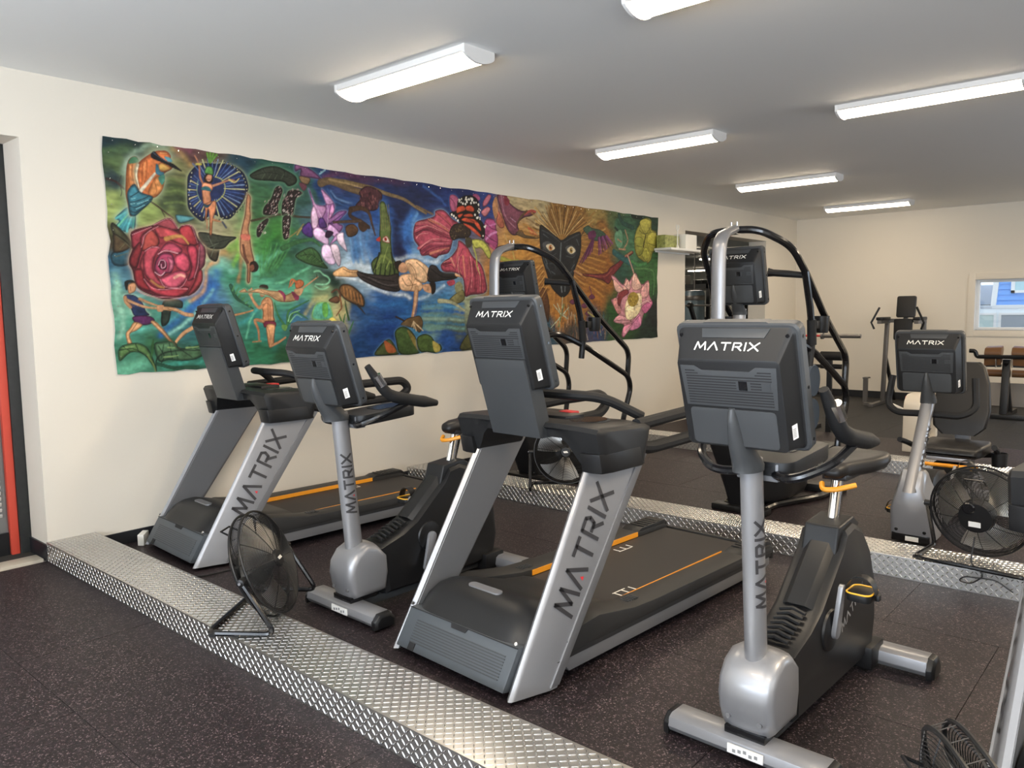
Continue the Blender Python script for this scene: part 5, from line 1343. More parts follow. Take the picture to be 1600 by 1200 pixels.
L 8a6a6a 3.3 3.3|1121,1060 1115,1053
L a89090 3.3 3.3|1120,1072 1113,1064
L a89090 3.3 3.3|1147,1099 1140,1091
L c0a8a0 3.3 3.3|1146,1053 1139,1045
P 8a5a80 5a3a60 14 7a88a8 6|1473,1585 1552,1587 1612,1568 1723,1496 1629,1494 1518,1498 1520,1549 1470,1526
P 8a7050 5a4434 8 - 25|1508,1497 1609,1491 1586,1438 1526,1448
P 7a4a58 - 25 - 25|1501,1445 1575,1428 1543,1382
L 8ab0b8 7.8 7.8|1704,1537 1758,1578
P 9a6a9c 6a4478 14 8fa0c0 6|1589,1404 1623,1347 1661,1282 1756,1299 1719,1417 1832,1315 1840,1263 1794,1189 1883,1249 1971,1251 1868,1159 1922,1127 1875,1070 1781,1135 1757,1080 1673,1092 1630,1055 1603,1131 1629,1262
P b88ab0 8a5a88 9 - 25|1604,1397 1651,1290 1755,1273 1719,1183 1667,1179 1629,1262
P c89ac0 9a6a94 9 - 25|1719,1409 1832,1319 1766,1291 1737,1341
P d8b8d0 9a7090 9 - 25|1606,1209 1640,1272 1677,1162 1653,1091 1611,1097
P c890b8 8a5080 9 - 25|1773,1187 1810,1304 1840,1254 1794,1180
P 5a3a80 3a2458 9 - 25|1509,1073 1593,1139 1618,1020 1547,1024
P 8a5a98 5a3a70 9 - 25|1781,1135 1926,1234 1960,1250 1868,1159
P d8b8d8 a880a8 9 - 25|1621,1072 1674,1101 1756,1045 1763,958 1679,988 1629,1020
P d0a8d0 8a5a8c 9 - 25|1757,1080 1781,1135 1865,1087 1906,1019 1872,990 1799,1048
P c898c8 8a5a8a 9 - 25|1773,958 1853,1060 1862,1016 1806,977
P 3a1f40 - 9 - 25|1734,1026 1757,1080 1821,1067 1776,1020
P dcc8d8 a890a8 9 - 25|1853,1051 1920,1073 1928,1020 1957,913 1903,947 1861,989
P dcc0dc a890b0 9 - 25|1709,955 1784,950 1832,819 1766,799 1695,866
P ccb8c4 8a7a8c 9 - 25|1784,959 1860,962 1888,838 1863,784 1812,853
P 5a3a78 3f2858 9 - 25|1677,1162 1719,1183 1759,1116 1737,1097 1684,1102
L e0c8dc 2.6 2.6|1622,1330 1660,1265 1709,1182
L e0c8dc 2.6 2.6|1766,1291 1774,1222 1758,1098
L e0c8dc 2.6 2.6|1636,1176 1653,1100
L e0c8dc 2.6 2.6|1730,947 1810,809
P 3a5a34 20341f 12 4f7a68 8|1439,856 1521,911 1604,932 1675,883 1704,823 1754,763 1639,777 1517,808
L 5a7a48 3.4 3.4|1499,858 1531,898
L 5a7a48 3.5 3.5|1534,848 1567,883
L 5a7a48 3.5 3.5|1569,837 1603,867
L 5a7a48 3.5 3.5|1604,826 1640,851
L 5a7a48 3.5 3.5|1640,815 1677,835
L 5a7a48 3.5 3.5|1676,804 1714,819
L 3f7044 21.9 11.8|1324,910 1464,968 1607,993 1678,953
L a89a58 8.5 8.5|1467,1028 1509,1081
P 2a3a5c 1f2a44 8 b0c8b8 8|86,522 101,541 161,532 206,484 221,427 239,398 143,389 119,447
P 5a2c58 3a1c3c 8 - 25|129,390 239,393 275,358 225,330 168,332 132,352
P 2a2a28 - 25 - 25|92,626 130,641 158,632 161,608 119,617 107,570 94,579
P b88a64 9a6c48 6 - 25|114,607 161,618 163,570 139,551 115,551
L c09468 11.3 7.6|103,504 213,456 319,445
L b8885c 9.6 6.7|188,513 263,479 330,455
L b88a60 13.2 13.2|91,522 98,485 119,456
P b88a64 - 25 - 25|306,465 350,464 338,425 299,426
P c09468 94704a 8 - 25|132,352 187,331 147,294 99,267 131,180 111,161 71,268 102,314
L c09468 8.6 8.6|102,162 69,149
P c09468 9a744c 8 - 25|246,349 280,353 340,288 415,187 459,155 438,151 319,269
L c89a6c 12.7 15.6|349,445 429,434 488,404 550,393
L c89a6c 16.2 9.1|566,312 480,264 426,206 419,176
P 5a7a48 2f4a34 14 - 25|24,165 67,201 152,207 216,176 251,96 265,7 194,119 101,143 24,90
P 4f7050 2a4434 16 - 25|266,193 326,210 416,206 454,155 602,179 666,176 641,105 490,62 368,80 289,74
P 3f6a3c - 25 - 25|245,174 263,232 265,173 241,97
L 2a3a2c 6.8 6.8|265,7 280,94 372,139 599,138
L 7a8a50 5.8 5.8|213,118 248,57 260,-2
L 2a4a34 4.9 4.9|335,190 309,93
L 2a4a34 5.0 5.0|413,147 429,76
L 2f5a44 13.7 13.7|278,55 426,16 572,17
L 2f5a44 17.7 6.8|869,609 909,520 982,472 1042,437
L 4f8a58 9.6 3.4|882,575 907,630
L 4f8a58 9.6 3.4|908,551 933,597
L 4f8a58 9.6 3.4|933,527 958,565
L 4f8a58 9.7 3.5|959,503 984,532
L 4f8a58 9.7 3.5|986,479 1010,498
L 4f8a58 9.7 3.5|1012,454 1036,465
P c08a60 8a5c3c 10 8fc0a0 8|1123,492 1164,528 1211,514 1225,449 1221,378 1227,335 1162,329 1119,337 1126,408 1113,450
L c8946a 9.0 16.7|1018,576 1045,507 1097,443 1154,492
P c08a64 - 25 - 25|1010,562 1042,597 1047,548 1024,534
P 3a2420 - 25 - 25|1109,612 1137,623 1180,616 1179,585 1112,591
P b07a58 - 25 - 25|1110,563 1158,556 1149,535 1117,528
P 7a3048 5a2034 6 - 25|1123,337 1227,335 1233,292 1177,307 1136,287 1122,316
P c8986c 946a44 10 - 25|1153,308 1226,306 1222,234 1210,149 1169,132 1156,208
L b8865c 15.6 8.5|1123,337 1053,345 1080,267 1084,189
L b08058 6.3 6.3|1029,178 1100,182
L c08c62 11.5 8.6|1194,146 1260,168 1319,202
P b8946c 8a6a4a 9 8fc8a0 6|934,562 981,590 1010,569 1096,591 1190,578 1287,571 1335,543 1421,572 1453,543 1451,507 1366,485 1267,492 1188,535 1094,556 1017,559
P 8a3858 - 25 - 25|1271,578 1312,571 1339,535 1325,489 1310,535
P 8a3858 - 25 - 25|1395,572 1461,536 1451,499 1418,514
P b8906a - 25 - 25|1421,587 1473,602 1507,588 1470,536 1428,558
P b06a40 8a4a2c 8 - 25|1432,645 1476,668 1514,647 1499,610 1439,594
L b8683c 11.7 4.4|1441,645 1400,666 1371,601
L c87a4a 7.3 7.3|1416,652 1389,616
L b8906a 8.8 5.2|1507,602 1579,648 1652,694
L 4a3a28 5.2 5.2|1642,686 1639,712
L b88a5c 8.9 6.2|888,390 963,403 1041,423
L 3f7a48 13.1 5.8|1341,303 1354,405 1432,448 1555,499
L 3f7a48 13.1 5.8|1323,289 1262,377 1234,478
L 3f7a48 13.1 5.8|1358,318 1413,404 1531,351
L 3f7a48 13.9 6.2|1890,275 1848,384
L 3f7a48 14.0 6.2|1896,181 1892,306 1914,383
L 3f7a48 14.0 6.2|1925,180 1998,319
L 3f7a48 14.0 6.2|1950,336 1917,460
L 8fc890 5.8 3.6|1350,332 1378,390 1464,418
L 8fc890 5.8 3.6|1367,325 1429,382 1479,359
P d8c860 - 25 - 25|1744,339 1791,354 1835,307 1780,308
P 6a9a50 - 25 - 25|1291,305 1340,296 1322,253 1290,276
P 7a5a34 3a2a1c 14 2f4a44 10|1862,606 1906,638 2000,623 2095,554 2127,491 2110,443 2033,460 1919,507 1865,568
L b07a44 4.6 4.6|1905,614 1911,537
L 3a2a1c 3.1 3.1|1922,611 1928,538
L b07a44 4.6 4.6|1940,601 1948,524
L 3a2a1c 3.1 3.1|1957,597 1966,524
L b07a44 4.7 4.7|1976,587 1986,510
L 3a2a1c 3.1 3.1|1993,584 2004,510
L b07a44 4.7 4.7|2012,574 2024,496
L 3a2a1c 3.1 3.1|2029,570 2042,496
L b07a44 4.7 4.7|2048,560 2063,481
L 3a2a1c 3.1 3.1|2066,556 2080,481
L b07a44 4.7 4.7|2085,546 2101,467
L 3a2a1c 3.2 3.2|2102,542 2119,467
P 6a4a34 3a2a1c 8 - 25|1752,507 1827,537 1863,514 1843,476 1769,484
L 8a5a38 10.7 5.4|1864,537 1879,445 1859,414 1819,369
L 6a4834 9.1 9.1|1782,567 1838,591 1873,537
L 3a3024 12.6 4.7|2052,459 2128,380
L 3a4a34 7.7 7.7|1918,491 1934,414 1950,336
L 7a6444 33.9 28.7|1711,1462 1807,1492 1969,1457 2120,1432
L 8a744c 23.7 11.8|1807,1499 2037,1497 2209,1482 2422,1441 2609,1416 2762,1350 2880,1309
L 7a644a 11.7 11.7|2762,1365 2921,1320 2962,1308
L a88e60 7.9 7.9|1792,1503 2003,1487 2208,1468
P 4f2e34 321c22 12 - 25|2103,1430 2192,1494 2350,1448 2337,1356 2254,1279 2063,1304 2118,1377
L 6a3c40 9.7 4.2|2298,1466 2303,1444
L 3f2228 9.6 4.1|2129,1321 2134,1299
L 3f2228 9.6 4.1|2126,1312 2130,1291
L 6a3c40 9.7 4.2|2252,1415 2256,1393
L 3f2228 9.6 4.1|2169,1359 2173,1337
L 3f2228 9.6 4.1|2127,1312 2132,1291
L 7a4a4c 9.7 4.2|2249,1388 2254,1366
L 7a4a4c 9.7 4.2|2249,1392 2254,1371
L 8a5a58 9.7 4.2|2259,1365 2263,1344
L 8a5a58 9.7 4.2|2243,1357 2247,1335
L 6a3c40 9.6 4.1|2143,1322 2148,1301
L 8a5a58 9.6 4.1|2131,1314 2135,1293
L 6a3c40 9.8 4.2|2302,1375 2307,1353
L 6a3c40 9.7 4.1|2224,1368 2228,1346
L 7a4a4c 9.7 4.1|2207,1346 2211,1324
L 6a3c40 9.6 4.1|2132,1433 2136,1411
L 6a3c40 9.6 4.1|2186,1425 2190,1403
L 6a3c40 9.6 4.1|2122,1439 2126,1417
L 3f2228 9.7 4.1|2216,1430 2220,1409
L 6a3c40 9.8 4.2|2291,1327 2296,1305
L 3f2228 9.7 4.1|2219,1348 2224,1326
L 8a5a58 9.7 4.1|2209,1311 2214,1290
L 7a4a4c 9.6 4.1|2167,1449 2172,1427
L 7a4a4c 9.7 4.2|2224,1326 2228,1305
L 6a3c40 9.6 4.1|2149,1433 2154,1412
L 8a5a58 9.7 4.2|2250,1412 2255,1390
L 6a3c40 9.7 4.1|2236,1449 2240,1427
L 8a5a58 9.7 4.2|2276,1389 2280,1367
L 3f2228 9.7 4.1|2230,1439 2234,1417
L 6a3c40 9.6 4.1|2187,1421 2192,1399
L 6a3c40 9.8 4.2|2293,1326 2298,1304
L 3f2228 9.6 4.1|2171,1322 2175,1300
L 3f2228 9.7 4.2|2239,1317 2244,1295
L 7a4a4c 9.8 4.2|2297,1372 2301,1350
L 7a4a4c 9.7 4.2|2234,1356 2238,1335
L 8a5a58 9.6 4.1|2128,1343 2133,1321
L 6a3c40 9.7 4.1|2212,1386 2216,1364
L 8a5a58 9.6 4.1|2147,1340 2152,1319
L 6a3c40 9.6 4.1|2116,1381 2121,1360
L 8a5a58 9.6 4.1|2133,1417 2137,1395
L 5a4028 27.1 8.1|2011,1273 2114,1295 2200,1261 2232,1167 2264,1071
L 4a3424 18.9 18.9|2011,1273 2001,1218 2127,1173 2195,1136
L 5a4430 10.6 17.3|1825,1151 1957,1167 2110,1185
P 5a4028 3a2a1c 8 - 25|1946,1120 2023,1152 2081,1115 2053,1059 1968,1040
P 4a3424 - 25 - 25|2092,1170 2196,1150 2141,1092 2090,1116
P 5a6a34 34401f 16 4f80b0 8|2328,1355 2383,1367 2416,1279 2449,1154 2444,1040 2458,898 2511,813 2508,712 2267,707 2209,804 2238,861 2312,920 2309,1074 2323,1215
L 7a7448 5.6 4.2|2334,1118 2332,1258 2328,1341
L 7a7448 5.6 4.2|2359,1119 2357,1260 2353,1343
L 7a7448 5.7 4.2|2383,1121 2381,1262 2377,1345
L 7a7448 5.7 4.3|2411,1123 2409,1264 2404,1348
L 7a7448 5.7 4.3|2433,1124 2431,1266 2426,1350
P b83a28 - 25 - 25|2271,1030 2317,1061 2315,1018
P c8c0b0 b03a30 8 - 25|2344,1048 2390,1072 2417,1045 2425,1010 2352,1020
D a02820 17.0|2380,1042
L 7a8844 16.9 16.9|2251,749 2329,892 2437,840
L 2a3a20 11.3 5.6|2250,721 2268,820
L 2a3a20 11.3 5.7|2304,722 2322,822
L 2a3a20 11.4 5.7|2359,723 2377,823
L 2a3a20 11.5 5.7|2414,725 2433,825
L 2a3a20 11.5 5.8|2470,726 2489,827
P c8a070 9a7448 8 - 25|1807,737 1908,787 1973,762 2067,758 2065,703 1887,699 1814,704
P 3a3230 201c1c 12 - 25|2058,751 2179,733 2396,724 2509,741 2544,670 2522,582 2354,588 2158,649 2065,703
L 5a5250 8.4 8.4|2178,705 2356,638 2505,640
P d8b088 a8805c 10 - 25|2527,713 2663,745 2720,702 2818,644 2776,584 2657,583 2541,597
L d0a478 25.2 16.3|2737,614 2712,465 2667,317
L c8986c 19.3 13.4|2667,317 2724,241
P d8b48c a8845c 10 - 25|2608,860 2746,880 2904,796 2901,706 2819,659 2701,716 2625,788
L d0a880 26.3 17.6|2646,818 2701,716 2658,613
P 2f2420 - 25 - 25|2475,841 2551,858 2567,786 2528,756 2482,798
P c89a74 - 25 - 25|2530,814 2589,845 2634,774 2585,750 2528,763
P 322c2a 1c1818 12 - 25|2905,819 2988,829 3070,770 3265,783 3263,713 3068,686 2880,675
P cca070 a87c50 6 - 25|3254,775 3377,786 3512,750 3500,718 3264,729
P c89a74 - 25 - 25|2818,644 2920,646 2938,570 2836,585
P 2a2220 - 25 - 25|2900,661 2973,669 2976,586 2928,555 2919,616
P 6a5434 3a2c1c 8 - 25|2530,283 2609,333 2688,346 2768,353 2806,284 2763,195 2684,242 2568,260
L 3a2c1c 10.2 10.2|2475,350 2570,312
L d0b890 5.9 5.9|2687,302 2665,258
L d0b890 5.9 5.9|2687,302 2692,236
L d0b890 5.9 5.9|2687,302 2719,214
L d0b890 5.9 5.9|2687,302 2749,256
L d0b890 5.9 5.9|2687,302 2776,234
L d0b890 5.9 5.9|2687,302 2804,212
P 4f5a30 2a321f 16 6a98b8 7|2214,13 2299,109 2393,149 2465,73 2501,5 2350,-1
P a86030 - 25 - 25|2337,137 2428,89 2464,29 2370,27 2335,93
P 4a6030 27341f 16 6a98b8 7|2467,131 2461,219 2549,261 2645,229 2721,136 2756,7 2520,4
P 8a7a3c - 25 - 25|2605,230 2701,152 2737,31 2679,93
P 4f6430 27341f 14 6a98b8 7|2721,136 2803,179 2904,160 2965,97 3028,78 3026,17 2776,6
P a89a48 - 25 - 25|2924,114 3007,79 3015,17 2942,21
P a84a5c 702c44 22 9ab8d0 9|2713,1135 2754,1221 2882,1259 2986,1295 3001,1343 3108,1362 3228,1285 3309,1242 3237,1149 3221,1080 3163,960 3041,926 2987,895 2896,920 2806,916 2771,999 2723,1052
L c06a70 14.9 8.4|2753,1203 2906,1223 3168,1135 3195,1117
L 843448 14.9 8.4|2750,1110 2878,1165 3034,1137 3194,1088
L c86a78 15.0 8.4|2771,980 2900,1043 3058,1042 3193,1059
L 8a3850 15.0 8.5|2807,945 2925,1007 3165,1019
L c87a64 15.1 8.5|2907,1251 3037,1223 3183,1156
L b85a5c 15.2 8.6|3013,1316 3106,1304 3198,1224
L c88068 15.2 8.6|2923,940 3042,974 3164,999
P a85a78 7a3c5c 12 4f78b0 6|3193,1504 3262,1520 3316,1467 3285,1357 3203,1370
P b06878 7a3c54 10 - 25|3662,1489 3739,1567 3784,1551 3721,1464 3661,1439
P a8587a - 25 - 25|3517,1545 3590,1552 3618,1505 3544,1488
P c07a80 8a4c5c 10 - 25|3630,1386 3721,1444 3766,1417 3688,1340
P a04a78 703458 14 - 25|3687,1309 3824,1319 3853,1229 3881,1096 3832,1011 3742,1058 3668,1115
L d08ab8 14.3 14.3|3698,1117 3775,1172 3852,1198
L c070a0 12.3 12.3|3731,1251 3839,1279
L b85a80 16.4 16.4|3757,1059 3848,1011
P a8485a 702c40 20 9ab0b8 6|3051,830 3106,880 3189,923 3275,1005 3305,1085 3416,1031 3500,935 3616,858 3673,737 3684,583 3461,551 3374,541 3351,711 3240,767 3090,773
L c8706c 15.8 9.9|3303,1006 3271,886 3324,770
L c05a60 15.9 10.0|3415,991 3440,833 3404,581
L 8a3448 16.1 10.1|3499,875 3524,734 3520,582
L b8505c 16.3 10.2|3585,817 3612,685 3639,583
L d08878 15.6 9.8|3189,903 3242,826
L 7a2c40 15.5 9.7|3092,841 3188,864
L d0806c 15.9 9.9|3357,929 3380,731
P b0485a - 25 - 25|3127,677 3224,698 3237,659 3167,638
P 3a2c24 241a16 14 - 25|3175,1145 3226,1226 3338,1254 3436,1231 3478,1164 3419,1111 3305,1104 3221,1080
D 6a5834 6.8|3224,1124
D 6a5834 6.8|3195,1146
D 574426 6.9|3326,1236
D 1a1210 6.9|3275,1116
D 6a5834 6.8|3209,1116
D 574426 6.9|3383,1140
D 6a5834 7.0|3463,1220
D 1a1210 7.0|3424,1185
D 6a5834 6.9|3321,1223
D 1a1210 6.9|3297,1121
D 6a5834 6.9|3295,1171
D 7a6840 6.9|3334,1181
D 7a6840 6.9|3271,1171
D 6a5834 6.9|3307,1175
D 574426 6.9|3385,1192
D 7a6840 6.9|3311,1188
D 1a1210 6.8|3251,1233
D 7a6840 6.8|3259,1184
D 6a5834 6.9|3335,1217
D 1a1210 6.8|3235,1177
D 1a1210 6.9|3364,1222
D 6a5834 6.9|3310,1213
D 6a5834 6.9|3298,1193
D 7a6840 6.9|3382,1235
D 1a1210 6.8|3199,1162
D 1a1210 6.8|3255,1181
D 574426 6.8|3233,1147
D 574426 7.0|3437,1164
D 7a6840 6.9|3261,1126
D 7a6840 6.9|3402,1111
D 574426 6.8|3257,1197
D 6a5834 6.9|3360,1193
D 6a5834 6.8|3205,1171
D 6a5834 6.9|3351,1240
D 6a5834 6.9|3375,1240
D 574426 6.9|3320,1212
D 7a6840 6.8|3241,1100
D 574426 6.9|3281,1170
D 574426 7.0|3448,1243
D 7a6840 6.9|3393,1156
P 1a1616 - 10 - 25|3302,1466 3373,1512 3488,1532 3574,1511 3616,1435 3599,1333 3671,1257 3684,1167 3653,1114 3608,1132 3478,1194 3338,1254 3269,1288 3188,1320 3202,1350 3271,1366 3287,1416
P c0502c a04020 6 - 25|3286,1396 3371,1423 3405,1387 3341,1362 3285,1347
P c0502c a04020 6 - 25|3413,1417 3485,1433 3528,1407 3512,1376 3419,1383
P c0502c a04020 6 - 25|3298,1329 3368,1344 3339,1313 3311,1301
P c0502c a04020 6 - 25|3382,1336 3483,1354 3511,1326 3396,1317
P c0502c a04020 6 - 25|3353,1294 3424,1309 3539,1268 3480,1264 3366,1275
P c0502c a04020 6 - 25|3510,1306 3597,1262 3625,1194 3552,1239
P c0502c a04020 6 - 25|3366,1251 3480,1234 3609,1162 3608,1132 3478,1194
P c0502c a04020 6 - 25|3438,1301 3525,1302 3568,1270
D e0dccc 8.8|3316,1476
D e0dccc 8.8|3353,1486
D e0dccc 8.8|3331,1475
D e0dccc 8.8|3345,1453
D e0dccc 8.8|3320,1459
D e0dccc 8.9|3432,1485
D e0dccc 8.9|3423,1481
D e0dccc 8.9|3415,1500
D e0dccc 8.9|3408,1484
D e0dccc 8.9|3421,1506
D e0dccc 8.9|3491,1495
D e0dccc 9.0|3513,1497
D e0dccc 8.9|3503,1505
D e0dccc 8.9|3491,1495
D e0dccc 8.9|3484,1504
D e0dccc 9.0|3592,1456
D e0dccc 9.0|3560,1471
D e0dccc 9.0|3596,1458
D e0dccc 9.0|3597,1449
D e0dccc 9.1|3604,1378
D e0dccc 9.1|3618,1402
D e0dccc 9.0|3601,1411
D e0dccc 9.1|3601,1375
D e0dccc 9.0|3587,1390
D e0dccc 9.1|3586,1329
D e0dccc 9.1|3613,1325
D e0dccc 9.0|3582,1325
D e0dccc 9.1|3612,1311
D e0dccc 9.0|3581,1322
D e0dccc 9.2|3694,1251
D e0dccc 9.1|3674,1241
D e0dccc 9.2|3684,1234
D e0dccc 9.2|3684,1237
D e0dccc 9.1|3652,1148
D e8e4d8 11.9|3458,1490
D e8e4d8 11.9|3501,1484
D e8e4d8 11.9|3428,1463
D e8e4d8 11.9|3486,1458
D e8e4d8 12.0|3529,1467
D e8e4d8 11.6|3215,1327
D e8e4d8 11.7|3242,1315
D e8e4d8 11.7|3269,1298
D e8e4d8 11.8|3296,1275
D e8e4d8 11.8|3371,1443
D e8e4d8 11.8|3407,1441
D e8e4d8 12.0|3541,1348
D e8e4d8 12.1|3569,1320
P a8a848 6a6a2c 12 - 25|3476,1094 3593,1111 3682,1085 3756,1007 3769,946 3723,924 3620,1021 3532,1017
L a8a850 13.1 7.0|3503,1036 3544,937 3556,836 3599,756
P 4a4430 - 25 - 25|3390,1089 3448,1123 3490,1095 3474,1034 3416,1021
L a0a038 27.2 14.7|3924,931 4084,906 4182,920
L c0a068 8.4 8.4|3977,1185 4039,1073
L b09a50 12.7 12.7|4102,1012 4133,918
P 7a7448 4a4a2c 10 - 25|3148,494 3259,572 3349,604 3369,510 3256,463
P 5a5a34 34341f 10 - 25|3288,20 3358,128 3451,173 3470,27
L b0ae88 24.5 12.2|3020,494 3191,479 3366,399
P 8a8a64 - 25 - 25|3239,650 3307,682 3349,620 3259,572
P 7a4858 4a2c3c 18 - 25|3877,1580 4002,1593 4080,1506 4259,1448 4428,1473 4497,1457 4427,1408 4291,1376 4190,1304 4221,1210 4106,1182 4011,1250 3950,1370 3905,1470
L a87888 10.3 6.2|3939,1576 3967,1434 4029,1335 4156,1259
P b06a50 8a4838 10 - 25|3873,1426 3934,1369 3979,1268 3916,1243 3855,1301 3872,1364
P 8a3a48 - 25 - 25|3986,1581 4065,1536 4032,1481 3984,1498
L b8584c 15.0 15.0|4308,1420 4411,1460 4488,1454
L 6a5434 12.8 12.8|4190,1315 4258,1394 4343,1455
P 5a4a34 3a2e20 8 - 25|4155,1206 4255,1245 4321,1195 4527,1197 4526,1169 4320,1163 4220,1178
P c0603c - 25 - 25|4356,1284 4441,1257 4527,1207 4406,1211
L b898b0 4.2 4.2|4077,1359 4157,1323
P b8885c - 25 - 25|3797,1461 3861,1558 3889,1427 3840,1331
W b0843c 7.1 14.3|4873,1187 4299,1204
W 8a6228 7.1 14.3|4873,1190 4186,1228
W c8a45c 7.1 14.3|4876,1191 4349,1247
W 6a4a20 7.1 14.3|4878,1193 4444,1296
W a87a34 7.1 14.3|4881,1194 4288,1304
W b0843c 7.1 14.3|4883,1197 4273,1307
W 8a6228 7.2 14.3|4885,1199 4463,1380
W c8a45c 7.2 14.3|4888,1201 4474,1372
W 6a4a20 7.2 14.3|4892,1202 4345,1381
W a87a34 7.2 14.3|4897,1204 4423,1443
W b0843c 7.2 14.3|4899,1206 4581,1424
W 8a6228 7.2 14.3|4904,1207 4537,1468
W c8a45c 7.2 14.3|4909,1207 4478,1495
W 6a4a20 7.2 14.3|4916,1209 4601,1465
W a87a34 7.2 14.3|4921,1211 4695,1547
W b0843c 7.2 14.3|4925,1213 4649,1531
W 8a6228 7.2 14.4|4933,1213 4665,1510
W c8a45c 7.2 14.4|4937,1213 4780,1599
W 6a4a20 7.2 14.4|4942,1215 4820,1549
W a87a34 7.2 14.4|4949,1216 4821,1565
W b0843c 7.2 14.4|4956,1216 4877,1624
W 8a6228 7.2 14.4|4961,1216 4940,1554
W c8a45c 7.2 14.4|4968,1217 4978,1612
W 6a4a20 7.2 14.4|4973,1217 5035,1623
W a87a34 7.2 14.4|4980,1217 5073,1561
W b0843c 7.2 14.4|4987,1218 5088,1633
W 8a6228 7.2 14.4|4992,1218 5173,1596
W c8a45c 7.2 14.4|4999,1217 5257,1573
W 6a4a20 7.2 14.4|5004,1217 5230,1627
W a87a34 7.2 14.4|5011,1216 5244,1551
W b0843c 7.2 14.5|5016,1217 5395,1573
W 8a6228 7.2 14.5|5021,1215 5441,1596
W c8a45c 7.2 14.5|5026,1214 5346,1508
W 6a4a20 7.2 14.5|5030,1213 5420,1547
W a87a34 7.2 14.5|5035,1213 5607,1537
W b0843c 7.2 14.5|5040,1212 5556,1474
W 8a6228 7.2 14.5|5042,1211 5443,1495
W c8a45c 7.2 14.5|5047,1208 5606,1454
W 6a4a20 7.2 14.5|5050,1207 5761,1436
W a87a34 7.3 14.5|5054,1206 5601,1431
W b0843c 7.3 14.5|5057,1205 5537,1369
W 8a6228 7.3 14.5|5057,1203 5771,1371
W c8a45c 7.3 14.5|5059,1202 5820,1355
W 6a4a20 7.3 14.5|5061,1199 5594,1296
W a87a34 7.3 14.5|5061,1198 5631,1283
W b0843c 7.3 14.5|5061,1196 5869,1265
W b07c34 11.9 17.8|5336,1194 5541,1175 5863,1161
W 8a5c20 11.9 17.8|5333,1168 5541,1146 5857,1127
W c0903c 11.9 17.8|5333,1143 5541,1118 5851,1092
W 9a6a28 11.9 17.8|5330,1116 5540,1087 5848,1058
W b07c34 11.9 17.8|5327,1091 5540,1059 5843,1024
W 8a5c20 11.9 17.8|5322,1065 5540,1028 5840,990
W c0903c 11.9 17.8|5319,1039 5540,1000 5834,955
W 9a6a28 11.9 17.8|5311,1013 5540,969 5829,921
W b07c34 11.9 17.8|5306,988 5539,941 5826,887
W 8a5c20 11.9 17.8|5298,960 5539,910 5820,852
W c0903c 11.9 17.8|5290,935 5539,881 5817,817
W 9a6a28 11.9 17.8|5280,908 5539,851 5811,782
W b07c34 11.9 17.8|5272,882 5538,822 5808,748
W 8a5c20 11.9 17.8|5259,857 5538,792 5803,714
W c0903c 11.9 17.8|5249,830 5538,763 5797,679
W 9a6a28 11.9 17.8|5236,804 5538,732 5794,645
W b07c34 11.9 17.8|5224,779 5538,703 5789,611
W 8a5c20 11.9 17.8|5208,752 5537,673 5786,577
W c0903c 11.9 17.8|5196,726 5537,644 5780,542
W 9a6a28 11.8 17.8|5180,699 5537,613 5777,507
W b88838 11.1 16.7|4565,1179 4422,1116 4292,1082
W a07028 11.1 16.7|4565,1150 4421,1088 4300,1052
W c8984c 11.2 16.7|4564,1121 4421,1061 4310,1023
W 8a5c20 11.2 16.7|4566,1091 4420,1033 4320,993
W b88838 11.2 16.8|4570,1062 4420,1006 4328,963
W a07028 11.2 16.8|4572,1033 4419,978 4338,934
W c8984c 11.2 16.8|4576,1004 4419,950 4349,904
W 8a5c20 11.2 16.8|4582,975 4418,923 4359,874
W b88838 11.2 16.8|4588,946 4417,895 4367,844
W a07028 11.2 16.8|4594,916 4417,867 4377,814
W c8984c 11.2 16.9|4603,887 4416,840 4387,782
W 8a5c20 11.3 16.9|4611,858 4416,812 4398,752
W b88838 11.3 16.9|4620,829 4415,784 4406,722
W a07028 11.3 16.9|4631,799 4415,757 4416,692
W c8984c 11.3 17.0|4644,770 4414,729 4426,661
W 8a5c20 11.3 17.0|4655,741 4414,701 4437,631
W b88838 11.3 17.0|4668,711 4413,673 4445,600
W a07028 11.4 17.0|4683,682 4413,646 4455,569
W c8984c 11.4 17.1|4697,652 4412,618 4466,539
W 8a5c20 11.4 17.1|4714,621 4412,590 4476,507
W a87830 12.9 8.6|4795,633 4699,335
W c09040 13.0 8.6|4828,622 4749,334
W 8a6024 13.0 8.7|4861,611 4800,333
W a87830 13.0 8.7|4894,599 4852,333
W c09040 13.1 8.7|4927,588 4904,332
W 8a6024 13.1 8.7|4960,577 4957,331
W a87830 13.2 8.8|4993,565 5010,330
W c09040 13.2 8.8|5027,577 5063,330
W 8a6024 13.2 8.8|5061,589 5117,329
W a87830 13.3 8.8|5096,601 5171,328
W c09040 13.3 8.9|5130,613 5226,327
W 8a6024 13.3 8.9|5165,625 5282,326
P 23262b 131417 20 - 25|4556,1303 4668,1297 4804,1250 4944,1179 5089,1238 5286,1294 5324,1238 5309,1044 5207,863 5131,654 5056,565 4959,528 4865,564 4749,650 4660,819 4574,1012
P 4a4c4e 2a2c30 10 - 25|4598,1125 4711,1159 4825,1094 4755,1020 4641,1043
P 4a4c4e 2a2c30 10 - 25|5015,1104 5136,1139 5234,1085 5184,1009 5062,1019
P cfc4a8 - 25 - 25|4665,1101 4757,1126 4825,1080 4732,1047
D b07028 31.2|4747,1083
D 1a1210 14.2|4747,1083
D f0e0c0 5.7|4761,1094
P cfc4a8 - 25 - 25|5050,1076 5136,1117 5214,1069 5123,1029
D a88838 32.2|5130,1071
D 1a1210 14.6|5130,1071
D f0e8c8 5.9|5145,1081
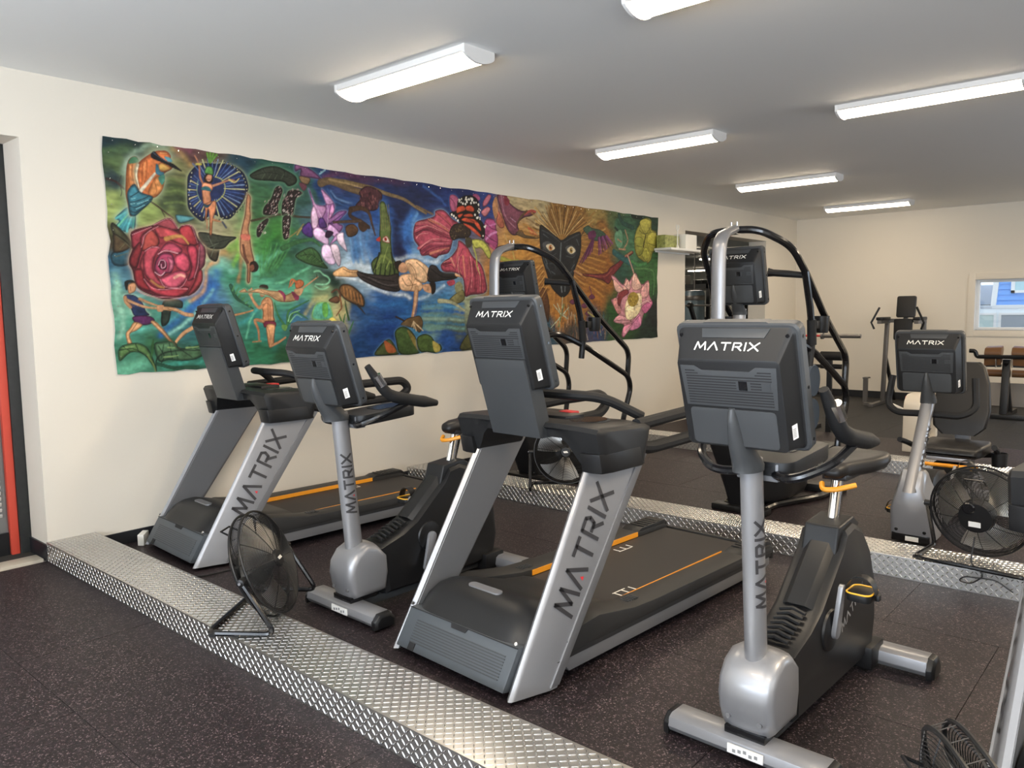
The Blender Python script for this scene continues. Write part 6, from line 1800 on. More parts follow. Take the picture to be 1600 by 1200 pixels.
L 6a7276 10.1 14.4|4943,1143 4932,1028 4916,883
L 3f464a 11.5 11.5|4845,852 4799,908 4730,906
L 5a6468 11.3 11.3|4641,987 4685,904
L 4a5054 8.4 8.4|4619,1070 4618,958 4684,847
L 6a7478 13.0 13.0|4916,876 4963,856
P 0f1012 - 25 - 25|4774,764 4939,783 5107,757 5034,726 4820,722
P a8a698 6a6a64 6 - 25|4843,716 4938,732 5058,712 4937,674
L 7a8084 11.6 11.6|4937,652 4948,594
L 6a7074 11.7 11.7|5009,653 5003,602
L 3a4044 14.7 14.7|5183,950 5132,802
P 3f5a48 27382c 8 - 25|5362,1329 5465,1381 5542,1356 5728,1338 5836,1283 5754,1217 5568,1207 5464,1261
L 3a3024 7.4 7.4|5388,1316 5324,1245
P 6a2a58 - 25 - 25|5464,1291 5595,1329 5621,1255 5489,1217
L 6a2c5a 13.6 9.1|5581,1223 5540,1069
L 8a4078 13.6 9.1|5576,1222 5498,1040
L 5a2448 13.6 9.1|5570,1222 5457,1011
L 6a2c5a 13.6 9.1|5565,1222 5415,983
L 8a4078 13.6 9.1|5560,1221 5374,954
L 5a2448 13.6 9.1|5555,1221 5333,926
L 6a2c5a 13.6 9.1|5549,1221 5293,925
L 7a3468 16.8 12.2|5674,1243 5686,1045
L 94508a 16.8 12.2|5698,1247 5726,1065
L 5a2850 16.8 12.2|5722,1252 5767,1085
L 7a3468 16.9 12.3|5746,1256 5808,1106
L 94508a 16.9 12.3|5770,1261 5849,1126
L 5a2850 16.9 12.3|5795,1265 5890,1147
L 7a3468 16.9 12.3|5819,1270 5932,1168
L 94508a 17.0 12.3|5844,1274 5974,1189
P 7a3034 501c24 12 - 25|5182,832 5332,814 5591,813 5834,834 5917,899 6086,967 6259,1069 6407,1124 6437,1093 6288,1022 6143,906 6000,807 5888,695 5751,739 5486,772 5281,790
L b08058 17.7 17.7|5194,833 5332,799
L a87a58 14.4 14.4|6259,1053 6407,1111
L 9a4a48 12.1 12.1|5486,795 5806,787 5973,885
P 6a9a78 - 25 - 25|6030,1326 6173,1367 6201,1210 6115,1142 6030,1217
L a08868 14.3 14.3|6259,1372 6318,1248 6230,1148
L b89a78 12.6 12.6|6087,1251 6172,1224
L b89070 12.6 12.6|6115,1134 6259,1133
L 27403a 15.6 15.6|6030,1389 6087,1361
L 2f5a50 31.4 31.4|6116,1551 6201,1463 6437,1416
L 2a6a6a 40.8 40.8|6001,1090 6201,1019 6407,962
L 1f3028 48.2 48.2|6436,1577 6618,1575
P 9a9438 6a6a24 16 2f4a34 6|6572,1458 6711,1557 6868,1545 6885,1429 7014,1388 7015,1186 6902,1113 6871,1028 6760,982 6528,1064 6467,1224 6497,1355
P b0a844 6a6a24 8 - 25|6588,1491 6711,1549 6852,1527 6837,1426 6712,1352
P a8a040 6a6a24 8 - 25|6806,1358 6998,1387 6999,1202 6870,1128 6775,1240
P 8a8a34 6a6a24 8 - 25|6497,1290 6681,1285 6650,1102 6528,1081
P a09c3c 6a6a24 8 - 25|6650,1086 6743,1189 6855,1078 6760,999
L 4a4418 13.2 13.2|6743,1338 6681,1186
L 4a8a50 25.9 25.9|6407,995 6558,951 6744,974
L 5a8a50 13.1 13.1|6497,900 6936,879 6938,574
L c09a88 14.5 14.5|6318,1056 6407,930 6467,834
P c08890 8a5864 16 4a5a3a 5|5944,790 6029,792 6200,699 6288,781 6347,734 6498,851 6651,706 6824,759 6841,574 6922,456 6715,322 6622,173 6347,115 6229,21 6170,71 6229,183 5998,236 6113,314 5943,491 6056,538 6085,634
P d0a498 a07a70 9 - 25|6000,760 6171,667 6318,636 6142,587 6028,633
P d8aca0 a87c74 9 - 25|6200,635 6318,766 6377,637
P d8b0a0 a88474 9 - 25|6437,801 6498,835 6651,673 6498,622 6407,670
P d4a09c a07070 9 - 25|6621,639 6824,742 6809,557 6652,523
P c06a90 8a4464 9 - 25|6652,407 6874,490 6922,439 6747,322
P c880a0 8a5070 9 - 25|6347,147 6590,324 6637,173 6438,112
P d08aa0 a05a70 9 - 25|6200,38 6229,167 6438,194 6288,67
P d09aa0 9a6870 9 - 25|5998,236 6142,314 6407,228 6200,200
P d8c8a0 b0906c 9 - 25|6259,410 6347,539 6621,590 6652,407 6498,276 6288,279
P e0d0a8 b8a078 9 - 25|6288,409 6468,424 6438,260 6288,263
P c88a88 905a5c 9 - 25|5971,491 6085,523 6171,362 6084,331
P 8a3c40 5a2428 8 - 25|6085,459 6114,586 6288,636 6347,588 6200,523 6142,426
P a08830 - 25 - 25|6318,507 6377,588 6498,597 6590,523 6498,424 6377,425
D d0b848 8.1|6347,458
D d0b848 8.2|6465,452
D d0b848 8.2|6374,449
D b89a38 8.1|6356,518
D b89a38 8.2|6471,484
D b89a38 8.2|6528,525
D 6a5418 8.2|6480,464
D 6a5418 8.2|6519,490
D 6a5418 8.2|6377,498
D 6a5418 8.2|6398,484
D d0b848 8.2|6407,505
D 6a5418 8.3|6541,477
D b89a38 8.2|6425,482
D d0b848 8.2|6446,538
D d0b848 8.2|6407,513
D b89a38 8.2|6386,528
D b89a38 8.3|6541,472
D b89a38 8.2|6468,443
D d0b848 8.2|6522,521
D 6a5418 8.3|6535,441
D 6a5418 8.3|6535,436
D 6a5418 8.3|6556,444
D d0b848 8.2|6547,571
D b89a38 8.1|6339,552
D d0b848 8.2|6446,484
D 6a5418 8.1|6374,544
L a8886a 7.5 4.5|5188,226 5206,326
L 4a7a88 7.3 4.4|4886,204 4913,279
L 8fa8a0 7.3 4.4|4894,110 4910,225
L 2f4a5a 7.8 4.7|5683,206 5659,278
L a8886a 7.5 4.5|5231,28 5214,146
L a8886a 7.4 4.4|5032,194 5060,297
L 6a4030 7.7 4.6|5535,37 5535,84
L 4a7a88 7.5 4.5|5295,165 5270,215
L a8886a 7.9 4.7|5808,71 5797,194
L 2f4a5a 7.8 4.7|5806,308 5782,357
L 2f4a5a 7.8 4.7|5715,60 5724,170
L a8886a 7.4 4.4|5060,257 5083,332
L 4a7a88 7.4 4.4|5090,322 5062,439
L 8fa8a0 7.8 4.7|5726,69 5707,127
L 4a7a88 7.8 4.7|5643,194 5662,267
L 8fa8a0 7.4 4.4|5028,282 4996,373
L 8fa8a0 7.8 4.7|5718,175 5732,293
L a8886a 7.9 4.7|5803,157 5792,255
L 2f4a5a 7.3 4.4|4925,133 4960,215
L a8886a 7.7 4.6|5565,187 5550,252
L 2f4a5a 7.8 4.7|5781,271 5768,360
L a8886a 7.5 4.5|5246,258 5244,348
L a8886a 7.2 4.3|4772,169 4776,247
L 8a5a3c 7.7 4.6|5578,91 5563,171
L 6a4030 7.4 4.5|5123,177 5151,293
L 8fa8a0 7.5 4.5|5205,235 5196,329
L a8886a 7.4 4.5|5151,315 5132,363
L a8886a 7.4 4.4|5067,214 5053,269
L 6a4030 7.5 4.5|5166,61 5167,176
L 6a4030 7.3 4.4|4822,181 4840,285
L 6a4030 7.8 4.7|5639,48 5672,170
L 5a6a50 7.2 4.3|4811,257 4812,319
L 4a7a88 7.6 4.5|5327,274 5327,332
L 6a4030 7.8 4.7|5719,266 5757,365
L a8886a 7.2 4.3|4750,222 4730,310
L 4a7a88 7.3 4.4|4932,91 4959,137
L 8a5a3c 7.5 4.5|5298,212 5271,288
L a8886a 7.4 4.4|5029,292 5005,347
L a8886a 7.8 4.7|5756,132 5789,178
L 2f4a5a 7.9 4.7|5824,12 5805,86
L 5a6a50 7.3 4.4|4844,87 4843,185
L 5a6a50 7.7 4.6|5535,83 5541,164
L 8fa8a0 7.4 4.4|5055,287 5054,359
L 8fa8a0 7.6 4.6|5363,43 5389,101
L 8a5a3c 7.7 4.6|5643,270 5625,332
L 5a6a50 7.6 4.5|5376,308 5384,367
L 6a4030 7.2 4.3|4752,84 4775,198
L 5a6a50 7.5 4.5|5124,122 5111,201
L 5a6a50 7.5 4.5|5198,284 5207,353
L 8fa8a0 7.6 4.5|5331,134 5337,232
L a8886a 7.9 4.7|5805,25 5833,138
L 4a7a88 7.8 4.7|5800,226 5776,321
L a8886a 7.7 4.6|5518,219 5529,286
L 5a6a50 7.5 4.5|5210,185 5213,296
L 2f4a5a 7.5 4.5|5293,194 5301,245
L 2f4a5a 7.6 4.5|5315,142 5301,206
L 5a6a50 7.5 4.5|5136,36 5127,98
L 5a6a50 7.5 4.5|5256,292 5272,366
L a8886a 7.4 4.5|5114,240 5114,314
L a8886a 7.8 4.7|5720,106 5691,193
L b8c0a0 11.7 5.8|4933,332 4793,449
L b8c0a0 11.7 5.8|4945,346 4959,536
L b8c0a0 11.7 5.9|4957,331 5079,418
L b8c0a0 11.7 5.8|4933,317 4742,190
L b8c0a0 11.7 5.9|4957,331 5053,286
L b8c0a0 11.7 5.8|4909,376 4863,463
L 7a8a58 13.2 13.2|4982,448 4933,332 4883,201
P 5a3c24 3a2616 10 - 25|4544,591 4612,641 4679,578 4723,421 4697,249 4630,364 4587,478
P 6a3450 42203a 6 - 25|5092,477 5154,510 5215,472 5153,447
P 6a3450 42203a 6 - 25|5316,431 5380,464 5444,426 5379,401
P 6a3450 42203a 6 - 25|5471,537 5537,571 5602,533 5536,507
P 6a3450 42203a 6 - 25|5522,338 5588,371 5654,332 5587,307
P 6a3450 42203a 6 - 25|5392,340 5457,373 5522,334 5456,309
L 7a4058 9.1 9.1|5485,659 5523,568 5457,476
L 6a3c50 8.9 8.9|5130,595 5178,492
L b0a860 13.7 13.7|5456,354 5587,291
L 50182e 4.6 3.7|2725,1117 2878,1155 3060,1109 3195,1098
L 50182e 4.7 3.7|2783,962 2926,1045 3193,1059
L 50182e 4.7 3.8|2894,1250 3010,1202 3196,1147
L 50182e 4.7 3.8|3001,1334 3105,1275 3211,1206
L 50182e 4.8 3.9|3054,927 3096,977 3192,1001
L 50182e 4.6 3.7|2752,1184 2854,1191 3008,1164 3168,1116
L 50182e 4.7 3.8|2832,927 2964,990 3179,1029
L 50182e 4.9 3.9|3240,767 3285,887 3359,1009
L 50182e 5.0 4.0|3403,551 3466,733 3442,933
L 50182e 5.1 4.1|3535,572 3554,735 3499,895
L 50182e 5.0 4.0|3323,730 3297,828 3328,928
L 50182e 5.1 4.1|3609,593 3613,736 3557,846
L 50182e 4.9 3.9|3105,822 3187,835 3241,797
L 50182e 4.8 3.9|3206,1486 3259,1433 3257,1365
L 50182e 5.1 4.1|3687,1289 3776,1234 3868,1219
L 50182e 5.1 4.1|3684,1167 3774,1121 3866,1095
L dc9a94 4.6 2.8|2739,1146 2892,1194 3088,1150
L dc9a94 4.7 2.8|2796,991 2953,1075 3167,1077
L dc9a94 4.7 2.8|2933,1263 3050,1233 3183,1175
L dc9a94 4.9 3.0|3300,927 3283,828 3309,730
L dc9a94 5.0 3.0|3457,933 3482,784 3462,592
L dc9a94 5.1 3.0|3571,837 3598,715 3594,593
L dc9a94 4.8 2.9|3092,861 3175,893
L dc9a94 4.7 2.8|2749,1072 2800,1113 2903,1128
L 454a50 9.8 5.6|4600,1265 4758,1226 4920,1157
L 454a50 10.3 5.9|5286,1265 5137,1212 4991,1153
L 454a50 9.8 5.6|4630,1015 4755,992 4848,1024
L 454a50 10.2 5.8|5037,1003 5159,994 5234,1041
L 596067 8.4 4.2|4622,1224 4712,1188
L 596067 8.8 4.4|5236,1203 5285,1132
L 596067 8.5 4.2|4662,903 4752,792
L 596067 8.8 4.4|5133,860 5208,922
L 596067 8.6 4.3|4821,794 4752,821
L 596067 8.8 4.4|5083,800 5133,831
L 8a5a1c 5.6 4.2|4594,901 4460,813
L 8a5a1c 5.9 4.4|5258,923 5461,870
L caa05a 5.6 4.2|4601,882 4468,791
L caa05a 5.9 4.4|5247,902 5450,843
L 6a4416 5.6 4.2|4607,862 4476,769
L 6a4416 5.9 4.4|5237,881 5440,815
L 8a5a1c 5.6 4.2|4613,843 4485,747
L 8a5a1c 5.9 4.4|5227,860 5429,788
L caa05a 5.6 4.2|4620,823 4493,725
L caa05a 5.9 4.4|5217,839 5418,760
L 6a4416 5.6 4.2|4626,804 4502,703
L 6a4416 5.9 4.4|5207,818 5408,733
L 8a5a1c 5.6 4.2|4633,784 4510,680
L 8a5a1c 5.9 4.4|5196,797 5397,706
L caa05a 5.7 4.2|4639,764 4519,658
L caa05a 5.9 4.4|5186,776 5387,679
L 6a4416 5.7 4.2|4646,745 4527,636
L 6a4416 5.9 4.4|5176,755 5376,651
L 8a5a1c 5.7 4.2|4652,725 4536,613
L 8a5a1c 5.9 4.4|5166,735 5366,624
L caa05a 5.7 4.3|4659,705 4544,591
L caa05a 5.9 4.4|5156,714 5355,597
L 6a4416 5.7 4.3|4665,686 4553,569
L 6a4416 5.9 4.4|5146,693 5345,570
L 8a5a1c 5.7 4.3|4672,666 4561,546
L 8a5a1c 5.9 4.4|5136,672 5335,543
L caa05a 5.7 4.3|4678,646 4570,524
L caa05a 5.9 4.4|5126,651 5324,516
L 6a4416 5.7 4.3|4685,626 4579,501
L 6a4416 5.9 4.4|5116,631 5314,489
L 8a5a1c 5.7 4.3|4691,606 4587,478
L 8a5a1c 5.9 4.4|5106,610 5303,462
L 4a3210 4.3 5.7|4853,1210 4502,1334
L d8bc80 4.3 5.7|4860,1216 4529,1365
L 6a4818 4.3 5.7|4867,1221 4560,1394
L 4a3210 4.3 5.7|4874,1225 4596,1421
L d8bc80 4.3 5.7|4883,1229 4634,1447
L 6a4818 4.3 5.7|4893,1232 4678,1470
L 4a3210 4.3 5.7|4902,1236 4721,1489
L d8bc80 4.3 5.7|4914,1239 4769,1507
L 6a4818 4.3 5.7|4924,1241 4818,1522
L 4a3210 4.3 5.7|4935,1243 4869,1534
L d8bc80 4.3 5.7|4947,1244 4921,1542
L 6a4818 4.3 5.8|4959,1245 4975,1547
L 4a3210 4.3 5.8|4971,1246 5027,1550
L d8bc80 4.3 5.8|4983,1246 5080,1547
L 6a4818 4.3 5.8|4992,1244 5133,1543
L 4a3210 4.3 5.8|5004,1243 5185,1535
L d8bc80 4.3 5.8|5014,1241 5234,1523
L 6a4818 4.3 5.8|5023,1239 5281,1507
L 4a3210 4.3 5.8|5033,1236 5326,1489
L d8bc80 4.3 5.8|5043,1233 5366,1467
L 6a4818 4.3 5.8|5050,1229 5404,1442
L 4a3210 4.4 5.8|5057,1225 5437,1414
L 8a6240 5.9 4.4|2641,701 2688,643 2657,583
L 8a6240 5.9 4.4|2745,850 2843,779 2885,705
L 8a6240 5.8 4.4|2564,699 2620,634 2738,651
L 8a6240 5.9 4.4|2666,833 2723,776 2740,703
L 8a6240 5.9 4.4|2706,584 2692,465 2672,347
L 8a6240 6.0 4.5|2756,599 2742,465 2708,346
L 8a6240 5.4 4.1|1907,767 1973,742 2058,737
L 171313 6.9 5.5|2092,738 2249,693 2468,668
L 171313 6.9 5.5|2108,704 2319,637 2504,604
L 171313 7.5 6.0|2925,797 3069,724 3242,728
L 7a5034 3.5 2.8|1179,507 1171,421 1172,340
L 7a5034 3.5 2.8|1129,464 1170,478 1200,450
L 7a5034 3.6 2.8|1161,294 1181,221 1174,150
L 7a5034 3.5 2.8|1119,577 1213,542 1300,499
L 7a5034 3.6 2.9|1420,550 1435,529
L dcb088 5.7 3.6|1203,499 1211,421 1204,350
L dcb088 5.7 3.6|1216,278 1205,206
L 7a5232 3.8 2.8|103,494 147,456
L 7a5232 3.8 2.9|178,504 262,465
L 7a5232 3.8 2.9|150,342 99,276
L 7a5232 3.9 2.9|275,348 349,268 424,176
L 7a5232 3.8 2.8|127,593 130,565
L 7a5232 3.9 2.9|379,440 468,409
L 7a5232 4.0 3.0|501,263 442,210
L 8a4a20 3.4 2.0|165,1411 157,1336 163,1262
L 8a4a20 3.4 2.0|193,1421 185,1346 191,1279
L 8a4a20 3.4 2.1|261,1430 250,1347 239,1284
L 8a4a20 3.4 2.1|291,1461 287,1385 261,1300
L 8a4a20 3.5 2.1|332,1321 343,1267 327,1231
L e0a060 5.4 2.7|179,1413 171,1344
L e0a060 5.5 2.8|276,1439 267,1356
L e0a060 5.6 2.8|347,1337 366,1297
L e0a060 5.6 2.8|386,1529 429,1531
L 5a6478 3.5 2.1|336,1519 384,1494 447,1467
L 5a6478 3.5 2.1|399,1496 419,1478
L 6a7060 4.0 3.0|632,946 683,889 783,924
L 6a7060 4.0 3.0|708,971 737,901
L 6a7060 4.1 3.1|747,892 722,820
L 6a6a4c 3.7 2.8|47,931 90,897 138,857
L 6a6a4c 3.7 2.8|47,793 132,824
L 6a6a4c 3.7 2.8|69,849 99,888
L 1f3024 4.7 3.8|28,165 121,170 213,108
L 1f3024 4.7 3.8|57,192 101,152
L 1f3024 4.8 3.8|142,198 158,149
L 1f3024 4.9 3.9|295,182 330,111 308,63
L 1f3024 4.9 4.0|375,198 389,88
L 1f3024 5.0 4.0|453,145 533,90
L 1f3024 5.0 4.0|517,172 620,127
L 86a468 6.6 3.8|75,182 131,184
L 86a468 6.9 3.9|363,169 413,162
L 86a468 7.0 4.0|495,158 590,164
L 86a468 6.9 3.9|330,101 431,106
L 151c16 3.2 2.4|1089,1449 1257,1492 1428,1463
L 151c16 3.3 2.4|1183,1508 1209,1471
L 151c16 3.3 2.5|1277,1536 1294,1489
L 151c16 3.3 2.5|1372,1518 1370,1468
L 142014 3.4 2.6|1489,858 1601,871 1723,779
L 142014 3.4 2.6|1521,894 1559,852
L 142014 3.5 2.6|1604,923 1632,855
L 8a9a50 8.5 5.7|2345,836 2365,894 2405,981
L 8a9a50 8.4 5.6|2270,778 2308,835
L 8a9a50 8.5 5.7|2379,781 2419,853
L 1c2a18 9.9 7.0|2303,919 2272,834 2234,763
L 1c2a18 10.0 7.1|2440,926 2456,840 2471,740
L 6a3c48 6.4 4.8|6200,699 6318,636 6318,539
L 6a3c48 6.5 4.9|6498,818 6467,670
L 6a3c48 6.6 5.0|6651,673 6621,540 6652,407
L 6a3c48 6.4 4.8|6113,475 6200,362
L 6a3c48 6.6 4.9|6347,147 6498,243 6621,307
L 6a3c48 6.4 4.8|5998,236 6200,248 6407,228
L 6a3c48 6.7 5.0|6777,708 6777,574
L 6a3c48 6.5 4.8|6318,733 6288,652
L ecc4c0 10.0 5.0|6621,440 6778,490 6890,456
L ecc4c0 9.8 4.9|6258,85 6377,163
L ecc4c0 9.8 4.9|6437,768 6498,687
L 5a5a1c 6.5 4.9|6588,1394 6712,1352 6869,1395
L 5a5a1c 6.5 4.9|6527,1195 6650,1184
L 5a5a1c 6.6 5.0|6806,1242 6966,1217
L 5a5a1c 6.6 5.0|6744,1139 6776,1025
L 1c2a34 5.9 4.4|4958,248 4963,294
L 2a2a20 5.9 4.4|4946,226 4927,266
L 3a2418 6.3 4.7|5784,170 5801,267
L 8a6a4c 6.0 4.5|5207,133 5183,231
L 1c2a34 5.9 4.4|4964,328 4953,401
L 27404a 6.2 4.7|5661,150 5635,191
L 3a2418 6.0 4.5|5140,202 5168,271
L 2a2a20 6.0 4.5|5145,194 5144,275
L 1c2a34 5.9 4.4|5045,275 5054,362
L 1c2a34 5.8 4.4|4785,79 4800,137
L 2a2a20 5.9 4.5|5072,57 5080,100
L 3a2418 5.9 4.4|5081,229 5087,325
L c0b498 6.1 4.6|5448,26 5420,102
L 8a6a4c 6.0 4.5|5300,169 5276,223
L 8a6a4c 6.2 4.7|5663,33 5655,96
L c0b498 6.1 4.6|5465,180 5448,240
L c0b498 5.8 4.4|4862,196 4870,255
L 8a6a4c 6.2 4.7|5704,97 5685,142
L 3a2418 6.2 4.7|5704,138 5705,236
L 8a6a4c 6.2 4.7|5660,26 5637,129
L 3a2418 6.2 4.7|5686,252 5703,314
L 8a6a4c 6.0 4.5|5139,75 5159,116
L 1c2a34 5.9 4.5|5122,296 5110,357
L 8a6a4c 6.1 4.6|5505,248 5479,301
L 2a2a20 5.8 4.4|4906,319 4907,368
L c0b498 5.9 4.5|5119,293 5132,366
L 1c2a34 6.1 4.5|5321,160 5329,228
L 3a2418 5.8 4.3|4803,194 4801,232
L c0b498 5.9 4.4|5009,64 5019,115
L 3a2418 6.3 4.7|5867,238 5900,311
L 27404a 5.8 4.4|4841,234 4863,279
L c0b498 5.8 4.4|4834,197 4853,264
L 27404a 5.8 4.4|4879,61 4872,101
L c0b498 6.2 4.7|5662,295 5639,386
L 27404a 6.1 4.6|5382,163 5393,220
L 1c2a34 6.3 4.7|5869,56 5886,115
L 27404a 6.0 4.5|5185,177 5200,242
L 8a6a4c 6.1 4.5|5353,283 5366,359
L 8a6a4c 6.1 4.6|5529,252 5506,355
L c0b498 5.8 4.4|4905,241 4889,305
L 3a2418 6.0 4.5|5120,121 5125,205
L 8a6a4c 6.0 4.5|5282,313 5257,387
L 27404a 6.2 4.7|5718,178 5713,222
L 1c2a34 6.1 4.6|5492,287 5477,340
L 3a2418 6.0 4.5|5248,219 5234,323
L 3a2418 5.9 4.4|5004,105 5032,185
L 1c2a34 6.3 4.7|5866,73 5880,176
L 27404a 6.2 4.7|5719,319 5693,426
L 2a2a20 6.3 4.7|5853,246 5870,296
L 8a6a4c 6.0 4.5|5261,21 5239,120
L 8a6a4c 6.2 4.6|5565,187 5579,254
L 1c2a34 5.9 4.4|4998,188 5004,250
L 3a2418 5.8 4.3|4752,232 4726,320
L 27404a 6.0 4.5|5279,36 5300,121
L 27404a 5.9 4.4|4998,158 5001,258
L 8a6a4c 5.8 4.4|4940,321 4967,407
L c0b498 6.0 4.5|5191,273 5169,333
L 2a2a20 6.2 4.6|5550,276 5524,320
L 8a6a4c 5.8 4.4|4869,375 4847,462
L 3a2418 6.1 4.6|5520,171 5531,238
L 3a2418 6.1 4.6|5514,369 5502,455
L 27404a 5.8 4.3|4727,264 4740,354
L 8a6a4c 5.8 4.4|4825,104 4822,193
L 3a2418 6.3 4.7|5802,101 5811,171
L 1c2a34 6.2 4.6|5635,242 5617,311
L 3a2418 6.0 4.5|5151,30 5129,113
L 3a2418 5.9 4.4|5037,367 5011,426
L 8a6a4c 6.0 4.5|5220,194 5231,297
L 27404a 6.1 4.6|5465,107 5468,174
L 27404a 6.2 4.6|5635,304 5631,380'''
def paint_mural():
    rng = np.random.RandomState(5); NX, NY = 1060, 270; LW, LH = 7.045, 1.583
    u = np.linspace(0, 1, NX); s1 = LW * (np.exp(.85 * u) - 1) / (math.exp(.85) - 1); t1 = np.linspace(0, LH, NY)
    Sg, Tg = np.meshgrid(s1, t1); Sg = Sg.astype(np.float32) * 1000; Tg = Tg.astype(np.float32) * 1000   # millimetres
    def hexc(h):
        c = np.array([int(h[i:i + 2], 16) for i in (0, 2, 4)], np.float32) / 255
        return np.where(c <= .04045, c / 12.92, ((c + .055) / 1.055) ** 2.4)
    def vnoise(sx, sy, seed):
        r = np.random.RandomState(seed).rand(64, 256).astype(np.float32)
        x = Sg / sx; y = Tg / sy; xi = np.floor(x).astype(int); yi = np.floor(y).astype(int); fx = x - xi; fy = y - yi
        fx = fx * fx * (3 - 2 * fx); fy = fy * fy * (3 - 2 * fy); g = lambda a, b: r[a % 64, b % 256]
        return (g(yi, xi) * (1 - fx) + g(yi, xi + 1) * fx) * (1 - fy) + (g(yi + 1, xi) * (1 - fx) + g(yi + 1, xi + 1) * fx) * fy
    wx = (vnoise(160, 160, 1) - .5) * 130 + (vnoise(55, 55, 2) - .5) * 50; wy = (vnoise(160, 160, 3) - .5) * 110 + (vnoise(55, 55, 4) - .5) * 45
    num = np.zeros((NY, NX, 3), np.float32); den = np.zeros((NY, NX), np.float32)
    for q in MURAL_BG.split():
        x, y, c = q.split(','); d2 = (Sg + wx - float(x)) ** 2 + (Tg + wy - float(y)) ** 2
        wgt = 1 / (d2 + 40 ** 2) ** 2.2 * 1e10; num += wgt[..., None] * hexc(c); den += wgt
    img = num / den[..., None]
    br = (vnoise(90, 22, 7) - .5) * .5 + (vnoise(30, 12, 8) - .5) * .35
    img *= (1 + br)[..., None]
    def smooth(P, closed):
        P = np.array(P, np.float32)
        if len(P) < 3: return P
        out = []; n = len(P); rngi = range(n) if closed else range(n - 1)
        for i in rngi:
            g = (lambda k: P[k % n]) if closed else (lambda k: P[min(max(k, 0), n - 1)])
            p0, p1, p2, p3 = g(i - 1), g(i), g(i + 1), g(i + 2)
            for tt in (0, .25, .5, .75):
                out.append(.5 * (2 * p1 + (p2 - p0) * tt + (2 * p0 - 5 * p1 + 4 * p2 - p3) * tt * tt + (3 * p1 - p0 - 3 * p2 + p3) * tt ** 3))
        if not closed: out.append(P[-1])
        return np.array(out, np.float32)
    def window(P, pad):
        a, b = P.min(0) - pad, P.max(0) + pad
        i0, i1 = np.searchsorted(s1 * 1000, [a[0], b[0]]); j0, j1 = np.searchsorted(t1 * 1000, [a[1], b[1]])
        return slice(max(j0, 0), min(j1 + 1, NY)), slice(max(i0, 0), min(i1 + 1, NX))
    def segdist(X, Y, P, closed, taper=None):
        d = np.full(X.shape, 1e9, np.float32); tw = np.zeros(X.shape, np.float32); n = len(P); m = n if closed else n - 1
        for i in range(m):
            a, b = P[i], P[(i + 1) % n]; ab = b - a; L2 = max(float(ab @ ab), 1e-6)
            h = np.clip(((X - a[0]) * ab[0] + (Y - a[1]) * ab[1]) / L2, 0, 1)
            e = np.hypot(X - a[0] - h * ab[0], Y - a[1] - h * ab[1]); k = e < d
            d = np.where(k, e, d)
            if taper is not None: tw = np.where(k, (i + h) / m, tw)
        return d, tw
    def inside(X, Y, P):
        c = np.zeros(X.shape, bool); n = len(P)
        for i in range(n):
            (x0, y0), (x1, y1) = P[i], P[(i + 1) % n]
            if y0 == y1: continue
            c ^= ((y0 > Y) != (y1 > Y)) & (X < (x1 - x0) * (Y - y0) / (y1 - y0) + x0)
        return c
    tex = 1 + (vnoise(14, 14, 11) - .5) * .36 + (vnoise(45, 20, 12) - .5) * .36
    vst = np.clip(vnoise(26, 26, 41) * .6 + vnoise(90, 60, 42) * .6 - .1, 0, 1)
    lit = 1 + (vnoise(60, 60, 14) - .5) * .35
    for ln in MURAL_OPS.split('\n'):
        hd, pt = ln.split('|'); h = hd.split(); P = np.array([[float(v) for v in q.split(',')] for q in pt.split()], np.float32); col = hexc(h[1])
        if h[0] == 'P':
            rw, hw = float(h[3]), float(h[5]); P = smooth(P, True); jj, ii = window(P, hw * 2.5 + 8)
            if jj.stop <= jj.start or ii.stop <= ii.start: continue
            X, Y = Sg[jj, ii], Tg[jj, ii]; d, _ = segdist(X, Y, P, True); ins = inside(X, Y, P); sd = np.where(ins, -d, d)
            if h[4] != '-':
                al = np.exp(-np.maximum(sd, 0) / hw) * .75; img[jj, ii] = img[jj, ii] * (1 - al[..., None]) + hexc(h[4]) * al[..., None]
            base = np.broadcast_to(col, X.shape + (3,)).copy()
            if h[2] != '-':
                k = np.clip(d / (rw * 1.6), 0, 1); k = k * k * (3 - 2 * k); base = base * (.92 + .22 * k[..., None]); base = hexc(h[2]) * .85 * (1 - k[..., None]) + base * k[..., None]
                gy = (Y - P[:, 1].mean()) / max(np.ptp(P[:, 1]), 1); base = base * (1 + .45 * gy - .18 * (X - P[:, 0].mean()) / max(np.ptp(P[:, 0]), 1))[..., None]
            base = base * (tex[jj, ii] * lit[jj, ii])[..., None]
            al = np.clip(.5 - sd / 4.5, 0, 1)
            ol = np.exp(-(sd / 3.0) ** 2) * .34
            img[jj, ii] = img[jj, ii] * (1 - al[..., None]) + base * al[..., None]
            img[jj, ii] *= (1 - ol * .55)[..., None]
        elif h[0] in 'LW':
            w0, w1 = float(h[2]), float(h[3]); P = smooth(P, False); wm = max(w0, w1); big = h[0] == 'W' or wm > 60
            jj, ii = window(P, wm * (2.2 if big else 1) + 6)
            if jj.stop <= jj.start or ii.stop <= ii.start: continue
            X, Y = Sg[jj, ii], Tg[jj, ii]; d, tw = segdist(X + (wx[jj, ii] * .25 if big else 0), Y + (wy[jj, ii] * .25 if big else 0), P, False, True); w = w0 + (w1 - w0) * tw
            if big: al = np.exp(-(d / (w * .8)) ** 2) * (.35 + .75 * vst[jj, ii])
            else: al = np.clip((w - d) / 4.5 + .3, 0, 1) * (.95 if wm > 8 else .85)
            sh = 1 - .40 * np.clip(d / np.maximum(w, 1), 0, 1) ** 2 if (8 < wm <= 42) else 1.0
            base = col * (tex[jj, ii] * sh)[..., None]
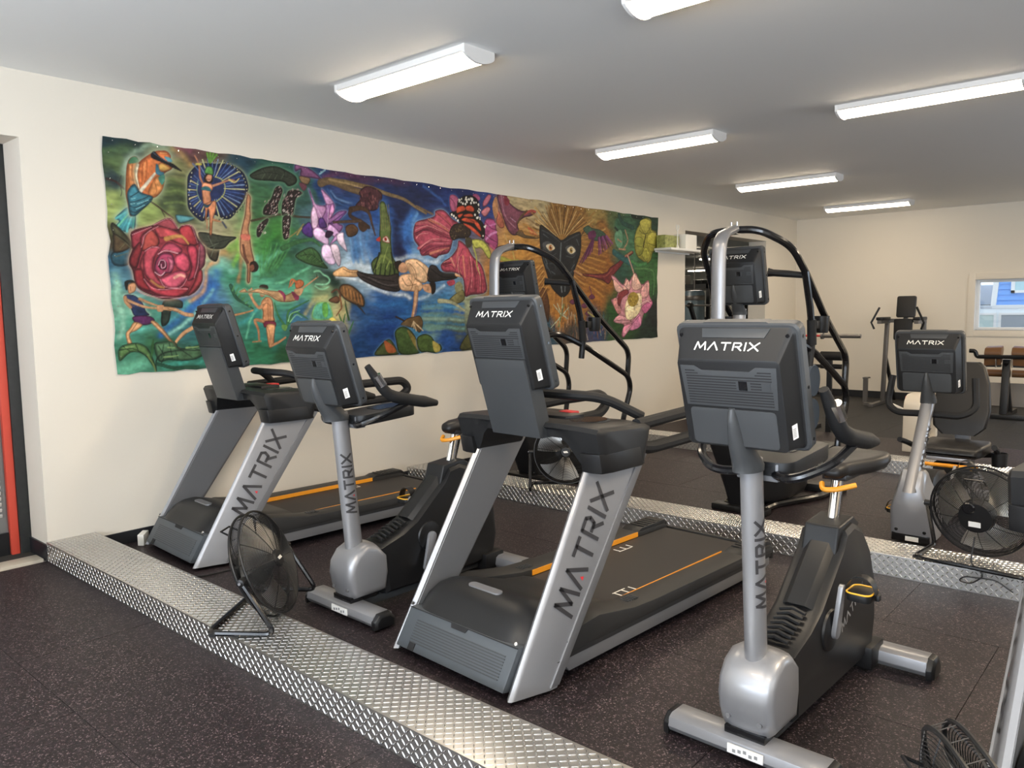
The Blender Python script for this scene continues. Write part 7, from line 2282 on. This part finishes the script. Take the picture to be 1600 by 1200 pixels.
            img[jj, ii] = img[jj, ii] * (1 - al[..., None]) + base * al[..., None]
        else:
            r = float(h[2]); jj, ii = window(P, r + 6)
            if jj.stop <= jj.start or ii.stop <= ii.start: continue
            X, Y = Sg[jj, ii], Tg[jj, ii]; d = np.hypot(X - P[0, 0], Y - P[0, 1]); al = np.clip((r - d) / 4.5 + .4, 0, 1)
            img[jj, ii] = img[jj, ii] * (1 - al[..., None]) + col * al[..., None]
    lum = (img @ np.array([.25, .65, .10], np.float32))[..., None]; img = np.clip(lum + (img - lum) * .88, .004, .95) ** 1.20 * 1.12
    # ---- canvas mesh: gently rippled cloth with uneven hand-cut edges
    ed = lambda k, s: np.interp(np.arange(k), np.linspace(0, k, k // 18 + 2), np.random.RandomState(s).randn(k // 18 + 2) * .0045)
    eT, eB = ed(NX, 21), ed(NX, 22); eL, eR = ed(NY, 23) * 1.6, ed(NY, 24) * 1.6
    fs, ft = Sg / (LW * 1000), Tg / (LH * 1000)
    yy = Sg / 1000 + (1 - fs) ** 8 * eL[:, None] + fs ** 8 * eR[:, None]; zz = Tg / 1000 + ft ** 8 * eT[None, :] + (1 - ft) ** 8 * eB[None, :]
    xx = .009 + .005 * (vnoise(420, 900, 31) - .5) + .004 * (vnoise(150, 500, 32) - .5)
    co = np.stack([xx, yy, zz], -1).reshape(-1, 3).astype(np.float32)
    idx = np.arange(NX * NY).reshape(NY, NX); q = np.stack([idx[:-1, :-1], idx[:-1, 1:], idx[1:, 1:], idx[1:, :-1]], -1).reshape(-1, 4)
    me = bpy.data.meshes.new('canvas'); me.vertices.add(len(co)); me.vertices.foreach_set('co', co.ravel())
    me.loops.add(q.size); me.loops.foreach_set('vertex_index', q.ravel().astype(np.int32)); me.polygons.add(len(q))
    me.polygons.foreach_set('loop_start', np.arange(0, q.size, 4, dtype=np.int32))
    me.update(calc_edges=True); me.shade_smooth()
    ca = me.color_attributes.new('paint', 'FLOAT_COLOR', 'POINT')
    ca.data.foreach_set('color', np.concatenate([img.reshape(-1, 3), np.ones((NX * NY, 1), np.float32)], 1).astype(np.float32).ravel())
    m = bpy.data.materials.new('painted_canvas'); m.use_nodes = True; nt = m.node_tree; b = nt.nodes['Principled BSDF']
    at = nt.nodes.new('ShaderNodeAttribute'); at.attribute_name = 'paint'; nt.links.new(at.outputs['Color'], b.inputs['Base Color'])
    b.inputs['Roughness'].default_value = .55; b.inputs['Specular IOR Level'].default_value = .25
    me.materials.append(m)
    t = thing('mural_canvas', 'long colourful painted canvas mural of flowers, birds and acrobats on the left wall', 'mural', (0, 2.22, 1.177))
    o = bpy.data.objects.new('canvas', me); COL.objects.link(o); o.parent = t
    pn = MB()
    for k in range(46): pn.lathe([(.004, 0), (.003, .003)], (.017, .06 + k * .15, LH - .022 - .006 * (k % 2)), (1, 0, 0), 6)
    for k in range(9): pn.lathe([(.004, 0), (.003, .003)], (.017, .03, .12 + k * .17), (1, 0, 0), 6)
    pn.build('pins', M_chrome, t)['kind'] = 'stuff'
paint_mural()
